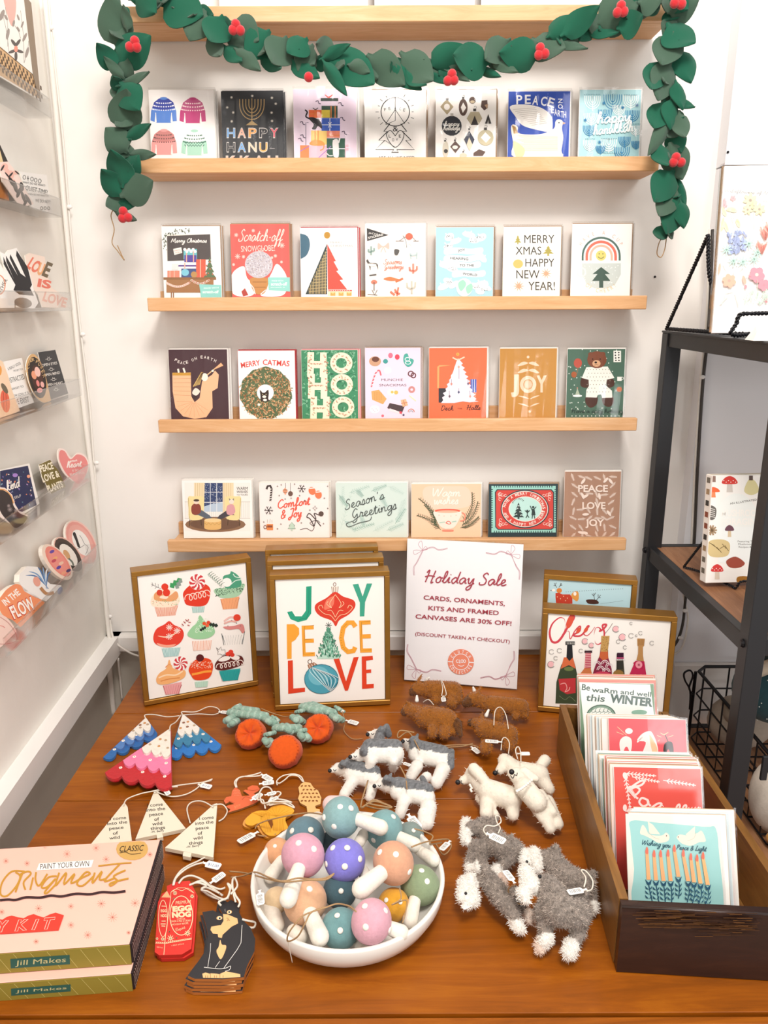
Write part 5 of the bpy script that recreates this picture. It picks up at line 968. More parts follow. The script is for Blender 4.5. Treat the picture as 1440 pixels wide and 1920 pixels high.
def a_plj(a):
    w = '#f3e3d8'; rr = random.Random(31)
    for (x, y, r, s) in [(1050+ (i % 6)*45+rr.uniform(-6, 6), 80+(i//6)*48+rr.uniform(-6, 6), rr.uniform(0, 180), 1) for i in range(48)]:
        if any(abs(y-yy) < 22 for yy in (145, 243, 347)) and 1070 < x < 1245: continue
        t = R_(r); dx, dy = math.cos(t)*24, math.sin(t)*24; frond(a, x-dx, y-dy, x+dx, y+dy, 2.2, w, 6, 13)
    for i in range(10): t = rr.uniform(0, 180); a.ell(1060+rr.uniform(0, 215), rr.choice([95, 190, 290, 395])+rr.uniform(-10, 10), 20, 8, w, rot=t)
    a.txt('PEACE', 1075, 162, 1250, 38, w, bold=.03); a.txt('LOVE', 1100, 262, 1236, 38, w, bold=.03); a.txt('JOY', 1118, 362, 1228, 38, w, bold=.03)
card(4, 1059, 1165, 884, '#b08a74', '#f0e6df', CI, a_plj, 'tall dusty brown Peace Love Joy card at the right end of lowest ledge', 'dusty brown card', 'white')
# ---- sheets on the topmost ledge ----
for (x0, x1, s, lb) in ((411, 690, 'TINY', 'white sheet standing on the topmost ledge left of centre, mostly cropped'), (702, 890, None, 'white sheet standing centrally on the topmost ledge, mostly cropped'), (902, 1170, None, 'white sheet standing on the topmost ledge right of centre, mostly cropped')):
    a_, b_ = PY(x0, 4, 1.46), PY(x1, 4, 1.46); mw = frame_mw(V3((a_.x, 1.456, SHZ[0]-.0115)), V3((1, 0, 0)), V3((0, .1, 1)))
    o = MB().box(0, 0, -.003, b_.x-a_.x, .2, 0, '#f2f0ee', bev=.0004).build('art_print', MAT['paper'], None, mw); tag(o, lb, 'print', 'sheets on the topmost ledge')
    if s: a = Art(None, .0001); a.txt('TINY', .13, .016, .15, .006, '#8a8a8a'); a.build('artwork', o)
# =============== GARLAND ===============
def leaf_mesh(mat, curl, nm):
    m = MB(); NX, NY = 6, 12; vs = []; up = []
    for j in range(NY):
        t = j/(NY-1); w = .5*(math.sin(math.pi*min(1, t**.8*.985+.01))**.82)
        if t < .12: w = .06+.5*t
        for i in range(NX):
            s = (i/(NX-1))*2-1; x = s*w; z = curl*(t-.3)**2*1.0-.10*curl*t - (abs(s)**2)*w*(.16 if curl > 0 else .3) + .03*math.sin(7*t+s*3)
            up.append((x, t, z))
    n = len(up); th = .035; vs = up+[(x, y, z-th) for x, y, z in up]; fs = []
    for j in range(NY-1):
        for i in range(NX-1):
            a = j*NX+i; fs += [(a, a+1, a+NX+1, a+NX), (n+a, n+a+NX, n+a+NX+1, n+a+1)]
    per = [i for i in range(NX)]+[j*NX+NX-1 for j in range(1, NY)]+[(NY-1)*NX+i for i in range(NX-2, -1, -1)]+[j*NX for j in range(NY-2, 0, -1)]
    ex = []
    for k in range(len(per)): a, b = per[k], per[(k+1) % len(per)]; ex.append((a, b))
    q = len(vs)
    for a, b in ex: vs += [vs[b], vs[a], vs[n+a], vs[n+b]]; fs.append((q, q+1, q+2, q+3)); q += 4
    m.add(vs, fs); return m.mesh(nm, mat, True)
LM = {('G', k): leaf_mesh(MAT['greenF'], c, 'leaf') for k, c in enumerate((.25, -.25, .6))}
LM.update({('D', k): leaf_mesh(MAT['dullF'], c, 'leaf') for k, c in enumerate((.2, -.3, .55))})
GY = 1.374
g = empty('garland', PY(740, 130, GY), 'swagged green felt leaf garland with red felt berries hung across the top ledges', 'garland')
gl = g.location.copy()
rg = random.Random(5)
def leaf(bx, by, tx, ty, w, c, i, twist=None, dy=None):
    yb = GY-(dy if dy is not None else .003+.0045*(i % 4)); b = PY(bx, by, yb); t = PY(tx, ty, yb-.010-.004*(i % 3))
    d = t-b; L = d.length; d.normalize(); sc = 1.03*yb/FPX*(1 if True else 1)
    W_ = w*yb/FPX*.97*1.06
    n = V3((0, -1, 0)); n = (n-d*n.dot(d)).normalized(); x = d.cross(n).normalized()
    tw = twist if twist is not None else rg.uniform(-.3, .3)
    q = Matrix.Rotation(tw, 3, d); x = q @ x; n = q @ n
    o = bpy.data.objects.new('leaf', LM[(c, i % 3)]); C.objects.link(o); o.parent = g
    th = .05*1.0
    o.matrix_local = Matrix.Translation(-gl) @ Matrix(((x.x*W_*1.12, d.x*L, n.x*th, b.x), (x.y*W_*1.12, d.y*L, n.y*th, b.y), (x.z*W_*1.12, d.z*L, n.z*th, b.z), (0, 0, 0, 1)))
    return o
LEAVES = [(222,92,206,-10,50,'D'),(216,120,280,66,46,'G'),(220,132,180,81,30,'G'),(234,148,194,106,16,'D'),(228,150,237,110,26,'D'),(226,176,212,138,20,'G'),(225,154,282,136,15,'D'),(224,152,258,204,44,'G'),(231,250,238,165,49,'D'),(231,260,285,232,17,'G'),(240,286,198,238,42,'D'),(230,352,214,278,44,'G'),(238,288,294,290,16,'D'),(238,332,256,290,26,'G'),(230,372,191,315,36,'G'),(225,368,288,339,48,'D'),(214,380,258,376,20,'G'),(210,393,262,417,14,'D'),(238,60,232,8,16,'D'),
(253,-14,287,22,42,'G'),(298,-14,312,14,34,'D'),(302,-4,382,32,60,'G'),(383,16,352,70,50,'D'),(418,30,392,84,44,'G'),(430,42,486,78,48,'D'),(507,56,462,106,44,'G'),(538,70,508,124,48,'D'),(577,72,538,101,38,'G'),(588,82,560,130,38,'D'),(630,92,588,82,28,'D'),(598,112,658,82,17,'G'),(603,110,648,178,20,'G'),(622,92,703,164,54,'G'),(688,102,760,160,46,'D'),(722,108,790,166,34,'G'),(750,98,814,156,44,'D'),(798,128,843,160,13,'G'),(804,126,874,86,38,'G'),(920,116,845,108,52,'G'),(833,130,882,153,11,'D'),(893,128,938,143,13,'G'),(957,74,905,116,38,'D'),(920,110,972,137,16,'D'),(1014,106,938,98,46,'G'),(996,74,1060,98,46,'D'),(1028,70,1102,93,16,'D'),(1024,70,1086,28,32,'G'),(1050,68,1124,12,34,'G'),(1100,54,1160,64,17,'G'),(1116,44,1198,8,54,'D'),(1156,54,1208,32,38,'G'),(1196,4,1244,-4,38,'D'),(1170,20,1215,-16,36,'G'),
(388,66,418,112,26,'D'),(418,84,455,118,24,'G'),(438,88,486,129,24,'D'),(484,100,533,133,26,'G'),(543,108,600,149,28,'G'),(650,120,690,135,24,'D'),(760,130,800,168,22,'G'),(700,120,760,150,30,'G'),
(1250,22,1313,-4,48,'D'),(1250,44,1299,90,50,'G'),(1264,60,1240,124,46,'D'),(1274,90,1299,152,36,'G'),(1242,112,1215,174,38,'G'),(1258,114,1232,190,46,'D'),(1268,148,1285,202,24,'G'),(1260,174,1300,209,18,'G'),(1248,188,1226,243,40,'G'),(1262,213,1220,290,24,'D'),(1274,208,1282,264,26,'D'),(1268,238,1277,288,24,'G'),(1256,266,1280,335,42,'D'),(1238,268,1247,318,30,'G'),(1264,318,1225,380,46,'G'),(1270,328,1288,388,15,'G'),(1270,348,1232,410,36,'D'),(1277,368,1247,440,46,'G'),(1276,374,1284,426,24,'G'),(1246,420,1233,455,24,'G'),(1255,-10,1290,20,30,'G'),(1262,180,1262,240,30,'G')]
for i, L in enumerate(LEAVES): leaf(*L, i)
path = [(222, 0), (228, 100), (222, 150), (232, 200), (232, 260), (236, 330), (222, 375), (213, 394)]
swag = [(225, -6), (300, -12), (330, 2), (390, 38), (450, 70), (520, 95), (600, 112), (700, 128), (800, 132), (900, 118), (1000, 92), (1080, 62), (1150, 36), (1220, 8), (1260, -6)]
rite = [(1260, -6), (1262, 60), (1255, 140), (1262, 220), (1265, 300), (1262, 360), (1256, 430)]
for nm, pp in (('cord', path), ('cord', swag), ('cord', rite)):
    MB().tube([PY(x, y, GY+.002)-gl for x, y in [(v.x, v.y) for v in smooth_pts([(a, b, 0) for a, b in pp], False, 4)]], .0035, 6).build(nm, MAT['dullF'], g, None, True)
# inner leaves close to the cord
k = 100
for pp, st in ((path, 24), (swag, 21), (rite, 22)):
    q = smooth_pts([(a, b, 0) for a, b in pp], False, 10); acc = 0
    for j in range(1, len(q)):
        acc += (q[j]-q[j-1]).length
        if acc > st:
            acc = 0; d = (q[j]-q[j-1]).normalized(); sg = 1 if k % 2 else -1; an = rg.uniform(.3, .75)*sg
            dx, dy = d.x*math.cos(an)-d.y*math.sin(an), d.x*math.sin(an)+d.y*math.cos(an)
            if pp is swag and q[j].x > 720: dx, dy = -dx, -dy
            l = rg.uniform(34, 50) if pp is swag else rg.uniform(30, 44)
            leaf(q[j].x-dx*l*.4, q[j].y-dy*l*.4, q[j].x+dx*l*.6, q[j].y+dy*l*.6, rg.uniform(24, 34), 'GD'[k % 2], k, None, -.004+.004*(k % 2)); k += 1
bme = MB().ball((0, 0, 0), .0075, n=12, m=8).mesh('berry', MAT['redF'], True)
for (bx, by) in ((250, 84), (444, 53), (1163, 18), (1015, 97), (1270, 302), (1272, 3), (234, 403), (845, 146), (572, 141)):
    nb = 3 if (bx, by) != (572, 141) else 1
    for kk in range(nb):
        t = rg.uniform(0, 1)+kk*2.09; o = bpy.data.objects.new('berry', bme); C.objects.link(o); o.parent = g
        o.location = PY(bx+7.5*math.cos(t), by+7.5*math.sin(t), GY-.030)-gl
for pp in ([(213, 392), (208, 405), (214, 430), (210, 455), (220, 470), (233, 488), (228, 478), (220, 460)], [(1248, 436), (1236, 455), (1232, 476), (1240, 482), (1247, 465), (1250, 440)]):
    MB().tube([PY(x, y, GY)-gl for x, y in [(v.x, v.y) for v in smooth_pts([(a, b, 0) for a, b in pp], False, 5)]], .0009, 5).build('hanging_loop', MAT['jute'], g, None, True)

# =============== METAL RACK ===============
RX, RY0, RY1 = .512, .998, 1.42; RW = .60; SZ = (1.418, 1.010, .612)
r = empty('metal_rack', (RX, 1.2, 0), 'black metal shelving rack with brown wood shelves at the right', 'shelf'); o0 = V3((RX, 1.2, 0)); mw = Matrix.Translation(-o0)
w_ = .027
for (x, y) in ((RX, RY0), (RX, RY1), (RX+RW, RY0), (RX+RW, RY1)): MB().box(x, y-w_/2, 0, x+w_, y+w_/2, SZ[0]-.003, bev=.001).build('post', MAT['black'], r, mw)
for i, z in enumerate(SZ):
    MB().box(RX+.003, RY0+w_/2, z-.027, RX+.018, RY1-w_/2, z, bev=.001).build('side_rail', MAT['black'], r, mw)
    MB().box(RX+RW+.006, RY0+w_/2, z-.027, RX+RW+.02, RY1-w_/2, z, bev=.001).build('side_rail', MAT['black'], r, mw)
    MB().box(RX+w_, RY0-.008, z-.027, RX+RW, RY0+.008, z, bev=.001).build('front_rail', MAT['black'], r, mw)
    MB().box(RX+w_, RY1-.008, z-.022, RX+RW, RY1+.008, z, bev=.001).build('rear_rail', MAT['black'], r, mw)
    if i: MB().box(RX+.0185, RY0+.0085, z-.012, RX+RW, RY1-.0085, z-.001).build('shelf_board', MAT['shelfw'], r, mw)
MB().box(RX-.001, RY0-.0145, SZ[0]-.0028, RX+RW+w_, RY1+.0145, SZ[0]+.001, bev=.001).build('shelf_board', MAT['black'], r, mw)
for (y, z) in ((RY0, 1.0), (RY1, 1.0), (RY0, .6)):
    m = MB().lathe([(0, .004), (.004, .004), (.0065, .0015), (.0065, 0), (0, 0)], 10); o = m.build('bolt', MAT['wire'], r); o.matrix_local = mw @ Matrix.Translation((RX-.0001, y, z)) @ Matrix.Rotation(-math.pi/2, 4, 'Y')
# =============== easel and flower print on the rack ===============
zt = SZ[0]+.0015
def twist(pts, r_=.0026, amp=.0018, pitch=.011):
    P = smooth_pts(pts, False, 8); out = [P[0]]; 
    for i in range(1, len(P)):
        n = max(1, int((P[i]-P[i-1]).length/(pitch/5)))
        for k in range(1, n+1): out.append(P[i-1].lerp(P[i], k/n))
    ms = []
    for ph in (0, math.pi):
        q = []; s = 0
        for i, p in enumerate(out):
            if i: s += (out[i]-out[i-1]).length
            d = (out[min(i+1, len(out)-1)]-out[max(i-1, 0)]).normalized(); u = d.orthogonal().normalized()
            ref = V3((0, 0, 1)) if abs(d.z) < .9 else V3((1, 0, 0)); u = d.cross(ref).normalized(); v = d.cross(u); a = s/pitch*2*math.pi+ph; q.append(p+(u*math.cos(a)+v*math.sin(a))*amp)
        ms.append(q)
    m = MB()
    for q in ms: m.tube(q, r_*.75, 5)
    return m
YP = 1.205
e = empty('display_easel', (.56, YP, zt), 'twisted black wire easel holding the wildflower print on top of the rack', 'easel'); mwE = Matrix.Translation(-V3((.56, YP, zt)))
b0 = PY(1250, 612, 1.395); b0.z = zt+.004; tpe = PY(1328, 440, 1.235)
twist([b0, b0.lerp(tpe, .5), tpe]).build('back_leg', MAT['wire'], e, mwE, True)
b1 = V3((.5330, 1.200, zt+.004)); twist([b0, b1]).build('base_rod', MAT['wire'], e, mwE, True)
twist([tpe, V3((tpe.x+.004, 1.218, 1.5)), V3((b1.x+.001, 1.209, zt+.006))]).build('back_rod', MAT['wire'], e, mwE, True)
p1, p2, p3 = PZ(1340, 620, zt+.004), None, None
yF = 1.150
pts = [V3((.533, 1.188, zt+.004)), V3((.546, 1.165, zt+.004)), PY(1372, 619, yF), PY(1381, 606, yF), PY(1387, 591, yF), PY(1410, 588, yF), PY(1480, 587, yF)]
for p in pts[2:3]: p.z = zt+.004
twist(pts).build('front_hook', MAT['wire'], e, mwE, True)
uyp = V3((0, .105, 1)); bl = PY(1336, 616, YP-.008); bl.z = zt+.004
mwP = frame_mw(bl, V3((1, -.1, 0)), uyp); hp = Art(mwP).m(1322, 312)[1]
o = MB().box(0, 0, -.006, .30, hp, 0, '#f7f4f1', bev=.0005).build('art_print', MAT['paper'], None, mwP); tag(o, 'large wildflower illustration print in a clear sleeve on the rack top easel', 'print')
a = Art(mwP, .0002); CW = (1180, 280, 3.0968); a.fr(*CW)
a.clip = (.001, .001, .299, hp-.001); a.lt = .25
a.scr('Wildflowers of North America', 550, 248, 1000, 9, 2.2, '#6f6a68', y1=275)
rw = random.Random(8)
def flower(x, y, r, c, cc, n=5, w=.36):
    for k in range(n): t = k*6.283/n+.3; a.ell(x+r*.55*math.cos(t), y+r*.55*math.sin(t), r*.5, r*w, c, rot=math.degrees(t), n=10)
    a.ell(x, y, r*.22, r*.22, cc, n=8)
for (x, y, w, h, t) in ((510, 250, 14, 36, 10), (535, 245, 14, 34, -5), (505, 340, 30, 14, 20), (545, 360, 14, 34, -30), (590, 350, 30, 14, 0), (535, 430, 12, 38, 20), (560, 450, 12, 36, -20), (630, 430, 12, 26, -20), (600, 355, 26, 12, 10), (530, 465, 30, 10, -50)): a.ell(x, y, w, h, '#e6dc9c', rot=t, n=12); a.ell(x+2, y, w*.5, h*.8, '#d9cf82', rot=t, n=10)
for (x, y) in ((500, 290), (545, 300), (550, 325), (600, 285), (520, 300)): flower(x, y, 18, '#e8858a', '#c7475a')
for (x, y, r) in ((700, 298, 42), (684, 352, 30), (752, 350, 36), (720, 330, 20)): flower(x, y, r, '#ecd98f', '#7a5a32', 7, .26)
for k in range(90):
    cx_, cy_ = (598, 545) if k % 2 else (640, 535); a.ell(cx_+rw.uniform(-30, 34), cy_+rw.uniform(-60, 60), 7, 12, rw.choice(['#5c77b8', '#7b93cc', '#46629f']), rot=rw.uniform(-40, 40), n=7)
for (x, y) in ((600, 650), (655, 655), (560, 585), (690, 550), (720, 640), (740, 600)): a.segs([(x, y, x+34*math.cos(t), y+34*math.sin(t)) for t in [k*.8 for k in range(8)]], 7, '#8fbfae')
for (x, y) in ((785, 500), (765, 580), (810, 470)): a.segs([(x, y+30, x+rw.uniform(-34, 34), y-rw.uniform(10, 50)) for k in range(16)], 8, '#ef7c62')
flower(735, 730, 46, '#e04668', '#f4d9b0', 5, .48); flower(775, 790, 34, '#e04668', '#c23358', 5, .48); flower(575, 765, 40, '#f08a5c', '#e2694a', 6, .4); a.ell(517, 695, 9, 32, '#ee8a62', rot=8); a.ell(662, 760, 10, 26, '#ee8a62', rot=-15); a.ell(670, 800, 8, 12, '#d84a60'); a.ell(790, 880, 8, 14, '#d84a60')
for (x, y, x1, y1) in ((560, 700, 540, 660), (600, 720, 620, 650), (560, 820, 530, 900), (610, 830, 630, 910), (560, 830, 600, 820), (520, 900, 570, 850), (640, 700, 660, 680)): a.segs([(x, y, x1, y1)], 7, '#b9cdbb')
for k in range(60): x, y = rw.uniform(660, 800), rw.uniform(830, 905); a.segs([(x, y, x+rw.uniform(-14, 14), y-rw.uniform(10, 26))], 4, '#a9cbb0')
for (x, y, x1, y1) in ((712, 300, 716, 470), (690, 360, 700, 430), (755, 360, 770, 440), (570, 340, 600, 460), (735, 760, 740, 850)): a.segs([(x, y, x1, y1)], 3, '#8d9b7c')
for (s, x, y, x1) in (('Painted', 585, 390, 640), ('Trillium', 590, 412, 645), ('Texas', 668, 490, 710), ('Bluebonnet', 662, 508, 738), ('Tiger', 668, 735, 700), ('Lily', 672, 755, 700), ('Coreopsis', 748, 292, 840), ('Daisy', 770, 312, 830)): a.txt(s, x, y, x1, 10, '#7a7472', shear=.3, y1=y+6)
a.build('artwork', o, Matrix())
m = MB(); m.add([(-.002, 0, .0022), (.302, 0, .0022), (.302, hp+.006, .0022), (-.002, hp+.006, .0022)], [(0, 1, 2, 3)]); m.box(-.0045, .01, -.008, -.0015, hp+.003, .001); m.box(0, hp+.001, -.008, .30, hp+.005, .0005); m.build('sleeve', MAT['sleeve'], o)
MB().box(-.0014, .002, -.0105, .30, hp+.0015, -.0065).build('backing_board', MAT['kraft'], o)
# small folded white bundle at the print's foot
q = PY(1438, 625, 1.06); q.z = SZ[0]+.0015
m = MB(); rr = random.Random(4); pts3 = [(-.022, -.01, 0), (.03, -.012, 0), (.03, .02, 0), (-.02, .02, 0), (-.016, -.006, .012), (-.002, .0, .026), (.03, -.002, .03), (.03, .015, .028), (-.01, .014, .018)]
bm = bmesh.new(); [bm.verts.new(p) for p in pts3]; bmesh.ops.convex_hull(bm, input=bm.verts[:]); bm.verts.index_update(); m.add([v.co[:] for v in bm.verts], [[v.index for v in f.verts] for f in bm.faces]); bm.free()
o = m.build('folded_cloth', MAT['board']); o.location = q; tag(o, 'small white folded bundle on the rack top, right edge of the photo', 'cloth')
# mushroom book + stand on the middle rack shelf
zs = SZ[1]; bl = PZ(1323, 1094, zs+.008); uyb = V3((.0, .10, 1)); mwB = frame_mw(bl, V3((1, .06, 0)), uyb); A_ = Art(mwB); hb = A_.m(1315, 892)[1]; wb = .165
o = MB().box(0, 0, -.022, wb, hb, 0, '#f3efea', bev=.0012).build('mushroom_book', MAT['paper'], None, mwB); tag(o, 'white illustrated mushroom guide book standing on the middle rack shelf', 'book')
MB().box(.002, .003, -.0198, wb+.0004, hb+.0004, -.002, '#e9e0cf').build('page_block', MAT['paper'], o)
a = Art(mwB, .0001).fr(1180, 860, 2.4615); a.clip = (.0005, .0005, wb-.0005, hb-.0005)
def shroom(x, y, w, h, cap, stem, dots=None, br=False):
    a.poly([(x-w*.16, y), (x+w*.16, y), (x+w*.2, y+h*.6), (x-w*.2, y+h*.6)], stem); a.blob([(x-w/2, y+h*.05), (x-w*.35, y-h*.25), (x, y-h*.4), (x+w*.35, y-h*.25), (x+w/2, y+h*.05), (x, y+h*.1)], cap)
    if dots: a.dots([(x+(k-2.5)*w*.15, y-h*.12+(k % 2)*h*.1) for k in range(6)], 2.5, dots, 5)
shroom(463, 110, 72, 75, '#cf3b33', '#cfc5bd', '#f6efe8'); shroom(386, 150, 62, 48, '#e9683c', '#ec8a5c'); a.blob([(530, 150), (545, 105), (562, 92), (585, 110), (598, 150), (562, 168)], '#d9cf9c'); a.rect(552, 78, 570, 100, '#5c4a44'); a.rect(360, 80, 398, 108, '#8f7468')
a.ell(495, 315, 105, 155, '#eef0ec', n=30); a.rect(410, 315, 600, 480, '#eef1ef')
shroom(462, 328, 42, 55, '#6b4552', '#d9c3a3'); a.blob([(355, 240), (370, 215), (400, 230), (395, 275), (370, 280)], '#6a6660'); a.segs([(358, 230+i*9, 395, 235+i*9) for i in range(5)], 3, '#e9e4de'); a.star(380, 330, 24, 8, '#a58a6a', 5); a.blob([(362, 385), (420, 372), (462, 390), (455, 445), (400, 455), (365, 440)], '#d6c08c'); a.segs([(368+i*12, 388+(i*7) % 30, 392+i*11, 400+(i*11) % 40) for i in range(7)], 3, '#7a6440')
a.blob([(448, 470), (490, 452), (532, 480), (515, 500), (480, 505), (455, 495)], '#9c4a3a'); shroom(405, 515, 56, 70, '#d23c3c', '#d9c9b8', '#f6efe8'); a.blob([(500, 545), (550, 545), (550, 572), (500, 572)], '#a5702c')
a.txt('AN ILLUSTRATED GUIDE', 464, 212, 640, 9, '#55504c', y1=185); a.txt('MUSHROOM', 425, 265, 610, 30, '#f6f2ec', bold=.02); a.txt('FORAGING', 425, 305, 610, 30, '#f6f2ec', bold=.02)
a.txt('Featuring Tips on', 500, 385, 600, 8, '#7a7672'); a.txt('Mushrooms for', 502, 398, 600, 8, '#7a7672'); a.txt('Recipes & more', 504, 411, 600, 8, '#7a7672')
a.build('artwork', o, Matrix())
sp = Art(None, 0); m = MB(); rr = random.Random(3)
for k in range(9): y = .015+k*hb/9.5; m.add([(-.0003, y, -.017), (-.0003, y, -.006), (-.0003, y+.009, -.006), (-.0003, y+.009, -.017)], [(0, 1, 2, 3)], rr.choice(['#8a4a38', '#6f6a60', '#a58a6a', '#3c3a38']))
m.build('spine_print', MAT['paper'], o)
e = empty('display_easel', (bl.x+.05, bl.y, zs), 'small twisted black wire stand under the mushroom guide book', 'easel'); mwE = Matrix.Translation(-V3((bl.x+.05, bl.y, zs)))
hz = zs+.003
twist([V3((bl.x+.045, bl.y-.001, hz)), V3((bl.x+.048, bl.y-.008, hz)), V3((bl.x+.052, bl.y-.012, hz+.012)), V3((bl.x+.075, bl.y-.012, hz+.014)), V3((bl.x+.11, bl.y-.012, hz+.014))], .0018, .0013, .008).build('front_hook', MAT['wire'], e, mwE, True)
twist([V3((bl.x+.045, bl.y, hz)), V3((bl.x+.02, bl.y+.07, hz)), V3((bl.x+.0, bl.y+.095, hz))], .0018, .0013, .008).build('base_rod', MAT['wire'], e, mwE, True)
twist([V3((bl.x+.0, bl.y+.095, hz)), V3((bl.x+.018, bl.y+.045, hz+.08))], .0018, .0013, .008).build('back_leg', MAT['wire'], e, mwE, True)
# stoneware pot on that shelf
q = PZ(1458, 1150, zs); m = MB().lathe([(0, 0), (.026, 0), (.03, .02), (.03, .05), (.027, .052), (.026, .02), (0, .01)], 24); o = m.build('small_pot', MAT['clay'], None, None, True); o.location = (q.x, q.y, zs+.0005); tag(o, 'small cream pot at the right edge on the middle rack shelf', 'pot')
# =============== WIRE BASKET with plush toys ===============
zb = SZ[2]+.002; BX0, BX1, BY0, BY1 = .561, 1.02, 1.03, 1.385; zr = PY(1303, 1250, BY1).z
bx = PY(1303, 1250, BY1).x; BX0 = bx
k = empty('wire_basket', (BX0, BY1, zb), 'black wire basket of plush toys on the bottom rack shelf', 'basket'); mwK = Matrix.Translation(-V3((BX0, BY1, zb)))
def loop(z, r_): 
    c = .02; return [V3((BX0+c, BY0, z)), V3((BX0, BY0+c, z)), V3((BX0, BY1-c, z)), V3((BX0+c, BY1, z)), V3((BX1, BY1, z)), V3((BX1, BY0, z))]
MB().tube(loop(zr, 0), .0034, 6, closed=True).build('rim', MAT['wire'], k, mwK, True)
for z in (zb+.004, zb+(zr-zb)*.36, zb+(zr-zb)*.68): MB().tube(loop(z, 0), .0018, 5, closed=True).build('wire_ring', MAT['wire'], k, mwK, True)
for i in range(1, 8): y = BY0+(BY1-BY0)*i/8; MB().tube([V3((BX0, y, zr)), V3((BX0, y, zb+.004)), V3((BX1, y, zb+.004))], .0018, 5).build('wire_upright', MAT['wire'], k, mwK)
for i in range(8):
    x = BX0+.02+(BX1-BX0)*i/8
    MB().tube([V3((x, BY1, zr)), V3((x, BY1, zb+.004)), V3((x, BY0, zb+.004)), V3((x, BY0, zr))], .0018, 5).build('wire_upright', MAT['wire'], k, mwK)
MB().tube([V3((BX0+.002, BY0+.004, zr)), V3((BX0+.002, BY0+.002, zb+.0))], .0036, 6).build('corner_post', MAT['wire'], k, mwK)
MB().tube([V3((BX0+.002, BY1-.002, zr-.01)), V3((BX0+.002, BY1-.002, zb))], .0034, 6).build('corner_post', MAT['wire'], k, mwK)
lp = [(1293, 1330), (1294, 1296), (1284, 1275), (1283, 1262), (1294, 1257), (1299, 1268), (1292, 1290), (1300, 1302)]
MB().tube([PY(x, y, BY1-.02) for x, y in [(v.x, v.y) for v in smooth_pts([(a_, b_, 0) for a_, b_ in lp], False, 5)]], .0019, 6).build('hinge_loop', MAT['wire'], k, mwK, True)
q = PY(1433, 1432, BY0-.004); MB().box(q.x-.004, q.y-.003, q.z-.028, q.x+.006, q.y+.002, q.z+.014, bev=.0008).build('label_clip', MAT['black'], k, mwK)
def plush(parts, label, name='plush_toy', mat='felt', extra=None):
    m = MB(); cs = V3(parts[0][0])
    for p in parts: m.ball(V3(p[0])-cs, *p[1], n=20, m=14, col=p[2])
    o = m.build(name, MAT[mat], None, None, True); o.location = cs; tag(o, label, 'toy', 'plush toys in the wire basket'); return o
c0 = PY(1428, 1318, 1.16)
o = plush([((c0.x+.045, 1.20, c0.z+.006), (.075, .06, .062), '#1f4750')], 'teal star-speckled plush cushion at the top of the wire basket')
m = MB(); rr = random.Random(6)
for t in range(60):
    a1, a2 = rr.uniform(-3.1, 0), rr.uniform(-1, 1); n_ = V3((math.cos(a1)*math.cos(a2), math.sin(a1)*math.cos(a2), math.sin(a2))); p = V3((n_.x*.0755, n_.y*.0605, n_.z*.0625))
    m.ball(p, .0012, n=5, m=4, col='#e6ecea')
m.build('star_specks', MAT['solid'], o)
m = MB().tube([V3((-.078, -.02, .03)), V3((-.02, -.03, .064)), V3((.06, -.02, .06))], .012, 10, '#d9cdb9'); m.build('cream_band', MAT['felt'], o, None, True)
c1 = PY(1432, 1480, 1.09)
o = plush([((c1.x+.02, 1.085, c1.z-.008), (.043, .040, .068), '#d9cfc2'), ((c1.x+.03, 1.078, c1.z+.062), (.034, .034, .034), '#d9cfc2')], 'cream plush bird with a mustard cap standing in the wire basket')
MB().ball((.014, -.010, .084), .030, .030, .024, col='#d99a22', n=16, m=10).build('mustard_cap', MAT['felt'], o, None, True); MB().ball((-.018, -.04, -.052), .012, .012, .009, col='#cf9034').build('foot', MAT['felt'], o, None, True); MB().ball((.016, -.04, -.05), .012, .012, .009, col='#cf9034').build('foot', MAT['felt'], o, None, True)
c2 = PY(1345, 1300, 1.30)
plush([((c2.x+.05, 1.30, c2.z-.06), (.06, .05, .05), '#b3a596'), ((c2.x+.03, 1.27, c2.z-.02), (.03, .03, .03), '#a39686')], 'taupe plush toy lying deep in the wire basket')
# =============== FRAMED CANVASES AND SIGN ===============
T = .7505
def solve_face(bl, br, tl, h):
    """face standing on the table: bottom corners from the photo, height h fixes the lean"""
    p0 = PZ(*bl, T+.002); p1 = PZ(*br, T+.002) if br else None
    d = ray(*tl); o = EYE-p0; A = d.dot(d); B = 2*o.dot(d); Cc = o.dot(o)-h*h; D = B*B-4*A*Cc
    t = (-B+math.sqrt(max(D, 0)))/(2*A); tp = EYE+d*t
    return p0, p1, tp
def framed(bl, ux, lean, w, h, label, draw, fr, depth=.035, lip=.009, canvas='#f6f2ec', grp='gold framed canvases on the table'):
    n0 = ux.normalized().cross(V3((0, 0, 1))); uy = V3((0, 0, math.cos(lean)))-n0*math.sin(lean); mw = frame_mw(bl, ux, uy)
    root = empty('framed_canvas', mw=mw, label=label, cat='framed print', group=grp)
    for nm, b in (('frame_rail', (0, 0, w, lip)), ('frame_rail', (0, h-lip, w, h))): MB().box(b[0], b[1], -depth, b[2], b[3], 0, bev=.0008).build(nm, MAT['gold'], root)
    for b in ((0, lip+.0001, lip, h-lip-.0001), (w-lip, lip+.0001, w, h-lip-.0001)): MB().box(b[0], b[1], -depth, b[2], b[3], 0, bev=.0008).build('frame_rail', MAT['gold'], root)
    c = MB().box(lip+.0008, lip+.0008, -.018, w-lip-.0008, h-lip-.0008, -.004, canvas).build('canvas', MAT['paper'], root)
    a = Art(mw, -.0038); a.clip = (lip+.001, lip+.001, w-lip-.001, h-lip-.001); 
    if draw: a.fr(*fr); draw(a); a.build('artwork', root, Matrix())
    return root, mw
FK = (240, 1050, 5.538)
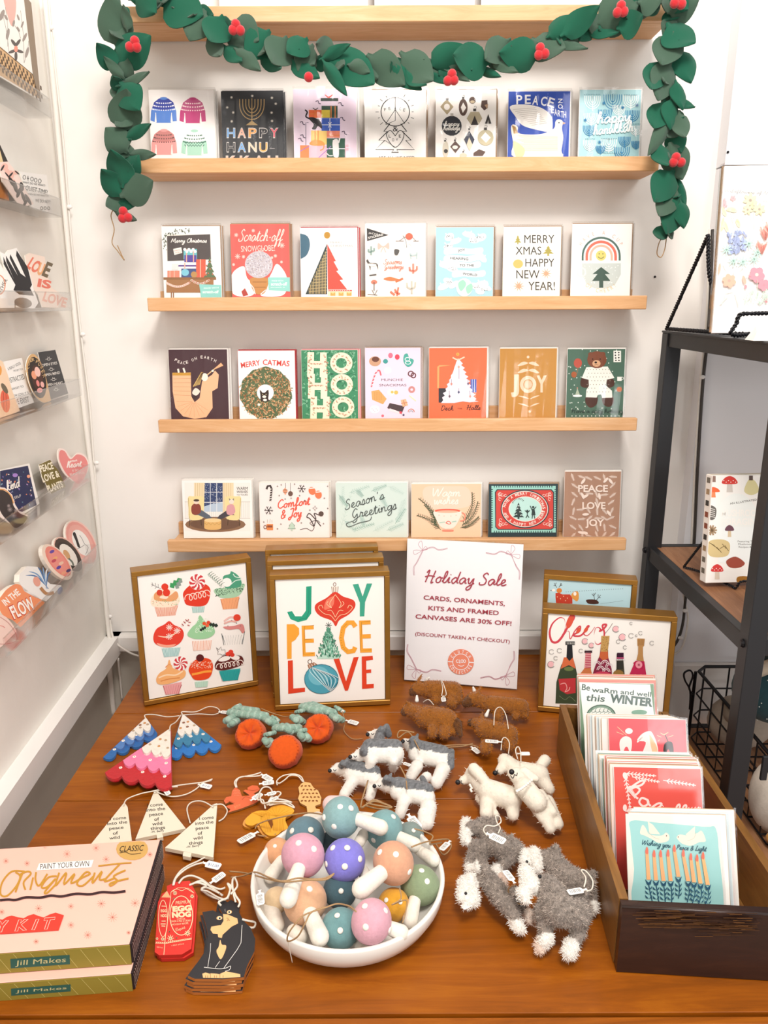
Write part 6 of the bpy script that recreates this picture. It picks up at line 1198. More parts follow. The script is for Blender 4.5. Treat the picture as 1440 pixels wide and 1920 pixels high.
def wrapper(a, x, y, w0, w1, h, c, bg=None, n=10, lw=4, zig=False, rot=0):
    if bg: a.poly([(x-w0/2, y), (x+w0/2, y-h*.12), (x+w1/2, y+h*.88), (x-w1/2, y+h)], bg)
    if zig: a.line([(x-w0/2+(w0*i/(2*n))+((w1-w0)/2*((i % 2)))*(1-2*i/(2*n))*-1, (y if i % 2 == 0 else y+h)-h*.12*i/(2*n)) for i in range(2*n+1)], lw, c)
    else: a.segs([(x-w0/2+w0*i/n, y-h*.12*i/n, x-w1/2+w1*i/n, y+h-h*.12*i/n) for i in range(n+1)], lw, c)
def mint(a, x, y, r):
    a.ell(x, y, r, r, '#f6efe9', n=26)
    for k in range(8):
        t = k*math.pi/4; a.poly([(x, y), (x+r*.55*math.cos(t+.15), y+r*.55*math.sin(t+.15)), (x+r*.97*math.cos(t+.45), y+r*.97*math.sin(t+.45)), (x+r*math.cos(t+.7), y+r*math.sin(t+.7)), (x+r*.97*math.cos(t+.9), y+r*.97*math.sin(t+.9)), (x+r*.55*math.cos(t+.55), y+r*.55*math.sin(t+.55))], '#cf3f45')
def holly(a, x, y, s, c, rot=0):
    r = R_(rot); P = [(-1, 0), (-.6, -.45), (-.35, -.2), (0, -.5), (.25, -.2), (.6, -.42), (1, 0), (.6, .42), (.25, .2), (0, .5), (-.35, .2), (-.6, .45)]
    a.poly([(x+s*(u*math.cos(r)-v*math.sin(r)), y+s*(u*math.sin(r)+v*math.cos(r))) for u, v in P], c)
def loops(a, x0, y0, x1, y1, r, c, w, n=5):
    P = []
    for i in range(n*10+1): t = i/10; P.append((x0+(x1-x0)*t/n+r*.8*math.cos(2*math.pi*t+2.5), y0+(y1-y0)*t/n+r*math.sin(2*math.pi*t+2.5)))
    a.line(P, w, c)
def a_cup9(a):
    R = '#dd3b26'
    wrapper(a, 400, 490, 240, 180, 105, '#d9744e', '#f3d9c8', 18, 5); a.blob([(240, 420), (290, 340), (380, 310), (480, 320), (525, 370), (540, 440), (470, 490), (330, 500), (250, 480)], '#f6e3cb'); a.blob([(270, 390), (300, 340), (420, 380), (500, 330), (525, 385), (470, 435), (300, 430)], '#e3a06c'); a.blob([(330, 400), (360, 375), (420, 385), (400, 410)], '#f4dfc6')
    rr = random.Random(4); a.dots([(rr.uniform(250, 530), rr.uniform(420, 480)) for _ in range(30)], 4, '#7fae7c', 5); a.dots([(rr.uniform(250, 530), rr.uniform(420, 480)) for _ in range(14)], 4, '#d3674a', 5)
    holly(a, 500, 245, 78, '#3f9a5d', -35); holly(a, 530, 255, 60, '#8a9a92', -60); a.curve([(240, 255), (290, 280), (345, 305)], 4, '#5b5e5c'); a.segs([(250, 240, 262, 262), (285, 245, 290, 275), (315, 255, 318, 290), (245, 280, 262, 266), (280, 305, 300, 285)], 4, '#5b5e5c'); a.ell(330, 345, 31, 32, '#d1402b'); a.ell(402, 345, 38, 40, R); a.ell(385, 285, 37, 36, R)
    wrapper(a, 732, 495, 130, 110, 62, '#8bb8b4', '#cfe2dc', 10, 5); a.blob([(575, 350), (620, 290), (680, 255), (800, 255), (858, 310), (845, 420), (800, 478), (700, 488), (610, 470), (585, 420)], R); loops(a, 615, 400, 850, 345, 34, '#f3d9c9', 9, 5); mint(a, 721, 234, 83)
    a.poly([(962, 412), (1160, 385), (1140, 510), (988, 520)], '#f0a878'); wrapper(a, 1062, 412, 195, 150, 108, '#a3543a', None, 6, 4, True); a.blob([(895, 330), (930, 300), (1050, 290), (1200, 250), (1210, 290), (1160, 370), (1080, 400), (960, 395)], '#a9d0ae'); q = [(rr.uniform(910, 1200), 0) for _ in range(150)]; a.dots([(x, 350-(x-900)*.2+rr.uniform(-40, 38)) for x, _ in q], 4.5, '#3e5f49', 5)
    a.blob([(990, 180), (1060, 150), (1075, 122), (1140, 160), (1180, 220), (1170, 280), (1080, 300), (1010, 290)], '#4f9e7d'); a.curve([(1095, 150), (1120, 180), (1180, 190)], 9, '#dcefe3'); a.curve([(1060, 270), (1120, 220), (1180, 210)], 8, '#dcefe3'); a.ell(1030, 238, 50, 47, '#f8f6f1'); a.segs([(850+i*18, 140+i*16, 850+i*18+dx, 140+i*16+dy) for i in range(8) for dx, dy in ((-8, 34), (30, -16), (-20, 22))], 4, '#4f7d66')
    wrapper(a, 450, 925, 190, 140, 90, '#7fb3b4', '#c7e0dc', 12, 5); a.blob([(265, 800), (300, 720), (380, 675), (430, 640), (480, 680), (560, 720), (582, 790), (540, 870), (450, 912), (350, 905), (280, 870)], '#e0402f'); a.blob([(300, 870), (400, 890), (500, 880), (450, 912), (350, 908)], '#f3a58c'); a.curve([(310, 795), (420, 805), (530, 745)], 16, '#f6cdb0', taper=True)
    for (x, y) in ((432, 705), (512, 740), (430, 800)): a.star(x, y, 36, 6, '#fbe9df', 5)
    a.curve([(558, 690), (585, 640), (620, 620), (648, 650), (625, 690)], 20, '#f5ece4'); a.segs([(560, 668, 580, 690), (578, 645, 600, 662), (600, 622, 615, 642), (632, 620, 622, 645), (630, 655, 655, 655), (620, 680, 642, 690)], 9, '#a8484a')
    wrapper(a, 770, 850, 200, 170, 100, '#e58a63', '#f8e6da', 12, 4); a.blob([(620, 770), (670, 700), (715, 660), (748, 578), (800, 640), (880, 690), (905, 760), (840, 815), (720, 828), (640, 805)], '#9ccf9f'); a.dots([(rr.uniform(700, 880), rr.uniform(610, 760)) for _ in range(70)], 4.5, '#eaf4e6', 5)
    holly(a, 780, 720, 40, '#27352d', 150); holly(a, 890, 680, 50, '#27352d', 10); a.ell(795, 665, 20, 18, '#e4552e'); a.ell(838, 655, 20, 18, '#d9482e'); a.ell(825, 685, 20, 18, '#e8623a')
    a.line([(975, 770), (1000, 890)], 5, '#3f4a50'); wrapper(a, 1098, 790, 225, 190, 100, '#4c5a60', None, 8, 5, True); a.curve([(1215, 745), (1190, 880)], 5, '#3f4a50'); a.blob([(990, 700), (1100, 690), (1190, 670), (1215, 740), (1190, 765), (1150, 720), (1050, 730)], '#d98a86'); a.curve([(1000, 640), (1060, 600), (1110, 600)], 18, '#eec3bb'); a.curve([(1000, 665), (1070, 640), (1130, 650)], 16, '#e7b0a6'); a.ell(1135, 603, 38, 35, '#e2452f'); a.dots([(1080, 632), (1130, 660), (1170, 690), (1040, 690)], 5, '#51606a')
    a.poly([(365, 1310), (560, 1272), (535, 1395), (390, 1405)], '#e7a4a4'); wrapper(a, 462, 1312, 190, 145, 95, '#b5444d', None, 7, 7, True); a.blob([(295, 1240), (330, 1180), (400, 1130), (430, 1040), (470, 1130), (590, 1150), (590, 1220), (500, 1270), (380, 1300), (310, 1290)], '#f0b274'); a.curve([(320, 1230), (400, 1200), (500, 1200), (570, 1160)], 14, '#f9dcb8'); a.curve([(340, 1265), (440, 1240), (540, 1230)], 10, '#d98a4c'); a.curve([(390, 1120), (430, 1090), (460, 1110)], 8, '#e89a5e'); mint(a, 548, 1080, 74)
    wrapper(a, 765, 1270, 135, 115, 60, '#9ccab2', '#c8e4d4', 12, 4); a.blob([(632, 1140), (680, 1060), (760, 1025), (850, 1035), (885, 1100), (865, 1200), (810, 1245), (700, 1250), (655, 1200)], '#e2491f'); a.curve([(665, 1195), (740, 1180), (800, 1165), (870, 1160)], 22, '#f6a541'); a.dots([(rr.uniform(650, 870), rr.uniform(1060, 1130)) for _ in range(80)], 5, '#f8c9b0', 5); a.ell(750, 1022, 41, 38, '#5a1c1c')
    a.poly([(948, 1160), (1170, 1130), (1145, 1250), (990, 1265)], '#2ea9a5'); wrapper(a, 1060, 1160, 220, 155, 105, '#1d7f86', None, 16, 3); a.blob([(905, 1090), (950, 1030), (1020, 990), (1150, 995), (1195, 1020), (1198, 1080), (1120, 1120), (1000, 1150), (920, 1140)], '#5e2420'); a.blob([(940, 1045), (1000, 1005), (1060, 1010), (1050, 1040), (980, 1060)], '#f6f0ea'); a.blob([(1060, 1010), (1110, 990), (1160, 1010), (1150, 1040), (1100, 1040)], '#f6f0ea')
    loops(a, 935, 1110, 1195, 1065, 26, '#f3e6dc', 8, 6); a.line([(920, 915), (945, 935), (968, 905), (975, 940), (1010, 935), (1012, 970), (1025, 975), (985, 995), (960, 980), (930, 985), (940, 955), (920, 915)], 4, '#3a3a3a'); a.ell(1040, 980, 24, 22, '#e0402f'); a.ell(1070, 960, 26, 24, '#e0402f'); a.ell(1085, 990, 24, 22, '#d53a2a')
p0, p1, tp = solve_face((271, 1324), (485, 1284), (256, 1071), .262)
ux = (p1-p0); ux.z = 0
lean = math.asin(max(0, min(.6, ((tp-p0).xy.length)/(tp-p0).length))) if (tp-p0).dot(V3((0, 1, 0))) > 0 else .05
framed(p0, ux, .04, .214, .259, 'gold framed print of nine festive cupcakes at the left of the table', a_cup9, FK)
FI = (240, 1010, 2.8235)
def a_joypl(a):
    g, o_, r = '#2b9f7f', '#f0a43a', '#dd4326'
    a.poly([(943, 258), (972, 254), (970, 400), (945, 435), (900, 446), (860, 430), (842, 392), (868, 388), (885, 415), (920, 415), (942, 385)], g); a.poly([(1190, 246), (1220, 242), (1243, 310), (1265, 241), (1294, 241), (1256, 340), (1252, 415), (1228, 416), (1228, 342)], '#3fa388'); a.line([(905, 432), (945, 425), (957, 390), (958, 262)], 2, '#1d6b57')
    a.curve([(1095, 235), (1102, 245), (1094, 256), (1087, 245), (1095, 235)], 3, '#7a4a3c'); a.poly([(1078, 258), (1113, 257), (1110, 290), (1082, 290)], '#f0e2d6'); a.line([(1078, 258), (1082, 290), (1110, 290), (1113, 257)], 3, '#7a5a4a'); a.segs([(1088, 260, 1090, 290), (1100, 260, 1100, 290)], 3, '#7a5a4a')
    a.blob([(1096, 285), (1140, 310), (1195, 330), (1203, 365), (1170, 405), (1120, 435), (1100, 468), (1078, 438), (1020, 415), (992, 385), (995, 350), (1050, 318)], '#d7402f'); a.blob([(1050, 330), (1090, 310), (1085, 360), (1040, 380)], '#e77a62')
    for sg in (1, -1): a.curve([(1098, 300), (1098+sg*30, 345), (1098+sg*20, 370), (1098+sg*45, 350), (1098+sg*38, 335)], 3, '#f3c9a0'); a.curve([(1098, 440), (1098+sg*25, 410), (1098+sg*60, 400), (1098+sg*90, 370), (1098+sg*75, 355), (1098+sg*65, 372)], 3, '#f3c9a0'); a.curve([(1098, 420), (1098+sg*20, 385), (1098+sg*42, 385)], 3, '#f3c9a0')
    a.poly([(840, 457), (880, 456), (905, 478), (906, 510), (885, 540), (866, 552), (866, 640), (842, 641)], o_); a.txt('E', 925, 628, 990, 168, o_, rot=-2, bold=.0); a.line([(985, 462), (935, 467), (930, 618), (982, 612)], 2, '#9c6a1c'); a.segs([(935, 540, 972, 536)], 2, '#9c6a1c')
    a.line([(1205, 470), (1190, 448), (1165, 448), (1140, 475), (1130, 530), (1140, 580), (1165, 603), (1195, 598), (1203, 578)], 26, o_); a.dots([(1165+38*math.cos(t)*-1, 528-72*math.sin(t)) for t in [-1.4+.2*k for k in range(15)]], 2.2, '#9c6a1c', 5)
    a.txt('E', 1230, 608, 1292, 175, o_, rot=-2, bold=.0); a.line([(1285, 440), (1237, 446), (1232, 597), (1292, 592)], 2, '#9c6a1c')
    a.star(1062, 462, 18, 2.5, '#5c6660', 4); rr = random.Random(5); a.tree(1062, 475, 640, 128, '#b9dccb', 5); L1, L2 = [], []
    for i in range(260):
        y = rr.uniform(485, 635); w = (y-470)*.38; x = 1062+rr.uniform(-w, w); d = (x-1062)/60; (L1 if i % 2 else L2).append((x, y, x+8*d+rr.uniform(-4, 4), y-13))
    a.segs(L1, 4, '#2f6b55'); a.segs(L2, 4, '#6fb497')
    a.poly([(846, 650), (872, 648), (875, 798), (937, 793), (937, 815), (848, 826)], r); a.poly([(1089, 642), (1118, 638), (1155, 760), (1195, 632), (1222, 630), (1165, 808), (1150, 810)], r); a.poly([(1238, 628), (1296, 624), (1298, 645), (1262, 650), (1262, 698), (1288, 696), (1288, 714), (1263, 716), (1264, 775), (1302, 772), (1302, 795), (1240, 800)], r)
    a.ring(963, 655, 10, 11, 3, '#6a4a3a'); a.poly([(950, 672), (985, 658), (1005, 672), (960, 700)], '#a5765c'); a.segs([(960, 672, 968, 694), (972, 668, 980, 688), (985, 664, 994, 680)], 3, '#f0e2d6'); a.ell(1024, 747, 90, 78, '#4fa0b4', n=34); a.ell(1010, 730, 55, 50, '#72b8c8', n=26)
    for k in range(-6, 7): a.curve([(975, 685), (1024+k*13+20, 730+k*3), (1070, 812)], 2.5, '#1f5566' if k % 2 else '#e4f0f0')
    a.ring(1024, 747, 90, 78, 2.5, '#2a6274')
p0, p1, tp = solve_face((516, 1332), (727, 1321), (512, 1086), .268)
ux = p1-p0; ux.z = 0; uxj = ux.normalized()
lean = .04
framed(p0, ux, lean, .212, .2585, 'gold framed JOY PEACE LOVE print at the front of the middle frame stack', a_joypl, FI)
nb = uxj.cross(V3((0, 0, 1)))*-1; nb.z = 0; nb.normalize()
framed(p0+nb*.048+uxj*-.006, ux, lean, .212, .268, 'middle gold frame of the stack, canvas hidden behind JOY PEACE LOVE', None, FI)
framed(p0+nb*.094+uxj*-.012, ux, lean, .212, .274, 'rearmost gold frame of the middle stack, just before the lowest ledge', None, FI)
FJ = (740, 1000, 2.769)
def a_sale(a):
    k = '#a8404f'
    def bow(x, y, sx, sy, w=2.2, c='#c99aa6'):
        a.curve([(x, y), (x-sx*22, y-sy*30), (x-sx*5, y-sy*48), (x, y)], w, c); a.curve([(x, y), (x-sx*45, y+sy*0), (x-sx*40, y+sy*22), (x, y)], w, c); a.curve([(x, y), (x+sx*15, y-sy*20), (x+sx*25, y-sy*5), (x, y)], w, c)
        a.curve([(x, y), (x+sx*50, y-sy*18), (x+sx*85, y-sy*4), (x+sx*130, y-sy*12)], w, c); a.curve([(x, y+sy*3), (x+sx*50, y-sy*14), (x+sx*85, y), (x+sx*130, y-sy*8)], w, c); a.curve([(x, y), (x-sx*30, y+sy*60), (x-sx*48, y+sy*90), (x-sx*46, y+sy*130)], w, c); a.curve([(x+4, y), (x-sx*26, y+sy*60), (x-sx*43, y+sy*90), (x-sx*42, y+sy*130)], w, c)
    bow(145, 88, 1, 1); bow(603, 110, -1, 1); bow(112, 705, 1, -1); bow(575, 740, -1, -1)
    a.scr('Holiday Sale', 150, 252, 578, 31, 6.5, k, y1=272)
    a.txt('CARDS, ORNAMENTS,', 150, 342, 572, 22, k, y1=375, bold=.015); a.txt('KITS AND FRAMED', 175, 397, 540, 22, k, y1=423, bold=.015); a.txt('CANVASES ARE 30% OFF!', 108, 440, 606, 22, k, y1=478, bold=.015); a.txt('(DISCOUNT TAKEN AT CHECKOUT)', 107, 528, 597, 17, k, y1=569, bold=.005)
    o_ = '#ec8f73'; a.ell(344, 666, 68, 66, o_, n=40); a.ring(344, 666, 42, 41, 3.5, '#f3eef0', n=36); a.segs([(276, 664, 302, 666), (387, 668, 412, 670)], 5, '#f3eef0')
    a.arc('CLUTCH', 344, 667, 47, 160, 20, 15, '#f3eef0', .03, wr=.6); a.arc('COLLECTIVE', 344, 667, 61, 195, 345, 15, '#f3eef0', .03, up=False, wr=.6)
    a.txt('C', 318, 670, 332, 16, '#f3eef0', bold=.03); a.txt('L', 335, 672, 343, 18, '#f3eef0', bold=.03); a.ring(350, 662, 6, 7, 3.5, '#f3eef0'); a.txt('O', 356, 670, 370, 16, '#f3eef0', bold=.03); a.ring(346, 678, 16, 10, 3.5, '#f3eef0', 20, 160, 12)
p0, p1, tp = solve_face((757, 1276), (970, 1294), (768, 1008), .287)
ux = p1-p0; ux.z = 0; w_s = ux.length
lean = min(math.asin(min(.3, (tp-p0).xy.length/.287)), .118); n0 = ux.normalized().cross(V3((0, 0, 1))); uy = V3((0, 0, math.cos(lean)))-n0*math.sin(lean); mwS = frame_mw(p0, ux, uy)
hS = Art(mwS).m(768, 1009)[1]
o = empty('sale_sign', mw=mwS, label='white Holiday Sale sign in an acrylic stand, leaning on the lowest ledge', cat='sign')
MB().box(.001, .002, -.0008, w_s-.001, hS-.001, 0, '#f4f2f4').build('sheet', MAT['paper'], o)
a = Art(mwS, .0001).fr(*FJ); a.clip = (.002, .002, w_s-.002, hS-.002); a_sale(a); a.build('artwork', o, Matrix())
MB().box(0, 0, -.0052, w_s, hS, -.0012, bev=.0004).build('acrylic_back', MAT['acrylic'], o)
MB().add([(0, 0, .0016), (w_s, 0, .0016), (w_s, hS, .0016), (0, hS, .0016)], [(0, 1, 2, 3)]).build('acrylic_front', MAT['sleeve'], o)
FL = (1000, 1140, 5.538)
def a_cheers(a):
    r = '#cf4552'
    def big(pts, w, c=r, k=6): a.curve(pts, w, c, k=k, taper=True)
    big([(330, 165), (320, 120), (270, 110), (200, 170), (170, 260), (190, 350), (240, 365), (290, 320), (350, 220), (420, 120), (420, 80), (395, 75), (350, 150), (310, 300)], 24, r); a.ell(382, 150, 30, 76, '#d8553f', rot=22)
    big([(310, 310), (350, 250), (375, 260), (385, 330), (430, 250), (470, 205), (490, 200), (480, 250), (420, 285), (440, 300), (500, 290), (560, 220), (580, 195), (560, 200), (525, 270), (560, 295), (610, 250), (640, 205), (630, 290)], 18); a.ell(470, 240, 18, 34, '#d8553f', rot=35); a.ell(548, 235, 18, 34, '#d8553f', rot=35)
    big([(630, 290), (650, 220), (680, 210), (700, 230), (690, 250), (740, 215), (760, 180), (720, 190), (740, 270), (720, 350), (680, 385), (650, 375), (640, 345)], 20); a.curve([(740, 280), (790, 220), (825, 165)], 4, '#5b3a3c')
    K = '#33332f'
    def bottle(pts, c): a.blob(pts, c, 5)
    a.poly([(352, 390), (405, 390), (412, 520), (440, 620), (460, 720), (455, 1005), (230, 1000), (240, 780), (290, 600), (345, 520)], '#3e4a34'); a.poly([(352, 390), (405, 390), (412, 520), (375, 555), (345, 520)], '#25262a'); a.poly([(318, 520), (345, 520), (375, 560), (412, 520), (430, 590), (440, 640), (370, 600), (285, 640)], '#d96f45'); a.rect(335, 355, 432, 392, '#2b2b2e'); a.segs([(350+i*12, 362, 352+i*12, 385) for i in range(7)], 4, '#d9d6cf')
    a.poly([(262, 745), (440, 735), (440, 890), (350, 905), (275, 860)], '#c23a3f'); a.curve([(280, 800), (330, 790), (350, 840), (330, 880), (370, 860), (380, 830)], 9, '#eaa3a0'); a.curve([(270, 920), (330, 960), (380, 930), (440, 980)], 4, '#7f8f6a'); a.ell(370, 640, 50, 22, '#6f7f4a')
    a.poly([(545, 470), (600, 470), (598, 640), (612, 700), (480, 700), (528, 640)], '#cf7a4a'); a.poly([(545, 470), (602, 470), (598, 630), (530, 630)], '#efb9b5'); a.segs([(540, 485+i*18, 600, 482+i*18) for i in range(9)], 9, '#b52b52'); a.rect(533, 452, 612, 474, '#3a1f2a'); a.dots([(540+i*14, 446) for i in range(6)], 4, '#6a6a66')
    a.poly([(708, 300), (792, 300), (790, 345), (775, 380), (780, 520), (815, 640), (820, 720), (610, 720), (640, 620), (690, 500), (705, 380)], '#8a2a45'); a.poly([(708, 297), (794, 297), (788, 350), (775, 460), (700, 460), (706, 350)], '#c39a5a'); a.poly([(700, 460), (775, 460), (782, 530), (725, 555), (685, 515)], '#c8653c'); rr = random.Random(3); a.dots([(rr.uniform(712, 785), rr.uniform(305, 455)) for _ in range(50)], 4, '#8f6a38', 5)
    for (x, y) in ((665, 600), (745, 590), (790, 620), (700, 650), (760, 670)): a.ring(x, y, 38, 40, 7, '#f0e4e6', 180, 360, 12); a.ring(x, y, 22, 24, 7, '#f0e4e6', 180, 360, 12)
    a.ell(715, 715, 100, 50, '#c9405c'); a.poly([(868, 480), (940, 480), (938, 560), (950, 700), (945, 730), (820, 730), (865, 640)], '#46402f'); a.rect(872, 472, 940, 520, '#3a1830'); a.rect(866, 520, 944, 532, '#d95a8a'); a.dots([(862+i*15, 545) for i in range(7)], 7, '#f0e6e8'); a.rect(868, 560, 935, 640, '#33322c'); a.ell(885, 690, 55, 40, '#94703a')
    a.poly([(1082, 322), (1160, 325), (1152, 400), (1140, 410), (1142, 500), (1150, 560), (1072, 550), (1090, 480), (1092, 405), (1084, 395)], '#b98a55'); a.segs([(1095+i*14, 330, 1097+i*13, 395) for i in range(5)], 4, '#7a5428'); a.poly([(1060, 555), (1155, 560), (1180, 735), (985, 735)], '#c12a55'); a.poly([(1040, 575), (1075, 555), (1140, 560), (1158, 600), (1135, 640), (1065, 640)], '#b81f4c'); a.ell(1098, 596, 36, 38, '#ee9aa8'); a.star(1098, 598, 15, 5, '#8f2340', 3)
    a.dots([(1000+i*20, 700+(i % 3)*8) for i in range(9)], 7, '#e26a8a', 5)
    for (x, y, r_, f) in ((860, 225, 34, 1), (928, 310, 38, 1), (185, 592, 36, 1), (538, 352, 32, 1), (605, 395, 28, 1), (883, 355, 20, 0), (953, 415, 19, 0), (273, 448, 24, 0), (233, 527, 20, 0), (1018, 293, 26, 0), (1072, 293, 11, 0), (1115, 265, 20, 0), (1017, 165, 14, 0), (1233, 370, 22, 0), (495, 450, 20, 0), (190, 460, 26, 0)):
        if f: a.ell(x-4, y-2, r_*.85, r_*.85, '#f2bcc0')
        a.ring(x, y, r_, r_*.95, 4, '#6a6866', 30 if r_ > 10 else 0, 330, 16)
pL = PZ(1008, 1333, T); dC = ray(1017, 1158); pT = None
uxc = V3((1, -.19, 0)).normalized()
# lean solved so that the top edge meets the photo
p0, _, tp = solve_face((1008, 1333), None, (1016, 1160), .208)
lean = .05
tr = PY(1252, 1170, 1.2); 
p0e, mwC = None, None
framed(p0, uxc, lean, .226, .197, 'gold framed Cheers print with painted bottles behind the card crate', a_cheers, FL)
def a_deer(a):
    a.fill(-1, -1, 1, 1, '#b9d8df')
    a.fr(960, 1020, 4.235); a.ell(375, 375, 22, 20, '#d8813c'); a.poly([(345, 395), (375, 392), (400, 405), (460, 405), (480, 430), (480, 480), (350, 480), (345, 430)], '#c5402c'); a.ell(330, 372, 14, 10, '#f3ece2'); a.ell(310, 374, 5, 5, '#7a6a64'); a.segs([(355, 352, 335, 315), (345, 335, 330, 335), (372, 350, 395, 318), (385, 335, 400, 330), (345, 325, 352, 312), (388, 330, 385, 315)], 4, '#3a2a20')
    a.blob([(470, 420), (490, 385), (525, 385), (530, 440), (510, 460)], '#e0994c'); a.ell(500, 400, 12, 16, '#f3ece2'); a.dots([(360, 425), (385, 440), (410, 420), (440, 435), (425, 455)], 4, '#efc9a0'); a.dots([(430+i*18, 385-i*1.0) for i in range(26)], 3, '#4a5a60', 5)
    a.blob([(590, 450), (640, 445), (680, 455), (685, 480), (610, 480)], '#4a2a20'); a.segs([(655, 450, 650, 395), (650, 420, 635, 400), (655, 410, 665, 392), (672, 450, 705, 410), (690, 430, 705, 432), (685, 425, 685, 405)], 4, '#3a2a20'); a.line([(700, 480), (780, 470), (885, 455)], 1.5, '#6a7a80')
uxd = V3((1, -.22, 0)).normalized()
tlp = PY(1020, 1079, 1.325)
nd = uxd.cross(V3((0, 0, 1))); uy = V3((0, 0, math.cos(.05)))-nd*math.sin(.05)
base = V3((tlp.x-uy.x*.208, tlp.y-uy.y*.208, 0)); base.z = T
s_ = (tlp.z-T)/uy.z; base = tlp-uy*s_; base.z = T+.002
framed(base, uxd, .05, .166, s_, 'gold framed pale blue print of animals with antlers behind the Cheers frame', a_deer, FL)
# =============== THINGS ON THE TABLE ===============
T0 = .7502
def mpp(p): return CF.dot(p-EYE)/FPX
class F:   # photo crop frame -> table heights
    def __init__(s, ox, oy, k): s.o = (ox, oy, k)
    def __call__(s, x, y, h=0): ox, oy, k = s.o; return PZ(ox+x/k, oy+y/k, T0+h)
    def r(s, x, y, rr, h=0): return rr/s.o[2]*mpp(s(x, y, h))
FT = F(180, 1300, 3.0); FA = F(600, 1250, 3.0); FB = F(450, 1460, 3.512); FG = F(840, 1500, 4.8); FC = F(280, 1600, 6.545); FM = F(410, 1430, 6.857)
def flat(fr, name, parent, pts, h, th, col, sm=False, mat='solid', side=None, tilt=0):
    P = [fr(x, y, h+th) for x, y in pts]
    if sm: P = smooth_pts(P, True, 4)
    o = V3(parent.location) if parent is not None else sum(P, V3())/len(P)
    if parent is None: o.z = T0+h
    q = [(p.x-o.x, p.y-o.y) for p in P]; z = T0+h-o.z
    return o, MB().plate(q, z, z+th, col, side).build(name, MAT[mat], parent, None if parent is not None else Matrix.Translation(o))
def printed(fr, h, parent, fn, name='artwork'):
    ox, oy, k = fr.o; mw = Matrix.Translation((0, 0, T0+h)); a = Art(mw, .0001, 1e-5).fr(ox, oy, k); fn(a)
    return a.build(name, parent, Matrix.Translation(V3((0, 0, T0+h))-parent.location))
def yarn(fr, parent, pts, r=.0009, mat='cotton', name='string', closed=False):
    P = [fr(*p) for p in pts]; o = parent.location; Q = smooth_pts(P, closed, 6)
    return MB().tube([p-o for p in Q], r, 5, closed=closed).build(name, MAT[mat], parent, None, True)
def price(fr, parent, x, y, ang, L, h=.004, txt=None, blank=False):
    c = fr(x, y, h); s = L/fr.o[2]*mpp(c); r = R_(-ang); W = .40
    sh = [(0, .1), (.06, .05), (.2, .06), (.26, W/2), (.92, W/2), (1, W/2-.06), (1, -W/2+.06), (.92, -W/2), (.26, -W/2), (.2, -.06), (.06, -.05), (0, -.1)]
    mw = Matrix.Translation(c-parent.location) @ Matrix.Rotation(r, 4, 'Z') @ Matrix.Rotation(.12, 4, 'X')
    o = MB().plate([(u*s, v*s) for u, v in sh], 0, .0006, '#f3f1ec').build('price_tag', MAT['paper'], parent, mw)
    a = Art(None, .0007); rr = random.Random(int(x+y)); q = []
    if txt: a.txt(txt, .34*s, -.08*s, .9*s, .15*s, '#3f5f9a')
    elif not blank:
        for i in range(13): q.append(((.36+i*.042)*s, -.13*s, (.36+i*.042)*s, .11*s))
        a.segs(q[::2], .020*s, '#2c2c30'); a.segs(q[1::3], .012*s, '#2c2c30')
    if txt or not blank: a.build('barcode' if not txt else 'price_print', o, Matrix())
    return o
# ---- felt tree ornaments ----
def scallop(x0, y0, x1, y1, n, d):
    P = []
    for i in range(n):
        for k in range(6): t = (i+k/6)/n; s = -abs(math.sin(math.pi*k/6))**.7*d; P.append((x0+(x1-x0)*t-(y1-y0)/math.hypot(x1-x0, y1-y0)*s, y0+(y1-y0)*t+(x1-x0)/math.hypot(x1-x0, y1-y0)*s))
    return P+[(x1, y1)]
def felt_tree(apex, L, R, cols, label, h0, strs):
    """apex, lower left and lower right corners in crop px, three scalloped tiers"""
    p = FT(*apex, h0); root = empty('felt_tree_ornament', (p.x, p.y, T0+h0), label, 'ornament', 'felt tree ornaments')
    for i, (t, c, w) in enumerate(((1.0, cols[2], 1.0), (.72, cols[1], .86), (.43, cols[0], .72))):
        lx_, ly_ = apex[0]+(L[0]-apex[0])*t, apex[1]+(L[1]-apex[1])*t; rx_, ry_ = apex[0]+(R[0]-apex[0])*t, apex[1]+(R[1]-apex[1])*t
        P = [(apex[0]-4, apex[1]), (apex[0]+4, apex[1])]+scallop(rx_, ry_, lx_, ly_, 4 if i < 2 else 3, 27)
        z = h0+.003+.0042*i
        flat(FT, 'felt_tier', root, P, z-.002, .0045, c, mat='felt')
        if i == 0 and h0: flat(FT, 'felt_tier', root, [(x+4, y+7) for x, y in P], max(0, z-.009), .004, c, mat='felt')
        rr = random.Random(i+int(apex[0])); fl = []
        for k in range(5):
            u = (k+.6)/5.2; v = .86-.16*(k % 2) if i < 2 else .80-.3*(k % 2); bx_, by_ = rx_+(lx_-rx_)*u, ry_+(ly_-ry_)*u; fl.append((apex[0]+(bx_-apex[0])*v, apex[1]+(by_-apex[1])*v))
        m = MB()
        for (x, y) in fl:
            c_ = FT(x, y, z+.003)-root.location; r_ = FT.r(x, y, 10 if i < 2 else 8); cc = '#f4efe6' if i < 2 else rr.choice(['#c98f5a', '#8a5a4a', '#b9a48c'])
            for q in range(6): m.ball(c_+V3((math.cos(q*1.047)*r_*.6, math.sin(q*1.047)*r_*.6, 0)), r_*.42, r_*.42, .0012, n=6, m=4, col=cc)
            m.ball(c_, r_*.3, r_*.3, .0018, n=6, m=4, col='#c9a070')
        m.build('sequin_flowers', MAT['solid'], root)
    for s in strs: yarn(FT, root, s, .0010)
    return root
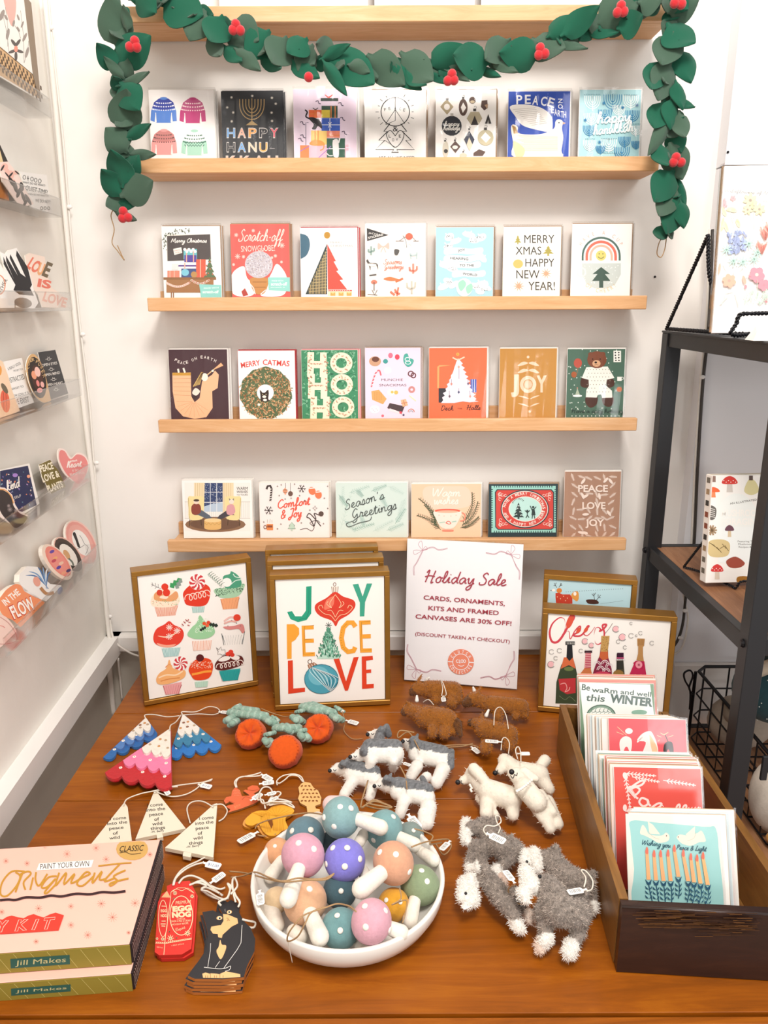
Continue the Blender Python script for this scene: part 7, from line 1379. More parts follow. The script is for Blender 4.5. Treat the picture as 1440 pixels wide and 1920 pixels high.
felt_tree((280, 140), (40, 360), (345, 225), ('#efe9df', '#4f7fc0', '#2268ae'), 'white and blue felt tree ornament, left one of the three', 0, [[(280, 142, .014), (276, 122, .016), (330, 120, .014), (400, 132, .012), (470, 126, .012)]])
felt_tree((490, 120), (415, 345), (705, 290), ('#f0ebe2', '#2f7fa6', '#1f78c8'), 'white and bright blue felt tree ornament, right one of the three', 0, [[(490, 122, .014), (484, 104, .014), (560, 104, .01), (630, 76, .008), (680, 82, .005), (700, 104, .004)], [(490, 122, .014), (580, 116, .01), (660, 120, .006), (700, 106, .004)]])
ft = felt_tree((415, 200), (50, 445), (425, 520), ('#f1e9dc', '#ef7fa8', '#c2151f'), 'white, pink and red felt tree ornament lying in front of the two blue ones', .012, [[(415, 205, .03), (420, 180, .03), (450, 160, .02), (480, 120, .016)]])
price(FT, ft, 690, 103, 12, 62, .004)
# ---- orange felt pots with crocheted plants ----
def pot(cx, cy, r, arms, label, tags=(), dent=False, h=.027, strs=()):
    c = FT(cx, cy, h); R = FT.r(cx, cy, r, h); root = empty('felt_pot_ornament', (c.x, c.y, T0), label, 'ornament', 'orange felt pot ornaments')
    ax = V3((.0, -.75, .62)).normalized(); q = ax.to_track_quat('Z', 'Y').to_matrix().to_4x4(); q.translation = c-root.location
    prof = [(R*.62, -R*1.05), (R*.8, -R*1.0), (R*1.04, -R*.7), (R*1.06, -R*.3), (R*1.0, 0), (R*.97, R*.28), (R*.90, R*.42), (R*.80, R*.47), (R*.5, R*(.50 if not dent else .38)), (R*.2, R*(.54 if not dent else .25)), (0, R*(.55 if not dent else .22))]
    m = MB().lathe(prof, 30)
    rr = random.Random(int(cx)); m.v = [(x+.0012*math.sin(9*x*60+y*80), y+.0012*math.sin(70*x), z+(.0035*math.sin(4.5*math.atan2(y, x)+cx) if dent and z > 0 and math.hypot(x, y) < R*.8 else 0)) for x, y, z in m.v]; m.c = ['#d95400']*len(m.f)
    m.build('pot', MAT['felt'], root, q, True)
    st = MB()
    for k in range(26): t = k/26*6.283; st.bar((R*.93*math.cos(t), R*.93*math.sin(t), R*.40), (R*.86*math.cos(t+.02), R*.86*math.sin(t+.02), R*.47), .0006, col='#a8330a')
    st.build('stitching', MAT['solid'], root, q)
    for (x0, y0, x1, y1, w, tip) in arms:
        m = MB(); n = max(3, int(math.hypot(x1-x0, y1-y0)/9)); rw_ = FT.r(cx, cy, w*1.2)
        for i in range(n):
            t = i/(n-1); p = FT(x0+(x1-x0)*t, y0+(y1-y0)*t, h*.9+.006*math.sin(t*3)); d = (FT(x1, y1, h)-FT(x0, y0, h)).normalized(); sd = d.cross(V3((0, 0, 1)))
            for s in (-1, 1): m.ball(p-root.location+sd*rw_*.45*s+V3((0, 0, .002*s)), rw_*.62, rw_*.55, rw_*.55, n=9, m=6, col='#93b5a4' if (i+s) % 3 else '#aac8b8')
        m.build('crochet_arm', MAT['fur'], root, None, True)
        if tip: p = FT(x1, y1, h)-root.location; MB().ball(p, rw_*.62, rw_*.5, rw_*.5, col='#f0ede6', n=10, m=7).build('arm_tip', MAT['felt'], root, None, True)
    for s in strs: yarn(FT, root, s, .0008, 'jute')
    for t in tags: price(FT, root, *t)
    return root
pot(866, 225, 80, [(765, 105, 945, 130, 34, 0), (780, 145, 745, 165, 30, 0), (770, 95, 800, 72, 20, 1), (960, 145, 1000, 170, 27, 0), (1000, 135, 1018, 150, 16, 1), (790, 85, 900, 100, 28, 0)], 'orange felt pot ornament with dented base, left of the three', dent=True, strs=[[(930, 85, .03), (990, 110, .03), (1060, 130, .02), (1110, 125, .03)]])
pot(1062, 325, 88, [(1010, 195, 1140, 195, 30, 0), (965, 265, 985, 290, 28, 0), (950, 235, 1000, 222, 20, 1), (1165, 235, 1180, 255, 30, 0), (1130, 215, 1185, 205, 20, 1), (1060, 185, 1110, 215, 30, 0)], 'orange felt pot ornament with rounded base, nearest of the three')
pp_ = pot(1250, 195, 78, [(1170, 75, 1290, 105, 34, 0), (1120, 135, 1150, 160, 28, 0), (1130, 105, 1175, 95, 18, 1), (1340, 130, 1370, 150, 28, 0), (1355, 80, 1385, 100, 16, 1), (1210, 65, 1330, 110, 30, 0)], 'orange felt pot ornament at the right of the three, beside the gold frame', dent=True, strs=[[(1385, 100, .03), (1400, 160, .015), (1395, 210, .004), (1440, 255, .003), (1500, 255, .003)]])
price(FT, pp_, 1405, 152, 28, 80, .004)
# ---- blobs of felted wool ----
DG = None
def woolly(name, fr, caps, vox=.0021, mat='felt', label=None, cat='ornament', group=None, fuzz=0, fcol=None, floor=True, sm=3):
    """caps: x1,y1,h1,r1, x2,y2,h2,r2, colour ; x,y,r in crop px, h in metres over the table"""
    m = MB(); S = []
    for (x1, y1, h1, r1, x2, y2, h2, r2, c) in caps:
        a, b = fr(x1, y1, h1), fr(x2, y2, h2); ra, rb = fr.r(x1, y1, r1, h1), fr.r(x2, y2, r2, h2)
        if floor: a.z = max(a.z, T0+ra); b.z = max(b.z, T0+rb)
        m.capsule(a, b, ra, rb, 16); S.append((a, b, ra, rb, lin(c)))
    o0 = (S[0][0]+S[0][1])/2; o0.z = T0
    me = m.mesh('tmp', MAT[mat]); me.attributes.remove(me.color_attributes[0]) if len(me.color_attributes) else None
    ob = bpy.data.objects.new('tmp', me); C.objects.link(ob)
    md = ob.modifiers.new('r', 'REMESH'); md.mode = 'VOXEL'; md.voxel_size = vox
    m2 = ob.modifiers.new('s', 'SMOOTH'); m2.iterations = sm; m2.factor = .6
    dg = bpy.context.evaluated_depsgraph_get(); dg.update(); me2 = bpy.data.meshes.new_from_object(ob.evaluated_get(dg))
    bpy.data.objects.remove(ob); me2.name = name
    cl = me2.color_attributes.new('Col', 'FLOAT_COLOR', 'POINT'); buf = []; 
    for v in me2.vertices:
        p = v.co; best = 9; cc = None; w = noise.noise(p*160)*.0022
        for (a, b, ra, rb, c) in S:
            d = b-a; t = max(0, min(1, (p-a).dot(d)/max(d.length_squared, 1e-9))); dist = (p-(a+d*t)).length-(ra+(rb-ra)*t)+(w if c[0] < .3 else 0)
            if dist < best: best = dist; cc = c
        if cc[0] < .35 and abs(cc[0]-cc[2]) < .12: g = 1+.55*noise.noise(V3((p.x*330, p.y*330, p.z*330)))+.3*noise.noise(p*700); cc = tuple(q*g for q in cc[:3])+(1,)
        buf += list(cc)
    cl.data.foreach_set('color', buf); me2.polygons.foreach_set('use_smooth', [True]*len(me2.polygons))
    me2.transform(Matrix.Translation(-o0)); me2.materials.clear(); me2.materials.append(MAT[mat])
    o = bpy.data.objects.new(name, me2); C.objects.link(o); o.location = o0
    if label: tag(o, label, cat, group)
    if fuzz:
        rr = random.Random(1); f = MB(); n = len(me2.polygons)
        for k in range(fuzz):
            pl = me2.polygons[rr.randrange(n)]; c = pl.center; nn = (pl.normal+V3((rr.uniform(-1, 1), rr.uniform(-1, 1), rr.uniform(-1, 1)))*1.1).normalized(); t = nn.orthogonal()*.00026; L = rr.uniform(.0015, .0050)
            vc = buf[pl.vertices[0]*4:pl.vertices[0]*4+3]; g = rr.uniform(.85, 1.2) if vc[0] > .4 else rr.uniform(.45, 2.1); f.add([c-t, c+t, c+nn*L+V3((rr.uniform(-1, 1), rr.uniform(-1, 1), -.3))*.0012], [(0, 1, 2)], tuple(min(1, q*g) for q in vc)+(1,))
        stuff(f.build('wool_fibres', MAT['fibre'], o))
    return o
def nose(fr, o, x, y, h, r, eyes=(), c='#17161a'):
    m = MB().ball(fr(x, y, h)-o.location, fr.r(x, y, r), n=10, m=7, col=c); m.build('nose', MAT['solid'], o, None, True)
    if eyes:
        m = MB(); rr_ = .0006
        for e in eyes: m.tube([fr(*p)-o.location for p in smooth_pts([e[0], e[1], e[2]], False, 4)], rr_, 5, '#17161a')
        m.build('face_stitches', MAT['solid'], o)
WH, GR = '#ece7df', '#6f7174'
def husky(name, hx, hy, ex, ey, B0, B1, legs, tail, label, h=.0, ears=True, face=True):
    hh = .022+h; bh = .026+h; cx = (B0[0]+B1[0])/2
    caps = [(B0[0], B0[1]-26, bh+.008, 44, B1[0], B1[1]-26, bh+.008, 42, GR), (B0[0], B0[1]+14, bh, 50, B1[0], B1[1]+16, bh, 50, WH),
            (hx, hy, hh, 36, hx+(B0[0]-hx)*.8, hy+(B0[1]-hy)*.8, bh, 40, WH), (hx-ex, hy+ey, hh+.004, 17, hx, hy, hh, 26, WH), (hx+22, hy-20, hh+.012, 24, B0[0]-10, B0[1]-30, bh+.006, 34, GR)]
    for (x0, y0, x1, y1, r) in legs: caps += [(x0, y0, bh-.004, r*1.15, x1, y1, .012+h*.6, r, WH)]
    if tail: caps += [(*tail[:2], bh, 22, *tail[2:4], bh+.014, 17, GR)]
    caps += [(hx+14, hy-30, hh+.024, 13, hx+22, hy-50, hh+.028, 7, GR)]
    if ears: caps += [(hx+34, hy-26, hh+.022, 17, hx+50, hy-58, hh+.026, 9, GR)]
    o = woolly('felt_dog_ornament', FA, caps, label=label, group='grey and white felt dogs', mat='felt', fuzz=260)
    nose(FA, o, hx-ex-12, hy+ey+2, hh+.012, 11, [((hx-ex+8, hy+ey-4, hh+.020), (hx-ex+16, hy+ey+4, hh+.021), (hx-ex+24, hy+ey-4, hh+.021))])
    return o
husky('a', 320, 385, 40, -6, (330, 480), (420, 500), [], (385, 380, 375, 335), 'grey and white felt dog topmost in the pile, face towards the orange pots', .006)
d1 = husky('b', 222, 500, 40, 6, (280, 475), (425, 475), [(290, 530, 262, 600, 26), (415, 530, 410, 575, 24)], None, 'grey and white felt dog at the left of the pile, standing over the lower one', .03, ears=False)
d2 = husky('c', 500, 440, 22, -22, (545, 480), (690, 510), [(545, 560, 510, 620, 32), (690, 580, 655, 655, 36), (600, 620, 560, 655, 26)], (735, 560, 742, 475), 'grey and white felt dog at the right of the pile with upright tail', .004)
d3 = husky('d', 105, 575, 38, 8, (180, 590), (300, 620), [(180, 650, 135, 720, 30), (300, 660, 280, 735, 28)], None, 'grey and white felt dog lowest left of the pile, nose to the table edge', .0)
d4 = husky('e', 350, 660, 32, 10, (440, 690), (600, 720), [(470, 760, 450, 830, 32), (610, 790, 600, 880, 42), (580, 820, 570, 895, 26)], (600, 680, 575, 625), 'grey and white felt dog nearest the mushroom bowl', .006)
for o, t in ((d2, (850, 450, 60, 75)), (d4, (495, 830, 65, 130)), (d1, (460, 540, 30, 55))): price(FA, o, *t, .008 if o is d2 else .03)
yarn(FA, d2, [(560, 470, .05), (500, 370, .05), (440, 400, .04), (450, 360, .05), (530, 370, .05)], .0011, 'jute'); yarn(FA, d2, [(640, 465, .02), (700, 445, .01), (790, 440, .008), (850, 440, .008), (890, 455, .006), (840, 470, .006)], .0011, 'jute')
yarn(FA, d2, [(640, 470, .02), (710, 455, .01), (800, 448, .008), (860, 432, .008)], .0011, 'jute'); yarn(FA, d4, [(450, 560, .05), (480, 620, .05), (490, 690, .05)], .001, 'jute'); yarn(FA, d3, [(270, 640, .04), (230, 790, .05), (300, 750, .05), (360, 770, .05), (400, 790, .05), (330, 800, .05), (250, 780, .05)], .0012, 'jute')
BR, BD = '#96590f', '#633808'
def cow(B, head, ear, horn, legs, label, tail=None, extra=()):
    (x0, y0, x1, y1, r) = B; h = .03
    caps = [(x0, y0, h, r, x1, y1, h, r*.97, BR), (head[0], head[1], h, head[2], x0, y0, h, r*.75, BR)]
    for (x, y, rr_) in legs: caps += [(x, y, .020, rr_, x+4, y-30, .024, rr_*1.1, BR)]
    caps += [(ear[0], ear[1], h+.012, 10, ear[2], ear[3], h+.016, 6, BR)]
    for e in extra: caps += [e]
    if head[3:]: caps += [(head[3], head[4], h-.003, head[5], head[0], head[1], h, head[2]*.9, BD)]
    o = woolly('felt_cow_ornament', FA, caps, label=label, group='brown felt highland cows', mat='fur', fuzz=3500)
    MB().capsule(FA(horn[0], horn[1], h+.010)-o.location, FA(horn[2], horn[3], h+.016)-o.location, FA.r(*horn[:2], 11), FA.r(*horn[:2], 6), 8, '#efe9e0').build('horn', MAT['felt'], o, None, True)
    return o
w1 = cow((620, 130, 750, 135, 52), (545, 125, 36, 520, 145, 20), (552, 85, 570, 48), (600, 75, 612, 62), [(655, 190, 26), (740, 205, 30), (775, 190, 24)], 'brown felt highland cow against the sale sign, rearmost left')
w2 = cow((600, 285, 710, 300, 66), (500, 240, 36, 475, 255, 22), (500, 205, 486, 195), (545, 190, 545, 165), [(630, 380, 26), (700, 380, 30), (750, 365, 24)], 'brown felt highland cow nearest the felt dogs, short horn up', extra=[(770, 320, .03, 30, 790, 385, .02, 14, BD)])
w3 = cow((960, 210, 1130, 225, 48), (860, 180, 38, 820, 205, 24), (888, 150, 903, 112), (868, 135, 862, 118), [(1000, 290, 24), (1100, 280, 22), (1150, 270, 24)], 'brown felt highland cow lying right of the sale sign foot')
w4 = cow((930, 350, 1060, 380, 56), (880, 318, 30, 850, 315, 22), (905, 300, 915, 255), (935, 275, 948, 245), [(930, 470, 30), (1060, 450, 30), (1085, 430, 24)], 'brown felt highland cow nearest the cream dogs')
price(FA, w1, 692, 165, 90, 62, .05); yarn(FA, w1, [(690, 170, .05), (710, 155, .06), (695, 100, .07), (680, 75, .07), (690, 120, .06), (684, 165, .05)], .0008)
yarn(FA, w2, [(580, 200, .06), (610, 185, .07), (640, 215, .06)], .0008); yarn(FA, w3, [(978, 330, .05), (985, 250, .06), (1015, 228, .06), (1045, 270, .06), (1060, 350, .05)], .0008)
price(FA, w4, 1025, 425, 188, 95, .06); yarn(FA, w4, [(1018, 470, .05), (1025, 410, .06), (1045, 400, .06), (1065, 430, .06), (1060, 490, .05)], .0008)
CRM = '#ebe2d2'
def cream(caps, label, nz, st, **k):
    o = woolly('felt_puppy_ornament', FA, [c+(CRM,) for c in caps], label=label, group='cream felt puppies', mat='felt', fuzz=250); nose(FA, o, *nz, 14, st); return o
l1 = cream([(950, 700, .03, 66, 1075, 740, .03, 66), (870, 610, .034, 56, 930, 690, .03, 55), (865, 575, .05, 34, 920, 640, .045, 30), (805, 640, .028, 25, 865, 620, .03, 40), (940, 760, .02, 42, 935, 825, .02, 38), (1085, 780, .02, 44, 1085, 835, .018, 34), (900, 740, .016, 30, 985, 830, .014, 24)], 'cream felt puppy at the left of its group, head turned to the dogs', (775, 650, .030), [((795, 640, .048), (795, 655, .048), (806, 660, .046))])
l2 = cream([(1120, 590, .026, 58, 1230, 610, .026, 60), (1040, 530, .032, 42, 1100, 580, .028, 50), (1010, 585, .026, 26, 1040, 550, .03, 36), (1240, 560, .03, 30, 1265, 528, .034, 34), (1250, 640, .02, 46, 1290, 690, .018, 32)], 'cream felt puppy behind, with round pompom tail', (985, 598, .028), [((1000, 580, .042), (998, 595, .042), (1008, 600, .040))])
l3 = cream([(1110, 610, .058, 44, 1150, 680, .054, 46), (1080, 600, .060, 28, 1105, 620, .058, 38), (1150, 680, .054, 58, 1220, 760, .046, 58), (1150, 585, .064, 24, 1215, 630, .060, 20), (1190, 760, .040, 34, 1255, 860, .026, 26), (1240, 720, .044, 32, 1310, 820, .034, 26), (1240, 790, .034, 40, 1295, 910, .018, 32), (1280, 760, .032, 40, 1340, 885, .02, 32)], 'cream felt puppy on its back on top of the others, legs stretched to the crate', (1078, 592, .082), [((1072, 612, .082), (1085, 628, .082), (1094, 606, .084)), ((1094, 606, .084), (1106, 612, .082), (1110, 598, .082))])
m = MB()
for k in range(9): t = k/8; m.ball(FA(1108+82*t, 700-62*t+6*math.sin(t*3), .078)-l3.location, .0022, n=8, m=6, col='#f6f1e6')
m.build('collar_beads', MAT['solid'], l3, None, True)
m = MB()
for k in range(5): m.ball(FA(843+5*k % 11, 665+k*9, .05)-l1.location, .0018, n=8, m=6, col='#f3eddf')
m.build('collar_beads', MAT['solid'], l1, None, True)
price(FA, l2, 1110, 490, 0, 70, .05, blank=True); yarn(FA, l2, [(1130, 540, .05), (1128, 480, .06), (1115, 450, .06), (1100, 470, .06), (1112, 520, .05)], .0009)
SG, SW = '#8c8178', '#efeae2'
def schn(caps, label, fz=4500):
    return woolly('felt_schnauzer_ornament', FG, caps, vox=.0023, label=label, group='grey felt dogs with white beards', mat='fur', fuzz=fz)
s1 = schn([(330, 240, .034, 90, 470, 420, .036, 105, SG), (470, 420, .036, 105, 570, 430, .034, 95, SG), (165, 200, .036, 48, 160, 360, .034, 50, SW), (200, 260, .036, 60, 330, 250, .034, 85, SG), (400, 190, .05, 40, 445, 165, .055, 22, SG), (260, 420, .03, 70, 190, 560, .018, 44, SG), (190, 590, .016, 44, 190, 625, .014, 42, SW), (330, 440, .03, 70, 290, 560, .022, 52, SG), (275, 590, .02, 46, 265, 625, .018, 42, SW), (600, 450, .03, 90, 500, 580, .022, 55, SG), (440, 620, .02, 48, 410, 655, .018, 46, SW), (480, 700, .014, 44, 500, 740, .012, 42, '#d9bfae'), (560, 350, .05, 30, 575, 315, .055, 20, SG)], 'grey felt dog with white beard, rearmost and nearest the cream puppies')
s2 = schn([(360, 720, .034, 85, 500, 890, .034, 95, SG), (150, 740, .03, 60, 130, 880, .03, 55, SW), (200, 700, .034, 50, 230, 900, .03, 60, SW), (500, 890, .032, 95, 600, 1040, .026, 62, SG), (610, 1090, .022, 62, 640, 1150, .02, 58, SW), (600, 850, .026, 70, 660, 980, .02, 50, SG), (340, 610, .05, 46, 345, 640, .05, 40, SG), (150, 960, .03, 30, 200, 930, .03, 36, SW)], 'grey felt dog with white ring-shaped beard, lowest left of its group')
s3 = schn([(930, 540, .034, 95, 1060, 700, .034, 120, SG), (1060, 700, .034, 120, 1210, 760, .032, 115, SG), (700, 480, .034, 48, 690, 560, .034, 44, SW), (780, 470, .038, 52, 800, 620, .036, 50, SW), (860, 500, .036, 50, 930, 540, .034, 85, SG), (970, 450, .05, 46, 975, 415, .056, 26, SG), (1230, 740, .03, 100, 1310, 660, .04, 36, SG), (1270, 830, .022, 70, 1300, 900, .018, 50, SG), (1310, 930, .016, 45, 1315, 985, .015, 42, SW)], 'grey felt dog with fluffy white muzzle, nearest the wooden crate')
s4 = schn([(900, 780, .060, 110, 1000, 960, .055, 165, SG), (1000, 960, .055, 165, 1130, 1000, .050, 150, SG), (700, 650, .066, 66, 740, 760, .064, 84, SW), (680, 840, .058, 68, 700, 900, .055, 44, SW), (820, 760, .062, 60, 900, 780, .060, 95, SG), (870, 1000, .045, 95, 880, 1190, .026, 62, SG), (890, 1240, .024, 64, 875, 1265, .022, 62, SW), (830, 1290, .014, 52, 830, 1340, .014, 48, '#e3cdbd'), (1190, 1000, .045, 110, 1160, 1180, .028, 70, SG), (1110, 1320, .024, 70, 1090, 1370, .020, 68, SW), (1180, 1180, .028, 66, 1130, 1290, .024, 56, SG), (730, 1020, .02, 50, 735, 1070, .02, 48, '#e8d6c8'), (1220, 860, .06, 50, 1240, 840, .06, 40, SG)], 'large grey felt dog with shaggy white beard lying on top, front of its group', 6500)
nose(FG, s4, 826, 688, .072, 15); nose(FG, s2, 160, 840, .05, 13); nose(FG, s3, 710, 555, .05, 12)
for o, t in ((s1, (345, 300, 38, 190)), (s2, (600, 750, 248, 170)), (s3, (1250, 805, 168, 185))): price(FG, o, *t, .075)
price(FG, s2, 230, 930, 150, 120, .03, blank=True)
yarn(FG, s1, [(350, 320, .075), (320, 270, .075), (350, 230, .075), (420, 235, .075), (475, 200, .075), (465, 150, .07), (430, 145, .07), (440, 200, .07), (470, 250, .07), (450, 300, .07)], .0009)
yarn(FG, s4, [(600, 760, .07), (545, 800, .05), (560, 870, .04), (620, 930, .03), (720, 945, .04)], .0009, 'jute'); yarn(FG, s3, [(1225, 780, .08), (1240, 700, .08), (1200, 635, .075), (1240, 640, .075), (1300, 720, .075), (1295, 800, .075), (1250, 820, .08)], .0009)
# ---- bowl with felt mushrooms ----
bc = V3((-.046, .783, T0)); Rb = .118
b = MB().lathe([(.0, .0), (.078, 0), (.096, .004), (.109, .016), (.1165, .030), (.1185, .044), (.1175, .0465), (.114, .0465), (.1125, .044), (.109, .030), (.100, .017), (.084, .009), (0, .007)], 72).build('bowl', MAT['ceramic'], None, None, True)
b.location = bc; tag(b, 'shallow round white ceramic bowl full of polka-dot felt mushrooms', 'bowl')
SH = [ # cap x,y,r,h,colour,name ; stem x0,y0,x1,y1,r,h0,h1
 (430, 385, 125, .044, '#617f8b', 'slate blue', None), (600, 420, 70, .034, '#34474f', 'dark slate', None), (245, 480, 85, .036, '#dfa57a', 'apricot', (285, 560, 205, 640, 46, .036, .034)),
 (240, 800, 80, .028, '#dcc19a', 'beige', None), (660, 735, 108, .040, '#405c66', 'dark teal', None), (1010, 830, 100, .034, '#d79a28', 'mustard', None),
 (1185, 700, 126, .040, '#8a9b78', 'sage green', (1142, 820, 1120, 930, 50, .036, .028)), (1120, 380, 90, .038, '#7f8f8a', 'grey green', (1190, 500, 1275, 535, 42, .046, .05)), (660, 985, 122, .036, '#6d9799', 'teal, half dark,', None),
 (430, 810, 138, .046, '#dcab86', 'peach, long stem to the bowl rim,', (465, 900, 525, 1040, 60, .05, .044)), (950, 335, 122, .060, '#7ba3a5', 'pale teal', (1050, 385, 1150, 435, 45, .058, .054)),
 (865, 940, 136, .058, '#d8a2b0', 'rose pink', (1000, 985, 1060, 1015, 52, .050, .044)), (1010, 555, 134, .074, '#d69f7f', 'peach, thick stem,', (930, 620, 800, 725, 62, .076, .072)),
 (690, 535, 130, .070, '#7f79d0', 'violet', None), (415, 505, 138, .078, '#d59db0', 'dusty pink', (385, 600, 318, 790, 56, .080, .070)), (665, 255, 128, .088, '#84a8aa', 'light teal topmost', (790, 265, 925, 322, 50, .092, .088)),
]
DOTS = [[(-.75, -.35), (.35, -.45)], [], [(-.2, -.5)], [], [(.05, .05)], [(-.55, -.35), (.5, -.2)], [(.4, -.2), (.1, -.9)], [(.3, -.5)], [(0, .12), (-.2, -.85)], [(.25, -.75), (-.5, -.2)], [(-.5, .5), (.6, -.85)], [(-.38, -.88), (.85, -.65), (-.25, .25), (.85, .4)], [(.15, -.5), (.7, .4), (-.75, -.6)], [(.15, -.75), (0, .3), (.82, -.05), (-.9, .2), (-.7, -.7)], [(-.25, -.7), (.6, -.35)], [(-.05, -.65), (-.3, .4), (-.88, 0), (.6, -.55)]]
UP = 0.0
for i, (x, y, r, h, c, nm, st) in enumerate(SH):
    p = FB(x, y, h); R = FB.r(x, y, r, h)*1.04
    n = V3(((p.x-bc.x)), (p.y-bc.y), 0) if False else None
    ang = rg.uniform(0, 6.28); 
    if st: ax = (p-FB(st[0]+(st[2]-st[0])*.6, st[1]+(st[3]-st[1])*.6, st[6])).normalized()
    else: ax = (EYE-p).normalized()*.8+V3((0, 0, .3)); ax.normalize()
    q = ax.to_track_quat('Z', 'Y').to_matrix()
    m = MB().ball((0, 0, 0), R, R, R*.93, n=34, m=22, mat=q, col=c)
    m.v = [tuple(V3(v)*(1+.02*noise.noise(V3(v)*45+V3((i, 0, 0))))) for v in m.v]
    root = m.build('felt_mushroom_ornament', MAT['felt'], None, None, True); root.location = p; tag(root, f'{nm} felt mushroom ornament with white dots, in the bowl', 'ornament', 'felt mushrooms in the bowl')
    if st:
        a_, b_ = FB(st[0], st[1], st[5]), FB(st[2], st[3], st[6]); rs = FB.r(st[0], st[1], st[4], st[5])
        a_ = a_+(p-a_)*.25
        s = MB().capsule(a_-p, b_-p, rs*.8, rs*1.02, 20, '#ece5d8'); s.build('stem', MAT['felt'], root, None, True)
    cam_dir = (EYE-p).normalized(); rt = CR.copy(); upv = CU.copy()
    for (u, v) in DOTS[i]:
        l = math.hypot(u, v); u2, v2 = (u/l*.97, v/l*.97) if l > .97 else (u, v)
        d = rt*u2*.96+upv*(-v2)*.96+cam_dir*math.sqrt(max(.02, 1-(u2*u2+v2*v2)*.92)); d.normalize(); q2 = d.to_track_quat('Z', 'Y').to_matrix()
        MB().ball(d*R*.965, R*.155, R*.155, R*.065, n=12, m=6, mat=q2, col='#f1ece2').build('felt_dot', MAT['felt'], root, None, True)
    SH[i] = (root,)
RM = [s[0] for s in SH]
# loose stems of mushrooms lying head down
for j, (x0, y0, x1, y1, r, h0, h1, lb) in enumerate(((815, 370, 785, 420, 38, .06, .06, 'white felt stem of a mushroom under the light teal one'), (355, 1010, 400, 1040, 50, .026, .026, 'white felt stem end at the front left of the bowl'), (810, 610, 830, 640, 40, .05, .05, 'white felt stem beside the violet mushroom'), (200, 860, 240, 960, 55, .022, .024, 'cream felt mushroom turned stem-out at the left of the bowl'), (510, 260, 440, 275, 42, .04, .04, 'cream felt stem resting on the rear bowl rim'), (690, 175, 600, 170, 60, .08, .08, 'pale pink felt mushroom peeping out behind the topmost teal one'), (830, 1090, 790, 1100, 40, .022, .022, 'white felt stem at the very front of the bowl'))):
    a_, b_ = FB(x0, y0, h0), FB(x1, y1, h1); rs = FB.r(x0, y0, r, h0)
    o = MB().capsule(V3(), b_-a_, rs, rs*.95, 18, '#e9e0d2' if j != 5 else '#e8c9c6').build('felt_mushroom_ornament', MAT['felt'], None, None, True); o.location = a_; tag(o, lb, 'ornament', 'felt mushrooms in the bowl')
yarn(FB, RM[13], [(620, 625, .10), (560, 655, .10), (480, 662, .10), (380, 655, .09), (280, 675, .09), (190, 650, .08), (100, 615, .05), (20, 640, .02), (-60, 650, .01)], .0010, 'jute', 'twine'); yarn(FB, RM[13], [(615, 632, .10), (560, 665, .10), (440, 668, .10), (300, 680, .09), (200, 665, .08), (110, 640, .05), (30, 620, .02), (-70, 610, .01)], .0010, 'jute', 'twine')
yarn(FB, RM[11], [(765, 875, .11), (720, 840, .10), (640, 825, .09), (560, 850, .09), (430, 895, .09), (370, 950, .085), (320, 1020, .07), (315, 1070, .055), (380, 1040, .07), (430, 950, .09), (470, 880, .09), (560, 845, .09)], .0009, 'jute', 'twine'); yarn(FB, RM[11], [(315, 1060, .055), (325, 1120, .04), (345, 1210, .012)], .0006, 'cotton', 'twine')
yarn(FB, RM[15], [(540, 235, .08), (450, 225, .06), (340, 240, .05), (200, 270, .03), (120, 300, .014), (100, 330, .008)], .0010, 'jute', 'twine'); yarn(FB, RM[12], [(1130, 450, .08), (1210, 420, .07), (1290, 405, .05), (1370, 400, .03), (1390, 450, .02), (1340, 500, .02), (1290, 430, .04)], .0010, 'jute', 'twine')
yarn(FB, RM[12], [(1150, 330, .07), (1220, 350, .06), (1270, 380, .05), (1250, 430, .05), (1330, 420, .03)], .0010, 'jute', 'twine'); yarn(FB, RM[10], [(800, 190, .06), (880, 150, .06), (960, 170, .06), (1000, 190, .06), (900, 175, .06), (830, 160, .06)], .0011, 'jute', 'twine'); yarn(FB, RM[5], [(1050, 720, .07), (1060, 790, .07), (1000, 830, .07), (1095, 800, .06), (1090, 880, .055), (1070, 950, .05)], .0008, 'jute', 'twine')
price(FB, RM[12], 1385, 410, 128, 110, .03); price(FB, RM[13], 130, 735, 78, 130, .052); price(FB, RM[0], 120, 350, 138, 150, .008)
# ---- laser-cut wooden mushrooms ----
def cut(name, pts, h, th, col, label, fn=None, sm=False, edge='#8a5a30', group='laser-cut wooden ornaments'):
    o, ob = flat(FM, name, None, pts, h, th, col, sm, side=edge); tag(ob, label, 'ornament', group)
    if fn: printed(FM, h+th, ob, fn)
    return ob
red = cut('wooden_ornament', [(120, 640), (150, 600), (90, 560), (140, 545), (200, 530), (140, 500), (90, 530), (65, 490), (100, 440), (160, 430), (175, 360), (215, 315), (270, 350), (300, 430), (320, 430), (400, 420), (345, 380), (315, 365), (345, 345), (375, 355), (370, 320), (430, 290), (500, 295), (530, 340), (500, 370), (450, 395), (490, 420), (540, 430), (530, 480), (470, 520), (290, 590)], .001, .003, '#dd6a42', 'orange-red laser-cut wooden mushroom ornament with a lettered base', lambda a: (a.txt('JOY', 205, 585, 290, 28, '#f0a070', y1=555), a.dots([(195+(i % 5)*18+(i//5 % 2)*8, 360+(i//5)*20) for i in range(20)], 4, '#f0a98a', 5), a.curve([(100, 490), (150, 500), (210, 520)], 4, '#a8432a'), a.curve([(300, 480), (340, 440), (400, 450)], 5, '#a8432a'), a.curve([(380, 350), (440, 360), (510, 345)], 4, '#a8432a')))
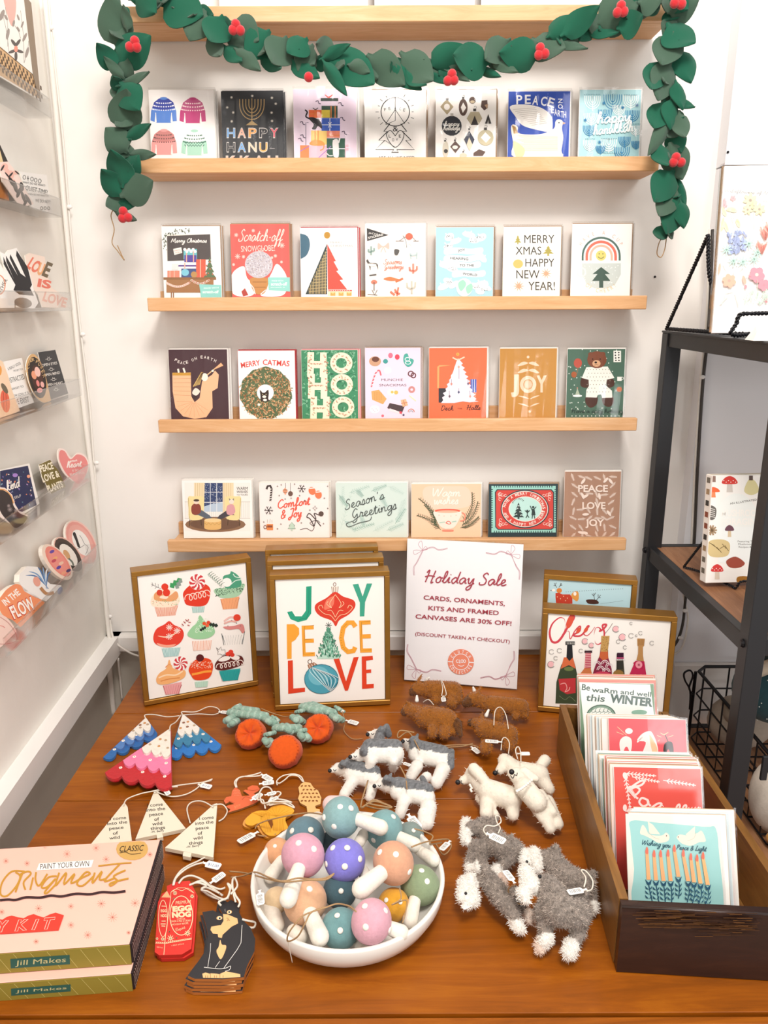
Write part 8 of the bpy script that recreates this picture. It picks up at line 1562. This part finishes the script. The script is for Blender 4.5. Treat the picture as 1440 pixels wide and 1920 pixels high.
for k, (dx, dy, c) in enumerate(((-20, 35, '#e0a050'), (10, 10, '#eaa832'))):
    yl = cut('wooden_ornament', [(330+dx, 750+dy), (360+dx, 690+dy), (430+dx, 630+dy), (520+dx, 605+dy), (620+dx, 600+dy), (680+dx, 550+dy), (780+dx, 530+dy), (880+dx, 545+dy), (960+dx, 600+dy), (930+dx, 650+dy), (860+dx, 690+dy), (850+dx, 740+dy), (880+dx, 830+dy), (800+dx, 870+dy), (740+dx, 920+dy), (650+dx, 930+dy), (590+dx, 900+dy), (540+dx, 840+dy), (500+dx, 770+dy), (420+dx, 800+dy), (350+dx, 785+dy)], .0008+k*.0038, .0034, c, ('lower yellow wooden chanterelle ornament, partly covered', 'upper yellow wooden chanterelle ornament with carved gills')[k], None if not k else lambda a: (a.segs([(530+i*15, 650, 560+i*14, 900) for i in range(9)], 4, '#b87a18'), a.segs([(700+i*20, 720, 705+i*18, 880) for i in range(8)], 4, '#b87a18'), a.segs([(740, 690, 740+55*(i-5), 560+abs(i-5)*18) for i in range(11)], 3.5, '#c98a20'), a.segs([(560, 700, 420+32*i, 650-abs(i-3)*4) for i in range(8)], 3.5, '#c98a20'), a.poly([(620, 730), (690, 725), (700, 800), (680, 850), (655, 800)], '#7a4416')), sm=True, edge='#b97a20')
mo = cut('wooden_ornament', [(1060, 270), (1100, 245), (1180, 260), (1220, 320), (1280, 360), (1320, 450), (1310, 530), (1240, 555), (1250, 590), (1300, 600), (1300, 635), (1140, 635), (1130, 560), (1050, 520), (1020, 460), (1040, 400), (1025, 320)], .001, .003, '#e6b878', 'pale wooden morel ornament with honeycomb cut cap', lambda a: [a.ell(1070+(i % 5)*48+(i//5 % 2)*22, 300+(i//5)*48, 17, 11, '#8a5426', rot=(i*37) % 90-45, n=9) for i in range(25) if not (i//5 == 0 and i % 5 > 2)], edge='#a87440')
yarn(FM, red, [(222, 320, .005), (205, 250, .008), (260, 195, .01), (380, 170, .01), (470, 150, .01), (545, 125, .01)], .0011); yarn(FM, red, [(235, 320, .005), (225, 250, .008), (280, 185, .01), (400, 178, .01), (500, 172, .01), (620, 150, .01)], .0011)
yarn(FM, mo, [(1095, 250, .005), (1060, 180, .008), (980, 148, .01), (860, 158, .01), (790, 190, .01), (745, 240, .008), (755, 290, .006)], .0011); yarn(FM, mo, [(1080, 245, .005), (1020, 175, .008), (920, 165, .01), (850, 220, .008), (780, 265, .006), (750, 250, .006)], .0011)
rz = random.Random(9)
yarn(FM, yl, [(600, 590, .012), (570, 480, .015), (500, 470, .015), (560, 330, .018), (650, 320, .018), (690, 400, .018), (620, 540, .014), (700, 490, .018), (800, 400, .016), (740, 380, .018), (640, 530, .014), (780, 500, .016), (940, 510, .01), (760, 470, .016), (650, 545, .014), (820, 520, .012), (970, 580, .008), (900, 520, .01), (690, 500, .02), (560, 520, .016), (530, 400, .018)], .0012)
for (x, y, a_, L, h) in ((545, 150, 40, 200, .012), (520, 275, -12, 190, .013), (410, 490, -50, 190, .014), (590, 420, -22, 150, .022), (640, 500, -38, 140, .018)): price(FM, yl, x, y, a_, L, h)
yarn(FM, yl, [(500, 930, .004), (580, 945, .004), (680, 935, .006), (740, 920, .008)], .0011, 'jute')
# ---- ceramic triangle trees ----
def poem(a, cx, y0, dy, sl, n, h, wd):
    L = ['I come', 'into the', 'peace', 'of', 'wild', 'things'][:n]
    for i, s in enumerate(L):
        w = wd*[.80, 1.0, .72, .26, .52, .76][i]/1.0; x = cx+sl*i; y = y0+dy*i; a.txt(s, x-w/2, y, x+w/2, h, '#2f2a26', y1=y-w*.10, bold=.01)
    if n > 5: x = cx+sl*6-4; a.txt('-W. Berry', x-38, y0+dy*5.6, x+36, h*.62, '#2f2a26', y1=y0+dy*5.6-8, bold=.01)
def ctree(pts, h, label, fn, stub=None):
    o, ob = flat(FT, 'ceramic_tree_ornament', None, pts, h, .0055, '#e9dfca', side='#dcd0b8', mat='solid'); tag(ob, label, 'ornament', 'cream clay tree ornaments with verse')
    if stub: flat(FT, 'trunk', ob, stub, h, .0055, '#e9dfca', side='#dcd0b8')
    printed(FT, h+.0055, ob, fn); return ob
c1_ = ctree([(160, 612), (178, 640), (202, 830), (-30, 850)], .0005, 'cream clay tree ornament with verse, left one half under the kit boxes', lambda a: poem(a, 125, 715, 27, -5, 5, 17, 112))
c2_ = ctree([(328, 548), (340, 552), (505, 760), (222, 820)], .0008, 'cream clay tree ornament with verse, middle and rearmost one', lambda a: poem(a, 333, 640, 26, 3, 6, 18, 108), [(340, 795), (372, 788), (378, 808), (344, 815)])
c3_ = ctree([(665, 622), (682, 618), (660, 922), (388, 868)], .0062, 'cream clay tree ornament with verse, right one overlapping its neighbour', lambda a: poem(a, 622, 713, 28, -12, 6, 18, 102), [(492, 890), (538, 898), (532, 922), (488, 914)])
yarn(FT, c1_, [(155, 632, .008), (175, 595, .009), (250, 565, .01), (330, 548, .012), (400, 530, .01), (460, 525, .008)], .0010); yarn(FT, c2_, [(325, 560, .008), (360, 545, .01), (420, 525, .01), (520, 510, .008), (600, 500, .006), (655, 482, .006)], .0010); yarn(FT, c2_, [(340, 555, .008), (420, 580, .006), (500, 570, .005), (560, 540, .005), (600, 505, .006), (650, 490, .006)], .0010)
yarn(FT, c3_, [(660, 640, .014), (600, 608, .012), (540, 612, .008), (512, 650, .004), (530, 730, .003)], .0010); yarn(FT, c3_, [(655, 630, .014), (710, 625, .012), (738, 660, .006), (720, 700, .003), (690, 720, .003)], .0010)
price(FT, c2_, 575, 512, 20, 85, .005, '$12.00'); price(FT, c1_, 385, 535, 55, 70, .012, '$12')
# ---- egg nog ornaments ----
EP = [(65, 1210), (105, 600), (160, 490), (215, 465), (215, 400), (330, 350), (495, 335), (565, 480), (540, 900), (515, 1170), (400, 1240), (120, 1250)]
def a_egg(a):
    w = '#f6d9ae'; a.line([(262, 545), (200, 1000), (178, 1245)], 7, w); a.line([(215, 465), (262, 545), (150, 540), (215, 465)], 4, w); a.poly([(212, 468), (258, 540), (152, 538)], '#eeb787'); a.ring(168, 800, 55, 225, 7, w); a.ring(392, 765, 140, 240, 9, w, n=36)
    a.line([(262, 545), (265, 480), (350, 425), (440, 425), (550, 490)], 6, w); a.curve([(270, 470), (330, 440), (400, 460), (470, 430), (540, 480)], 5, w)
    a.txt('PREMIUM', 322, 632, 505, 40, w, y1=612, shear=.2); a.txt('EGG', 285, 715, 520, 60, w, bold=.07, y1=700); a.txt('NOG', 278, 790, 515, 60, w, bold=.07, y1=775); a.txt('LARGE', 340, 815, 440, 18, w); a.txt('GRADE A MILK & CREAM', 262, 850, 505, 24, w, y1=838); a.txt('HOLIDAY RECIPE', 280, 888, 480, 22, w, y1=870); a.txt('1 QT', 320, 935, 350, 18, w); a.txt('Liquid', 330, 960, 440, 30, w, y1=925)
    a.txt('EGG', 140, 725, 210, 34, w, bold=.03); a.txt('NOG', 140, 785, 212, 34, w, bold=.03); a.segs([(150, 650, 205, 652), (150, 835, 200, 835), (140, 870, 200, 870), (150, 895, 195, 897)], 10, w)
    for (x, y, r) in ((315, 490, 26), (525, 530, 24), (260, 1045, 42), (470, 985, 36), (165, 1055, 22), (335, 1040, 8), (245, 965, 8), (95, 1050, 14), (300, 560, 9)): a.star(x, y, r, 8, w, 4)
    a.line([(75, 1105), (200, 1110), (520, 1055)], 6, w); a.line([(80, 1092), (200, 1096), (520, 1042)], 4, w); a.dots([(90+i*24, 1102-max(0, i-5)*4) for i in range(18)], 7, w, 4); a.txt('1 PINT (473ml)', 275, 1145, 425, 14, w, y1=1120); a.txt('KEEP COLD', 90, 1160, 165, 14, w, y1=1172)
for k, (dx, dy) in enumerate(((28, 45), (0, 0))):
    o, e_ = flat(FC, 'milk_carton_ornament', None, [(x+dx, y+dy) for x, y in EP], .0005+k*.0048, .0042, '#d8342c', side='#b5271f'); tag(e_, ('lower red egg nog carton ornament, peeking out beneath', 'upper red egg nog carton ornament with cream lettering')[k], 'ornament', 'flat wooden ornaments at the table front')
    if k: printed(FC, .0047+.0048, e_, a_egg)
yarn(FC, e_, [(290, 395, .011), (310, 320, .014), (380, 220, .016), (480, 150, .014), (600, 95, .01), (690, 50, .008), (790, 70, .006)], .0012); yarn(FC, e_, [(300, 390, .011), (330, 300, .014), (440, 200, .016), (560, 140, .012), (660, 115, .01)], .0012)
yarn(FC, e_, [(360, 370, .011), (420, 300, .012), (520, 275, .01), (640, 320, .008), (740, 390, .006), (860, 440, .006), (930, 420, .006)], .0014); yarn(FC, e_, [(490, 390, .011), (590, 360, .01), (700, 400, .006), (640, 440, .004), (740, 520, .004), (860, 565, .006)], .0014); yarn(FC, e_, [(520, 380, .011), (640, 340, .01), (760, 420, .006), (900, 520, .008)], .0014)
price(FC, e_, 650, 115, 18, 250, .009, '$12.00'); price(FC, e_, 745, 370, -50, 220, .01)
# ---- tuxedo cat ornaments ----
CP = [(650, 720), (780, 700), (850, 730), (900, 740), (850, 660), (870, 540), (960, 600), (1000, 570), (1060, 600), (1120, 620), (1100, 720), (1150, 820), (1240, 910), (1300, 1050), (1290, 1200), (1200, 1380), (1160, 1520), (900, 1545), (560, 1540), (470, 1500), (520, 1430), (620, 1300), (700, 1180), (720, 1000), (690, 860)]
def a_tux(a):
    t = '#eab981'; K = '#222124'
    a.poly([(760, 900), (880, 880), (910, 830), (905, 745), (960, 750), (1030, 780), (1080, 800), (1090, 860), (1010, 900), (900, 1000), (890, 1040), (845, 1030), (840, 990), (780, 985), (750, 940)], t); a.blob([(870, 1060), (890, 1120), (940, 1130), (935, 1190), (880, 1300), (835, 1240), (825, 1190), (850, 1150)], t)
    a.ell(860, 795, 36, 24, t, rot=-5); a.ell(862, 795, 22, 18, '#e9e2c8'); a.ell(864, 797, 12, 13, K); a.ell(982, 722, 32, 24, t, rot=-10); a.ell(982, 722, 20, 17, '#e9e2c8'); a.ell(980, 722, 11, 12, K)
    a.line([(945, 800), (965, 795), (965, 825), (950, 830)], 5, '#7a4a2c'); a.line([(965, 815), (990, 825)], 4, '#7a4a2c'); a.curve([(920, 690), (935, 720), (930, 680)], 4, '#8a8480')
    a.line([(1138, 880), (1125, 1100), (1080, 1180), (915, 1410)], 6, '#e9e6e0'); a.line([(752, 1105), (748, 1200), (718, 1395)], 5, '#e9e6e0'); a.line([(865, 1325), (808, 1405)], 5, '#e9e6e0'); a.curve([(670, 1400), (850, 1420), (940, 1410), (995, 1385), (985, 1430), (930, 1450)], 6, '#e9e6e0')
    a.poly([(650, 1480), (690, 1465), (740, 1480), (760, 1475), (830, 1480), (860, 1485), (880, 1475), (940, 1450), (1115, 1485), (1118, 1520), (900, 1535), (660, 1530)], t); a.segs([(690, 1500, 690, 1530), (715, 1500, 715, 1530), (748, 1480, 748, 1530), (800, 1500, 800, 1530), (825, 1500, 825, 1530), (865, 1480, 865, 1530), (905, 1500, 905, 1530)], 6, '#8a5a30')
for k in range(5):
    dx, dy = [(-30, 165), (-60, 120), (-15, 82), (-40, 40), (0, 0)][k]
    o, ct = flat(FC, 'cat_ornament', None, [(x+dx*.7, y+dy) for x, y in CP], .0004+k*.0042, .0038, '#29292d', side='#a8642c'); tag(ct, f'flat wooden tuxedo cat ornament, {("lowest", "second from the bottom", "middle one", "second from the top", "topmost with its face showing")[k]} in the stack', 'ornament', 'flat wooden ornaments at the table front')
    if k == 4: printed(FC, .0004+k*.0042+.0038, ct, a_tux)
    else: printed(FC, .0004+k*.0042+.0038, ct, lambda a: a.rect(650+dx*.7, 1490+dy, 1080+dx*.7, 1535+dy, '#e6b47c'))
for s in ([(880, 640, .026), (850, 600, .03), (900, 570, .03), (960, 540, .032), (1000, 420, .03), (1040, 300, .025), (1080, 400, .03), (1000, 500, .032)], [(960, 560, .028), (990, 450, .03), (960, 370, .03), (1020, 430, .03), (1060, 520, .03), (1110, 600, .028), (1090, 660, .026)], [(930, 570, .026), (840, 540, .02), (720, 470, .012), (640, 450, .008), (700, 420, .008), (860, 490, .016)], [(1060, 600, .026), (1030, 480, .03), (1020, 330, .03), (1060, 290, .02)], [(1140, 810, .024), (1220, 830, .02), (1300, 850, .015), (1280, 910, .014), (1200, 900, .016), (1150, 850, .02)]): yarn(FC, ct, s, .0013)
# ---- kit boxes ----
def kit(bl, z0, h, label):
    ux_ = V3((1, .082, 0)).normalized(); uy_ = V3((-.082, 1, 0)).normalized(); w, d = .232, .166; o = bl-ux_*w; mw = Matrix(((ux_.x, uy_.x, 0, o.x), (ux_.y, uy_.y, 0, o.y), (0, 0, 1, z0), (0, 0, 0, 1)))
    r = empty('craft_kit_box', mw=mw, label=label, cat='box', group='stacked ornament kit boxes')
    MB().box(0, 0, .0008, w-.004, d, h-.0003, '#c9a58c', bev=.001).build('tray', MAT['paper'], r)
    MB().box(0, -.0008, h-.0003, w-.0015, d+.0004, h+.0009, '#f6bfae', bev=.0004).build('lid', MAT['paper'], r)
    MB().box(-.0006, -.0018, 0, w-.001, -.0006, h-.0004, '#8f7f33').build('front_flap', MAT['paper'], r)
    MB().box(w-.0036, 0, 0, w+.0012, d, h+.0004, '#2a1f22', bev=.0005).build('side_panel', MAT['paper'], r)
    a = Art(None, 0); a.mb = MB()
    # lid print in lid coordinates (metres)
    a.z = h+.0010
    def S(x, y): # photo px on the lid plane -> local
        q = mw.inverted() @ PZ(x, y, z0+h+.001); return q.x, q.y
    a.s = 1; base_m = a.m; a.m = lambda x, y: S(x/4.5, 1550+y/4.5); a.yd = lambda: -1; a.clip = (.001, 0, w-.003, d-.001)
    if z0 > T0+.02:
        for (x, y, r_) in ((380, 165, 22), (565, 230, 34), (810, 180, 32), (895, 275, 32), (228, 310, 26), (50, 290, 26), (325, 690, 32), (598, 672, 26), (855, 650, 36), (1140, 645, 38), (950, 765, 42), (598, 830, 30), (740, 915, 34), (15, 720, 26), (305, 970, 24), (1265, 235, 22), (1085, 895, 18), (1290, 90, 16), (155, 150, 14)): a.star(x, y, r_, 3, '#e08f7c', 5)
        a.ell(1115, 190, 135, 95, '#cda35e'); a.poly([(330, 312), (790, 282), (770, 345), (308, 370)], '#f6efe8'); a.txt('PAINT YOUR OWN', 338, 362, 750, 46, '#2d2022', y1=334, shear=.15)
        g = '#c08d33'
        for P in ([(210, 380), (100, 380), (20, 470), (5, 570), (60, 585), (140, 500), (170, 420), (130, 385)], [(190, 395), (130, 555)], [(160, 410), (230, 380), (260, 400), (200, 470), (215, 535)], [(280, 430), (255, 535)], [(305, 385), (300, 450), (330, 500), (400, 400)], [(480, 420), (410, 430), (350, 510), (400, 510), (470, 440), (380, 550), (400, 560), (480, 480)], [(500, 390), (470, 500), (560, 390), (540, 490), (630, 400), (600, 480), (700, 430)], [(700, 430), (760, 400), (720, 390), (650, 480), (700, 500), (790, 420)], [(800, 390), (780, 480), (860, 380), (840, 450), (900, 440)], [(1010, 320), (880, 460), (960, 440)], [(1060, 370), (960, 420), (990, 460), (940, 500), (925, 490), (960, 470), (1085, 440)]): a.curve(P, 15, g, taper=False)
        a.curve([(830, 335), (1000, 315), (1110, 308)], 12, g); a.txt('CLASSIC', 1005, 215, 1205, 48, '#2d2420', y1=205, shear=.3); a.curve([(1010, 225), (1060, 218), (1110, 236), (1190, 226)], 4, '#2d2420')
        a.curve([(0, 625), (70, 618), (130, 622), (220, 600), (340, 602), (430, 585), (520, 592), (640, 570), (760, 574), (860, 556), (960, 560), (1060, 548)], 20, '#3a2226'); a.poly([(0, 785), (20, 790), (60, 765), (100, 755), (150, 768), (200, 778), (240, 755), (285, 742), (330, 760), (370, 770), (420, 745), (470, 730), (540, 752), (495, 880), (200, 900), (0, 912)], '#de3f31')
        for P in ([(125, 888), (150, 886), (160, 850), (195, 880), (225, 878), (180, 832), (240, 785), (208, 788), (172, 820), (182, 790), (158, 792)], [(268, 876), (292, 875), (330, 784), (306, 786)], [(375, 872), (398, 870), (425, 792), (462, 788), (468, 768), (378, 776), (370, 796), (402, 794)], [(-10, 895), (15, 893), (30, 850), (75, 796), (48, 798), (18, 830), (5, 802), (-20, 804), (5, 850)]): a.line(P, 4.5, '#f6cdbd', True)
    a.build('lid_print', r, Matrix())
    a = Art(None, 0, 1e-5); a.z = 0
    # front flap: drawn in local xz
    k = Art(None, .0001); k.clip = (0, .0008, w-.004, h-.001); L = [(.006+i*.0175, 0, -.008+i*.0175+.0, h) for i in range(14)]; k.segs([(x1+.012, y1, x0+.010, y0) for x0, y0, x1, y1 in L], .0007, '#c7b76c')
    x0 = .092+.012; k.poly([(x0, .006), (x0+.062, .006), (x0+.063, h-.007), (x0+.001, h-.007)], '#2d5a50'); k.txt('Jill Makes', x0+.005, .0095, x0+.058, h-.019, '#c9bd86', shear=.2)
    fm = Matrix(((1, 0, 0, 0), (0, 0, -1, -.0019), (0, 1, 0, 0), (0, 0, 0, 1))); k.build('flap_print', r, fm)
    k = Art(None, .0001); k.clip = (0, .0006, d, h-.0004)
    for i in range(44): x = -.002+i*.004; k.line([(x, 0), (x-.0014, h*.35), (x, h*.6), (x-.002, h*.9), (x-.0042, h)], .0006, '#e9dcd6')
    sm = Matrix(((0, 0, 1, w+.0013), (1, 0, 0, 0), (0, 1, 0, 0), (0, 0, 0, 1))); k.build('side_print', r, sm); return r
kit(V3((-.275, .662, 0)), T0, .0225, 'lower pink paint-your-own ornament kit box with olive striped flap')
kit(V3((-.2775, .6735, 0)), T0+.0245, .0255, 'upper pink paint-your-own ornament kit box with gold lettering on its lid')
# ---- wooden crate of cards ----
CB_ = [V3((.257, .6815, 0)), V3((.449, .667, 0)), V3((.452, 1.088, 0)), V3((.285, 1.112, 0))]; ZR = .8385
cr = empty('wooden_crate', (.36, .89, T0), 'long dark-stained wooden crate filled with greeting cards', 'crate'); co = Matrix.Translation((-.36, -.89, -T0))
def wall4(a, b, th, z0, z1, nm, mat, za=None):
    d = (b-a).normalized(); n = V3((-d.y, d.x, 0))*th; P = [a, b, b+n, a+n]; m = MB(); e = .0015
    m.add([(p.x, p.y, z0) for p in P]+[(p.x+(P[2]-P[0]).x*.0, p.y, z1) for p in P], [(0, 3, 2, 1), (4, 5, 6, 7), (0, 1, 5, 4), (1, 2, 6, 5), (2, 3, 7, 6), (3, 0, 4, 7)]); return m.build(nm, MAT[mat], cr, co)
dA = (CB_[1]-CB_[0]).normalized()
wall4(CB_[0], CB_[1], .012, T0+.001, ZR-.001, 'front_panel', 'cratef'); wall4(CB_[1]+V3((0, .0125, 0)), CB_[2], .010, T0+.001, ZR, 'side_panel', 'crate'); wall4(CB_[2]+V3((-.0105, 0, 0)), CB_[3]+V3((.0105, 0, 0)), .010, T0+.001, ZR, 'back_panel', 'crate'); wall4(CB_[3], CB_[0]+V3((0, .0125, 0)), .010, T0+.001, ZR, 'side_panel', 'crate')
m = MB(); q = [CB_[0]+V3((.011, .0125, 0)), CB_[1]+V3((-.0105, .0125, 0)), CB_[2]+V3((-.0105, -.011, 0)), CB_[3]+V3((.011, -.011, 0))]; m.add([(p.x, p.y, T0+.001) for p in q]+[(p.x, p.y, T0+.007) for p in q], [(0, 3, 2, 1), (4, 5, 6, 7), (0, 1, 5, 4), (1, 2, 6, 5), (2, 3, 7, 6), (3, 0, 4, 7)]); m.build('bottom', MAT['crate'], cr, co)
m = MB().tube([CB_[0]+V3((0, .002, ZR-.0015)), CB_[1]+V3((0, .002, ZR-.0015))], .0022, 8); m.build('rounded_edge', MAT['cratef'], cr, co, True)
mwf = frame_mw(CB_[0]+V3((0, 0, T0)), CB_[1]-CB_[0], V3((0, 0, 1))); a = Art(mwf, .0004).fr(1120, 1540, 4.5); rr = random.Random(7)
for k in range(300):
    y = rr.gauss(845, 48); x = rr.uniform(400, 1300)
    if y > 890 and x < 850: y -= 90
    L = rr.uniform(70, 240); a.line([(x-L/2, y+.045*(x-800)), (x, y+rr.uniform(-1, 1)+.045*(x-800)), (x+L/2, y+.045*(x-800))], rr.uniform(2, 6), rr.choice(['#573619', '#6b4623', '#402718', '#4a3020', '#34211a']))
a.clip = None; a.build('worn_patch', cr, mwf if False else (co @ mwf))
ZF = T0+.0085
def ccard(yb, L, R, top, col, edge, label, draw=None, fr=None, lean=25, dz=0, spare=False, h=None):
    ln = R_(lean); uy = V3((0, math.sin(ln), math.cos(ln))); ux_ = V3((1, -.05, 0)).normalized(); o = V3((.3, yb, ZF)); mw = frame_mw(o, ux_, uy); A = Art(mw); (xl, yt), (xr, _) = A.m(L, top), A.m(R, top)
    mw = frame_mw(o+ux_*xl, ux_, uy); w = xr-xl; hh = yt
    o = MB().box(0, 0, -.0016, w, hh, 0, edge, bev=.0003).build('greeting_card', MAT['paper'], None, mw); tag(o, label, 'card', 'greeting cards in the wooden crate')
    a = Art(mw, .0001); a.clip = (.0006, .0006, w-.0006, hh-.0006); a.fill(.0006, .0006, w-.0006, hh-.0006, col)
    if draw: a.fr(*fr); draw(a)
    a.build('artwork', o, Matrix())
    if draw: MB().add([(-.001, 0, .0016), (w*.5, 0, .0022), (w+.002, 0, .0016), (w+.002, hh+.003, .0014), (w*.5, hh+.003, .0026), (-.001, hh+.003, .0014)], [(0, 1, 4, 5), (1, 2, 3, 4)]).build('sleeve', MAT['gloss'], o)
    MB().box(w+.0003, 0, -.0016, w+.0022, hh+.002, -.0004).build('sleeve_edge', MAT['sleeve'], o)
    return o
FD = (1120, 1540, 4.5)
def a_doves(a):
    a.blob([(285, -5), (500, 10), (900, 45), (1000, 60), (1030, 300), (1070, 660), (1080, 760), (350, 760), (310, 400), (280, 100)], '#9ed0cd')
    w = '#eadfcf'
    a.blob([(360, 100), (380, 30), (410, 60), (440, 110), (540, 120), (580, 95), (607, 125), (595, 165), (520, 182), (460, 150), (400, 120)], w); a.poly([(425, 0), (470, 30), (530, 110), (440, 105)], w); a.blob([(670, 130), (700, 110), (760, 120), (840, 100), (880, 80), (915, 165), (860, 175), (790, 205), (720, 190), (680, 155)], w); a.poly([(745, 110), (825, 40), (820, 130), (760, 130)], w); a.dots([(583, 122), (682, 132)], 5, '#7a2a22'); a.curve([(425, 80), (470, 130), (520, 150)], 3, '#c9bba8'); a.curve([(830, 90), (815, 140), (760, 165)], 3, '#c9bba8')
    a.scr('Wishing you', 370, 195, 615, 22, 6, '#1f5260', y1=222); a.scr('Peace & Light', 662, 235, 915, 20, 6, '#1f5260', y1=250)
    for (x, y, x1, y1) in ((415, 260, 430, 490), (475, 285, 492, 495), (530, 285, 555, 500), (592, 280, 615, 500), (645, 240, 680, 465), (720, 280, 762, 500), (783, 310, 810, 510), (835, 320, 865, 520), (885, 300, 925, 530)):
        a.poly([(x-12, y), (x+14, y), (x1+18, y1), (x1-16, y1)], '#efae78'); a.blob([(x-13, y), (x-8, y-30), (x+2, y-48), (x+12, y-25), (x+12, y+8), (x, y+16)], '#e4705a'); xx, yy = x1, y1; d = '#24506a'
        a.poly([(xx-30, yy-5), (xx, yy+25), (xx+28, yy-5), (xx+18, yy+40), (xx-12, yy+42)], d); a.curve([(xx, yy+30), (xx+10, yy+90), (xx+(690-xx)*.12, yy+180)], 8, d)
        for k in range(3):
            for s in (-1, 1): a.poly([(xx+4, yy+85+k*38), (xx+s*30, yy+50+k*38), (xx+s*24, yy+75+k*38)], d)
F3 = (1030, 1240, 3.097)
def a_holly(a):
    w = '#f8e0da'; a.scr('hol', 455, 735, 585, 50, 12, w, y1=905, slant=0); a.scr('jolly', 625, 880, 860, 30, 11, w, y1=900, slant=.1)
    for (x0, y0, x1, y1) in ((430, 650, 620, 665), (440, 660, 470, 860), (480, 670, 640, 700), (440, 870, 520, 860), (450, 720, 500, 790), (660, 690, 850, 720), (700, 870, 880, 850)): frond(a, x0, y0, x1, y1, 5, w, 8, 22)
    a.ell(440, 665, 14, 22, w, rot=-20); a.ell(438, 850, 12, 20, w)
def a_tails(a):
    w = '#f8f0ea'; a.blob([(410, 460), (440, 435), (475, 450), (478, 500), (468, 530), (455, 500), (440, 500), (425, 535), (410, 510)], w); a.ell(462, 405, 22, 17, w); a.segs([(395, 380, 450, 430), (390, 410, 430, 425)], 3, '#f3c9a0'); a.blob([(510, 460), (540, 420), (580, 405), (600, 420), (625, 480), (625, 535), (545, 535), (560, 470)], w); a.blob([(580, 430), (600, 450), (625, 500), (625, 535), (600, 535)], '#f0c9a0'); a.segs([(510, 470, 540, 440), (515, 460, 560, 430)], 8, w); a.blob([(668, 480), (690, 465), (715, 475), (722, 540), (705, 540), (690, 510), (675, 540), (662, 520)], '#3c3436'); a.line([(690, 470), (672, 425)], 6, '#3c3436'); a.curve([(645, 415), (665, 425), (690, 412), (665, 428)], 4, '#f3c9a0'); a.segs([(625, 430, 650, 440), (690, 440, 720, 430), (640, 455, 630, 465)], 3, '#f3c9a0')
def a_warmw(a):
    a.fill(-1, -1, 1, 1, '#7d9a7e'); a.poly([(172, 112), (585, 135), (612, 340), (612, 420), (205, 420)], '#f2f4f0'); k = '#5d6f69'
    a.scr('Be', 188, 165, 232, 20, 7, k) if False else a.txt('Be', 187, 165, 235, 34, k, bold=.02, y1=170); a.txt('waRm', 245, 178, 395, 28, k, bold=.02, y1=188); a.txt('and', 412, 190, 490, 28, k, bold=.02, y1=196); a.txt('well', 505, 200, 590, 28, k, bold=.02, y1=206); a.txt('this', 210, 228, 320, 38, k, bold=.02, y1=235, shear=.1); a.txt('WINTER', 350, 235, 598, 46, k, bold=.05, y1=262)
    a.ell(300, 320, 85, 68, '#8aa593'); a.ell(300, 322, 70, 54, '#eef0ea'); a.ring(300, 320, 84, 66, 6, '#4f6a5c')
    for t in range(14): a.ring(255+(t % 5)*24, 285+(t//5)*26, 13, 11, 3, '#5d7468', 0, 250, 8)
    a.ell(522, 296, 46, 15, '#8fb5a2'); a.rect(495, 308, 545, 318, '#7da48f')
ccard(.708, 1173, 1349, 1526, '#ece6da', '#efe9e0', 'dove and candles card with Peace & Light lettering, front of the crate', a_doves, FD)
ccard(.795, 1150, 1314, 1437, '#e4584e', '#f4efec', 'red card with white looping script and leaves, under a bright glare', a_holly, F3)
ccard(.915, 1140, 1286, 1346, '#e6626a', '#f1e6da', 'red card with three animal tails wearing bows', a_tails, F3)
ccard(1.022, 1086, 1226, 1279, '#7d9a7e', '#e9ece4', 'sage bordered Be warm and well this winter card, rearmost in the crate', a_warmw, F3)
rr = random.Random(13); PAL = ['#f3efe9', '#dbe3e2', '#f1d9d0', '#c8d3d6', '#efe3cf', '#b98f78', '#e8dcd8', '#9fb5ad', '#d98f86']
for g_, (y0, L, R, top, n, st, lb, dl) in enumerate(((.7125, 1173, 1349, 1526, 4, .0042, 'behind the dove and candles card', 5), (.7995, 1146, 1314, 1435, 6, .0045, 'behind the red looping script card', -4), (.832, 1134, 1306, 1428, 6, .006, 'between the red cards, only the tops showing', -6), (.9195, 1134, 1284, 1347, 8, .0055, 'behind the three tails card', -10), (1.0265, 1084, 1228, 1276, 4, .005, 'behind the winter card', -2))):
    for k in range(n):
        j = rr.uniform(-2, 2); sh = dl*(k+1) if abs(dl) > 2 else -k*1.4; kx = 1-.0*k
        c = PAL[(k*3+g_*2) % 9]; ptop = top-(k+1)*(1.2 if g_ == 3 else 3.3 if st < .006 else 3.5); dd = 6 if g_ == 0 else 0
        od = ('first', 'second', 'third', 'fourth', 'fifth', 'sixth', 'seventh', 'eighth', 'ninth')[k]
        ccard(y0+st*k, L+sh*.5+j+dd*.5, R+(sh*.4 if g_ else sh*.9+8)+j, ptop, c, '#f0ebe4' if k % 3 else '#c9ab8c', f'{od} card {lb}' , None)
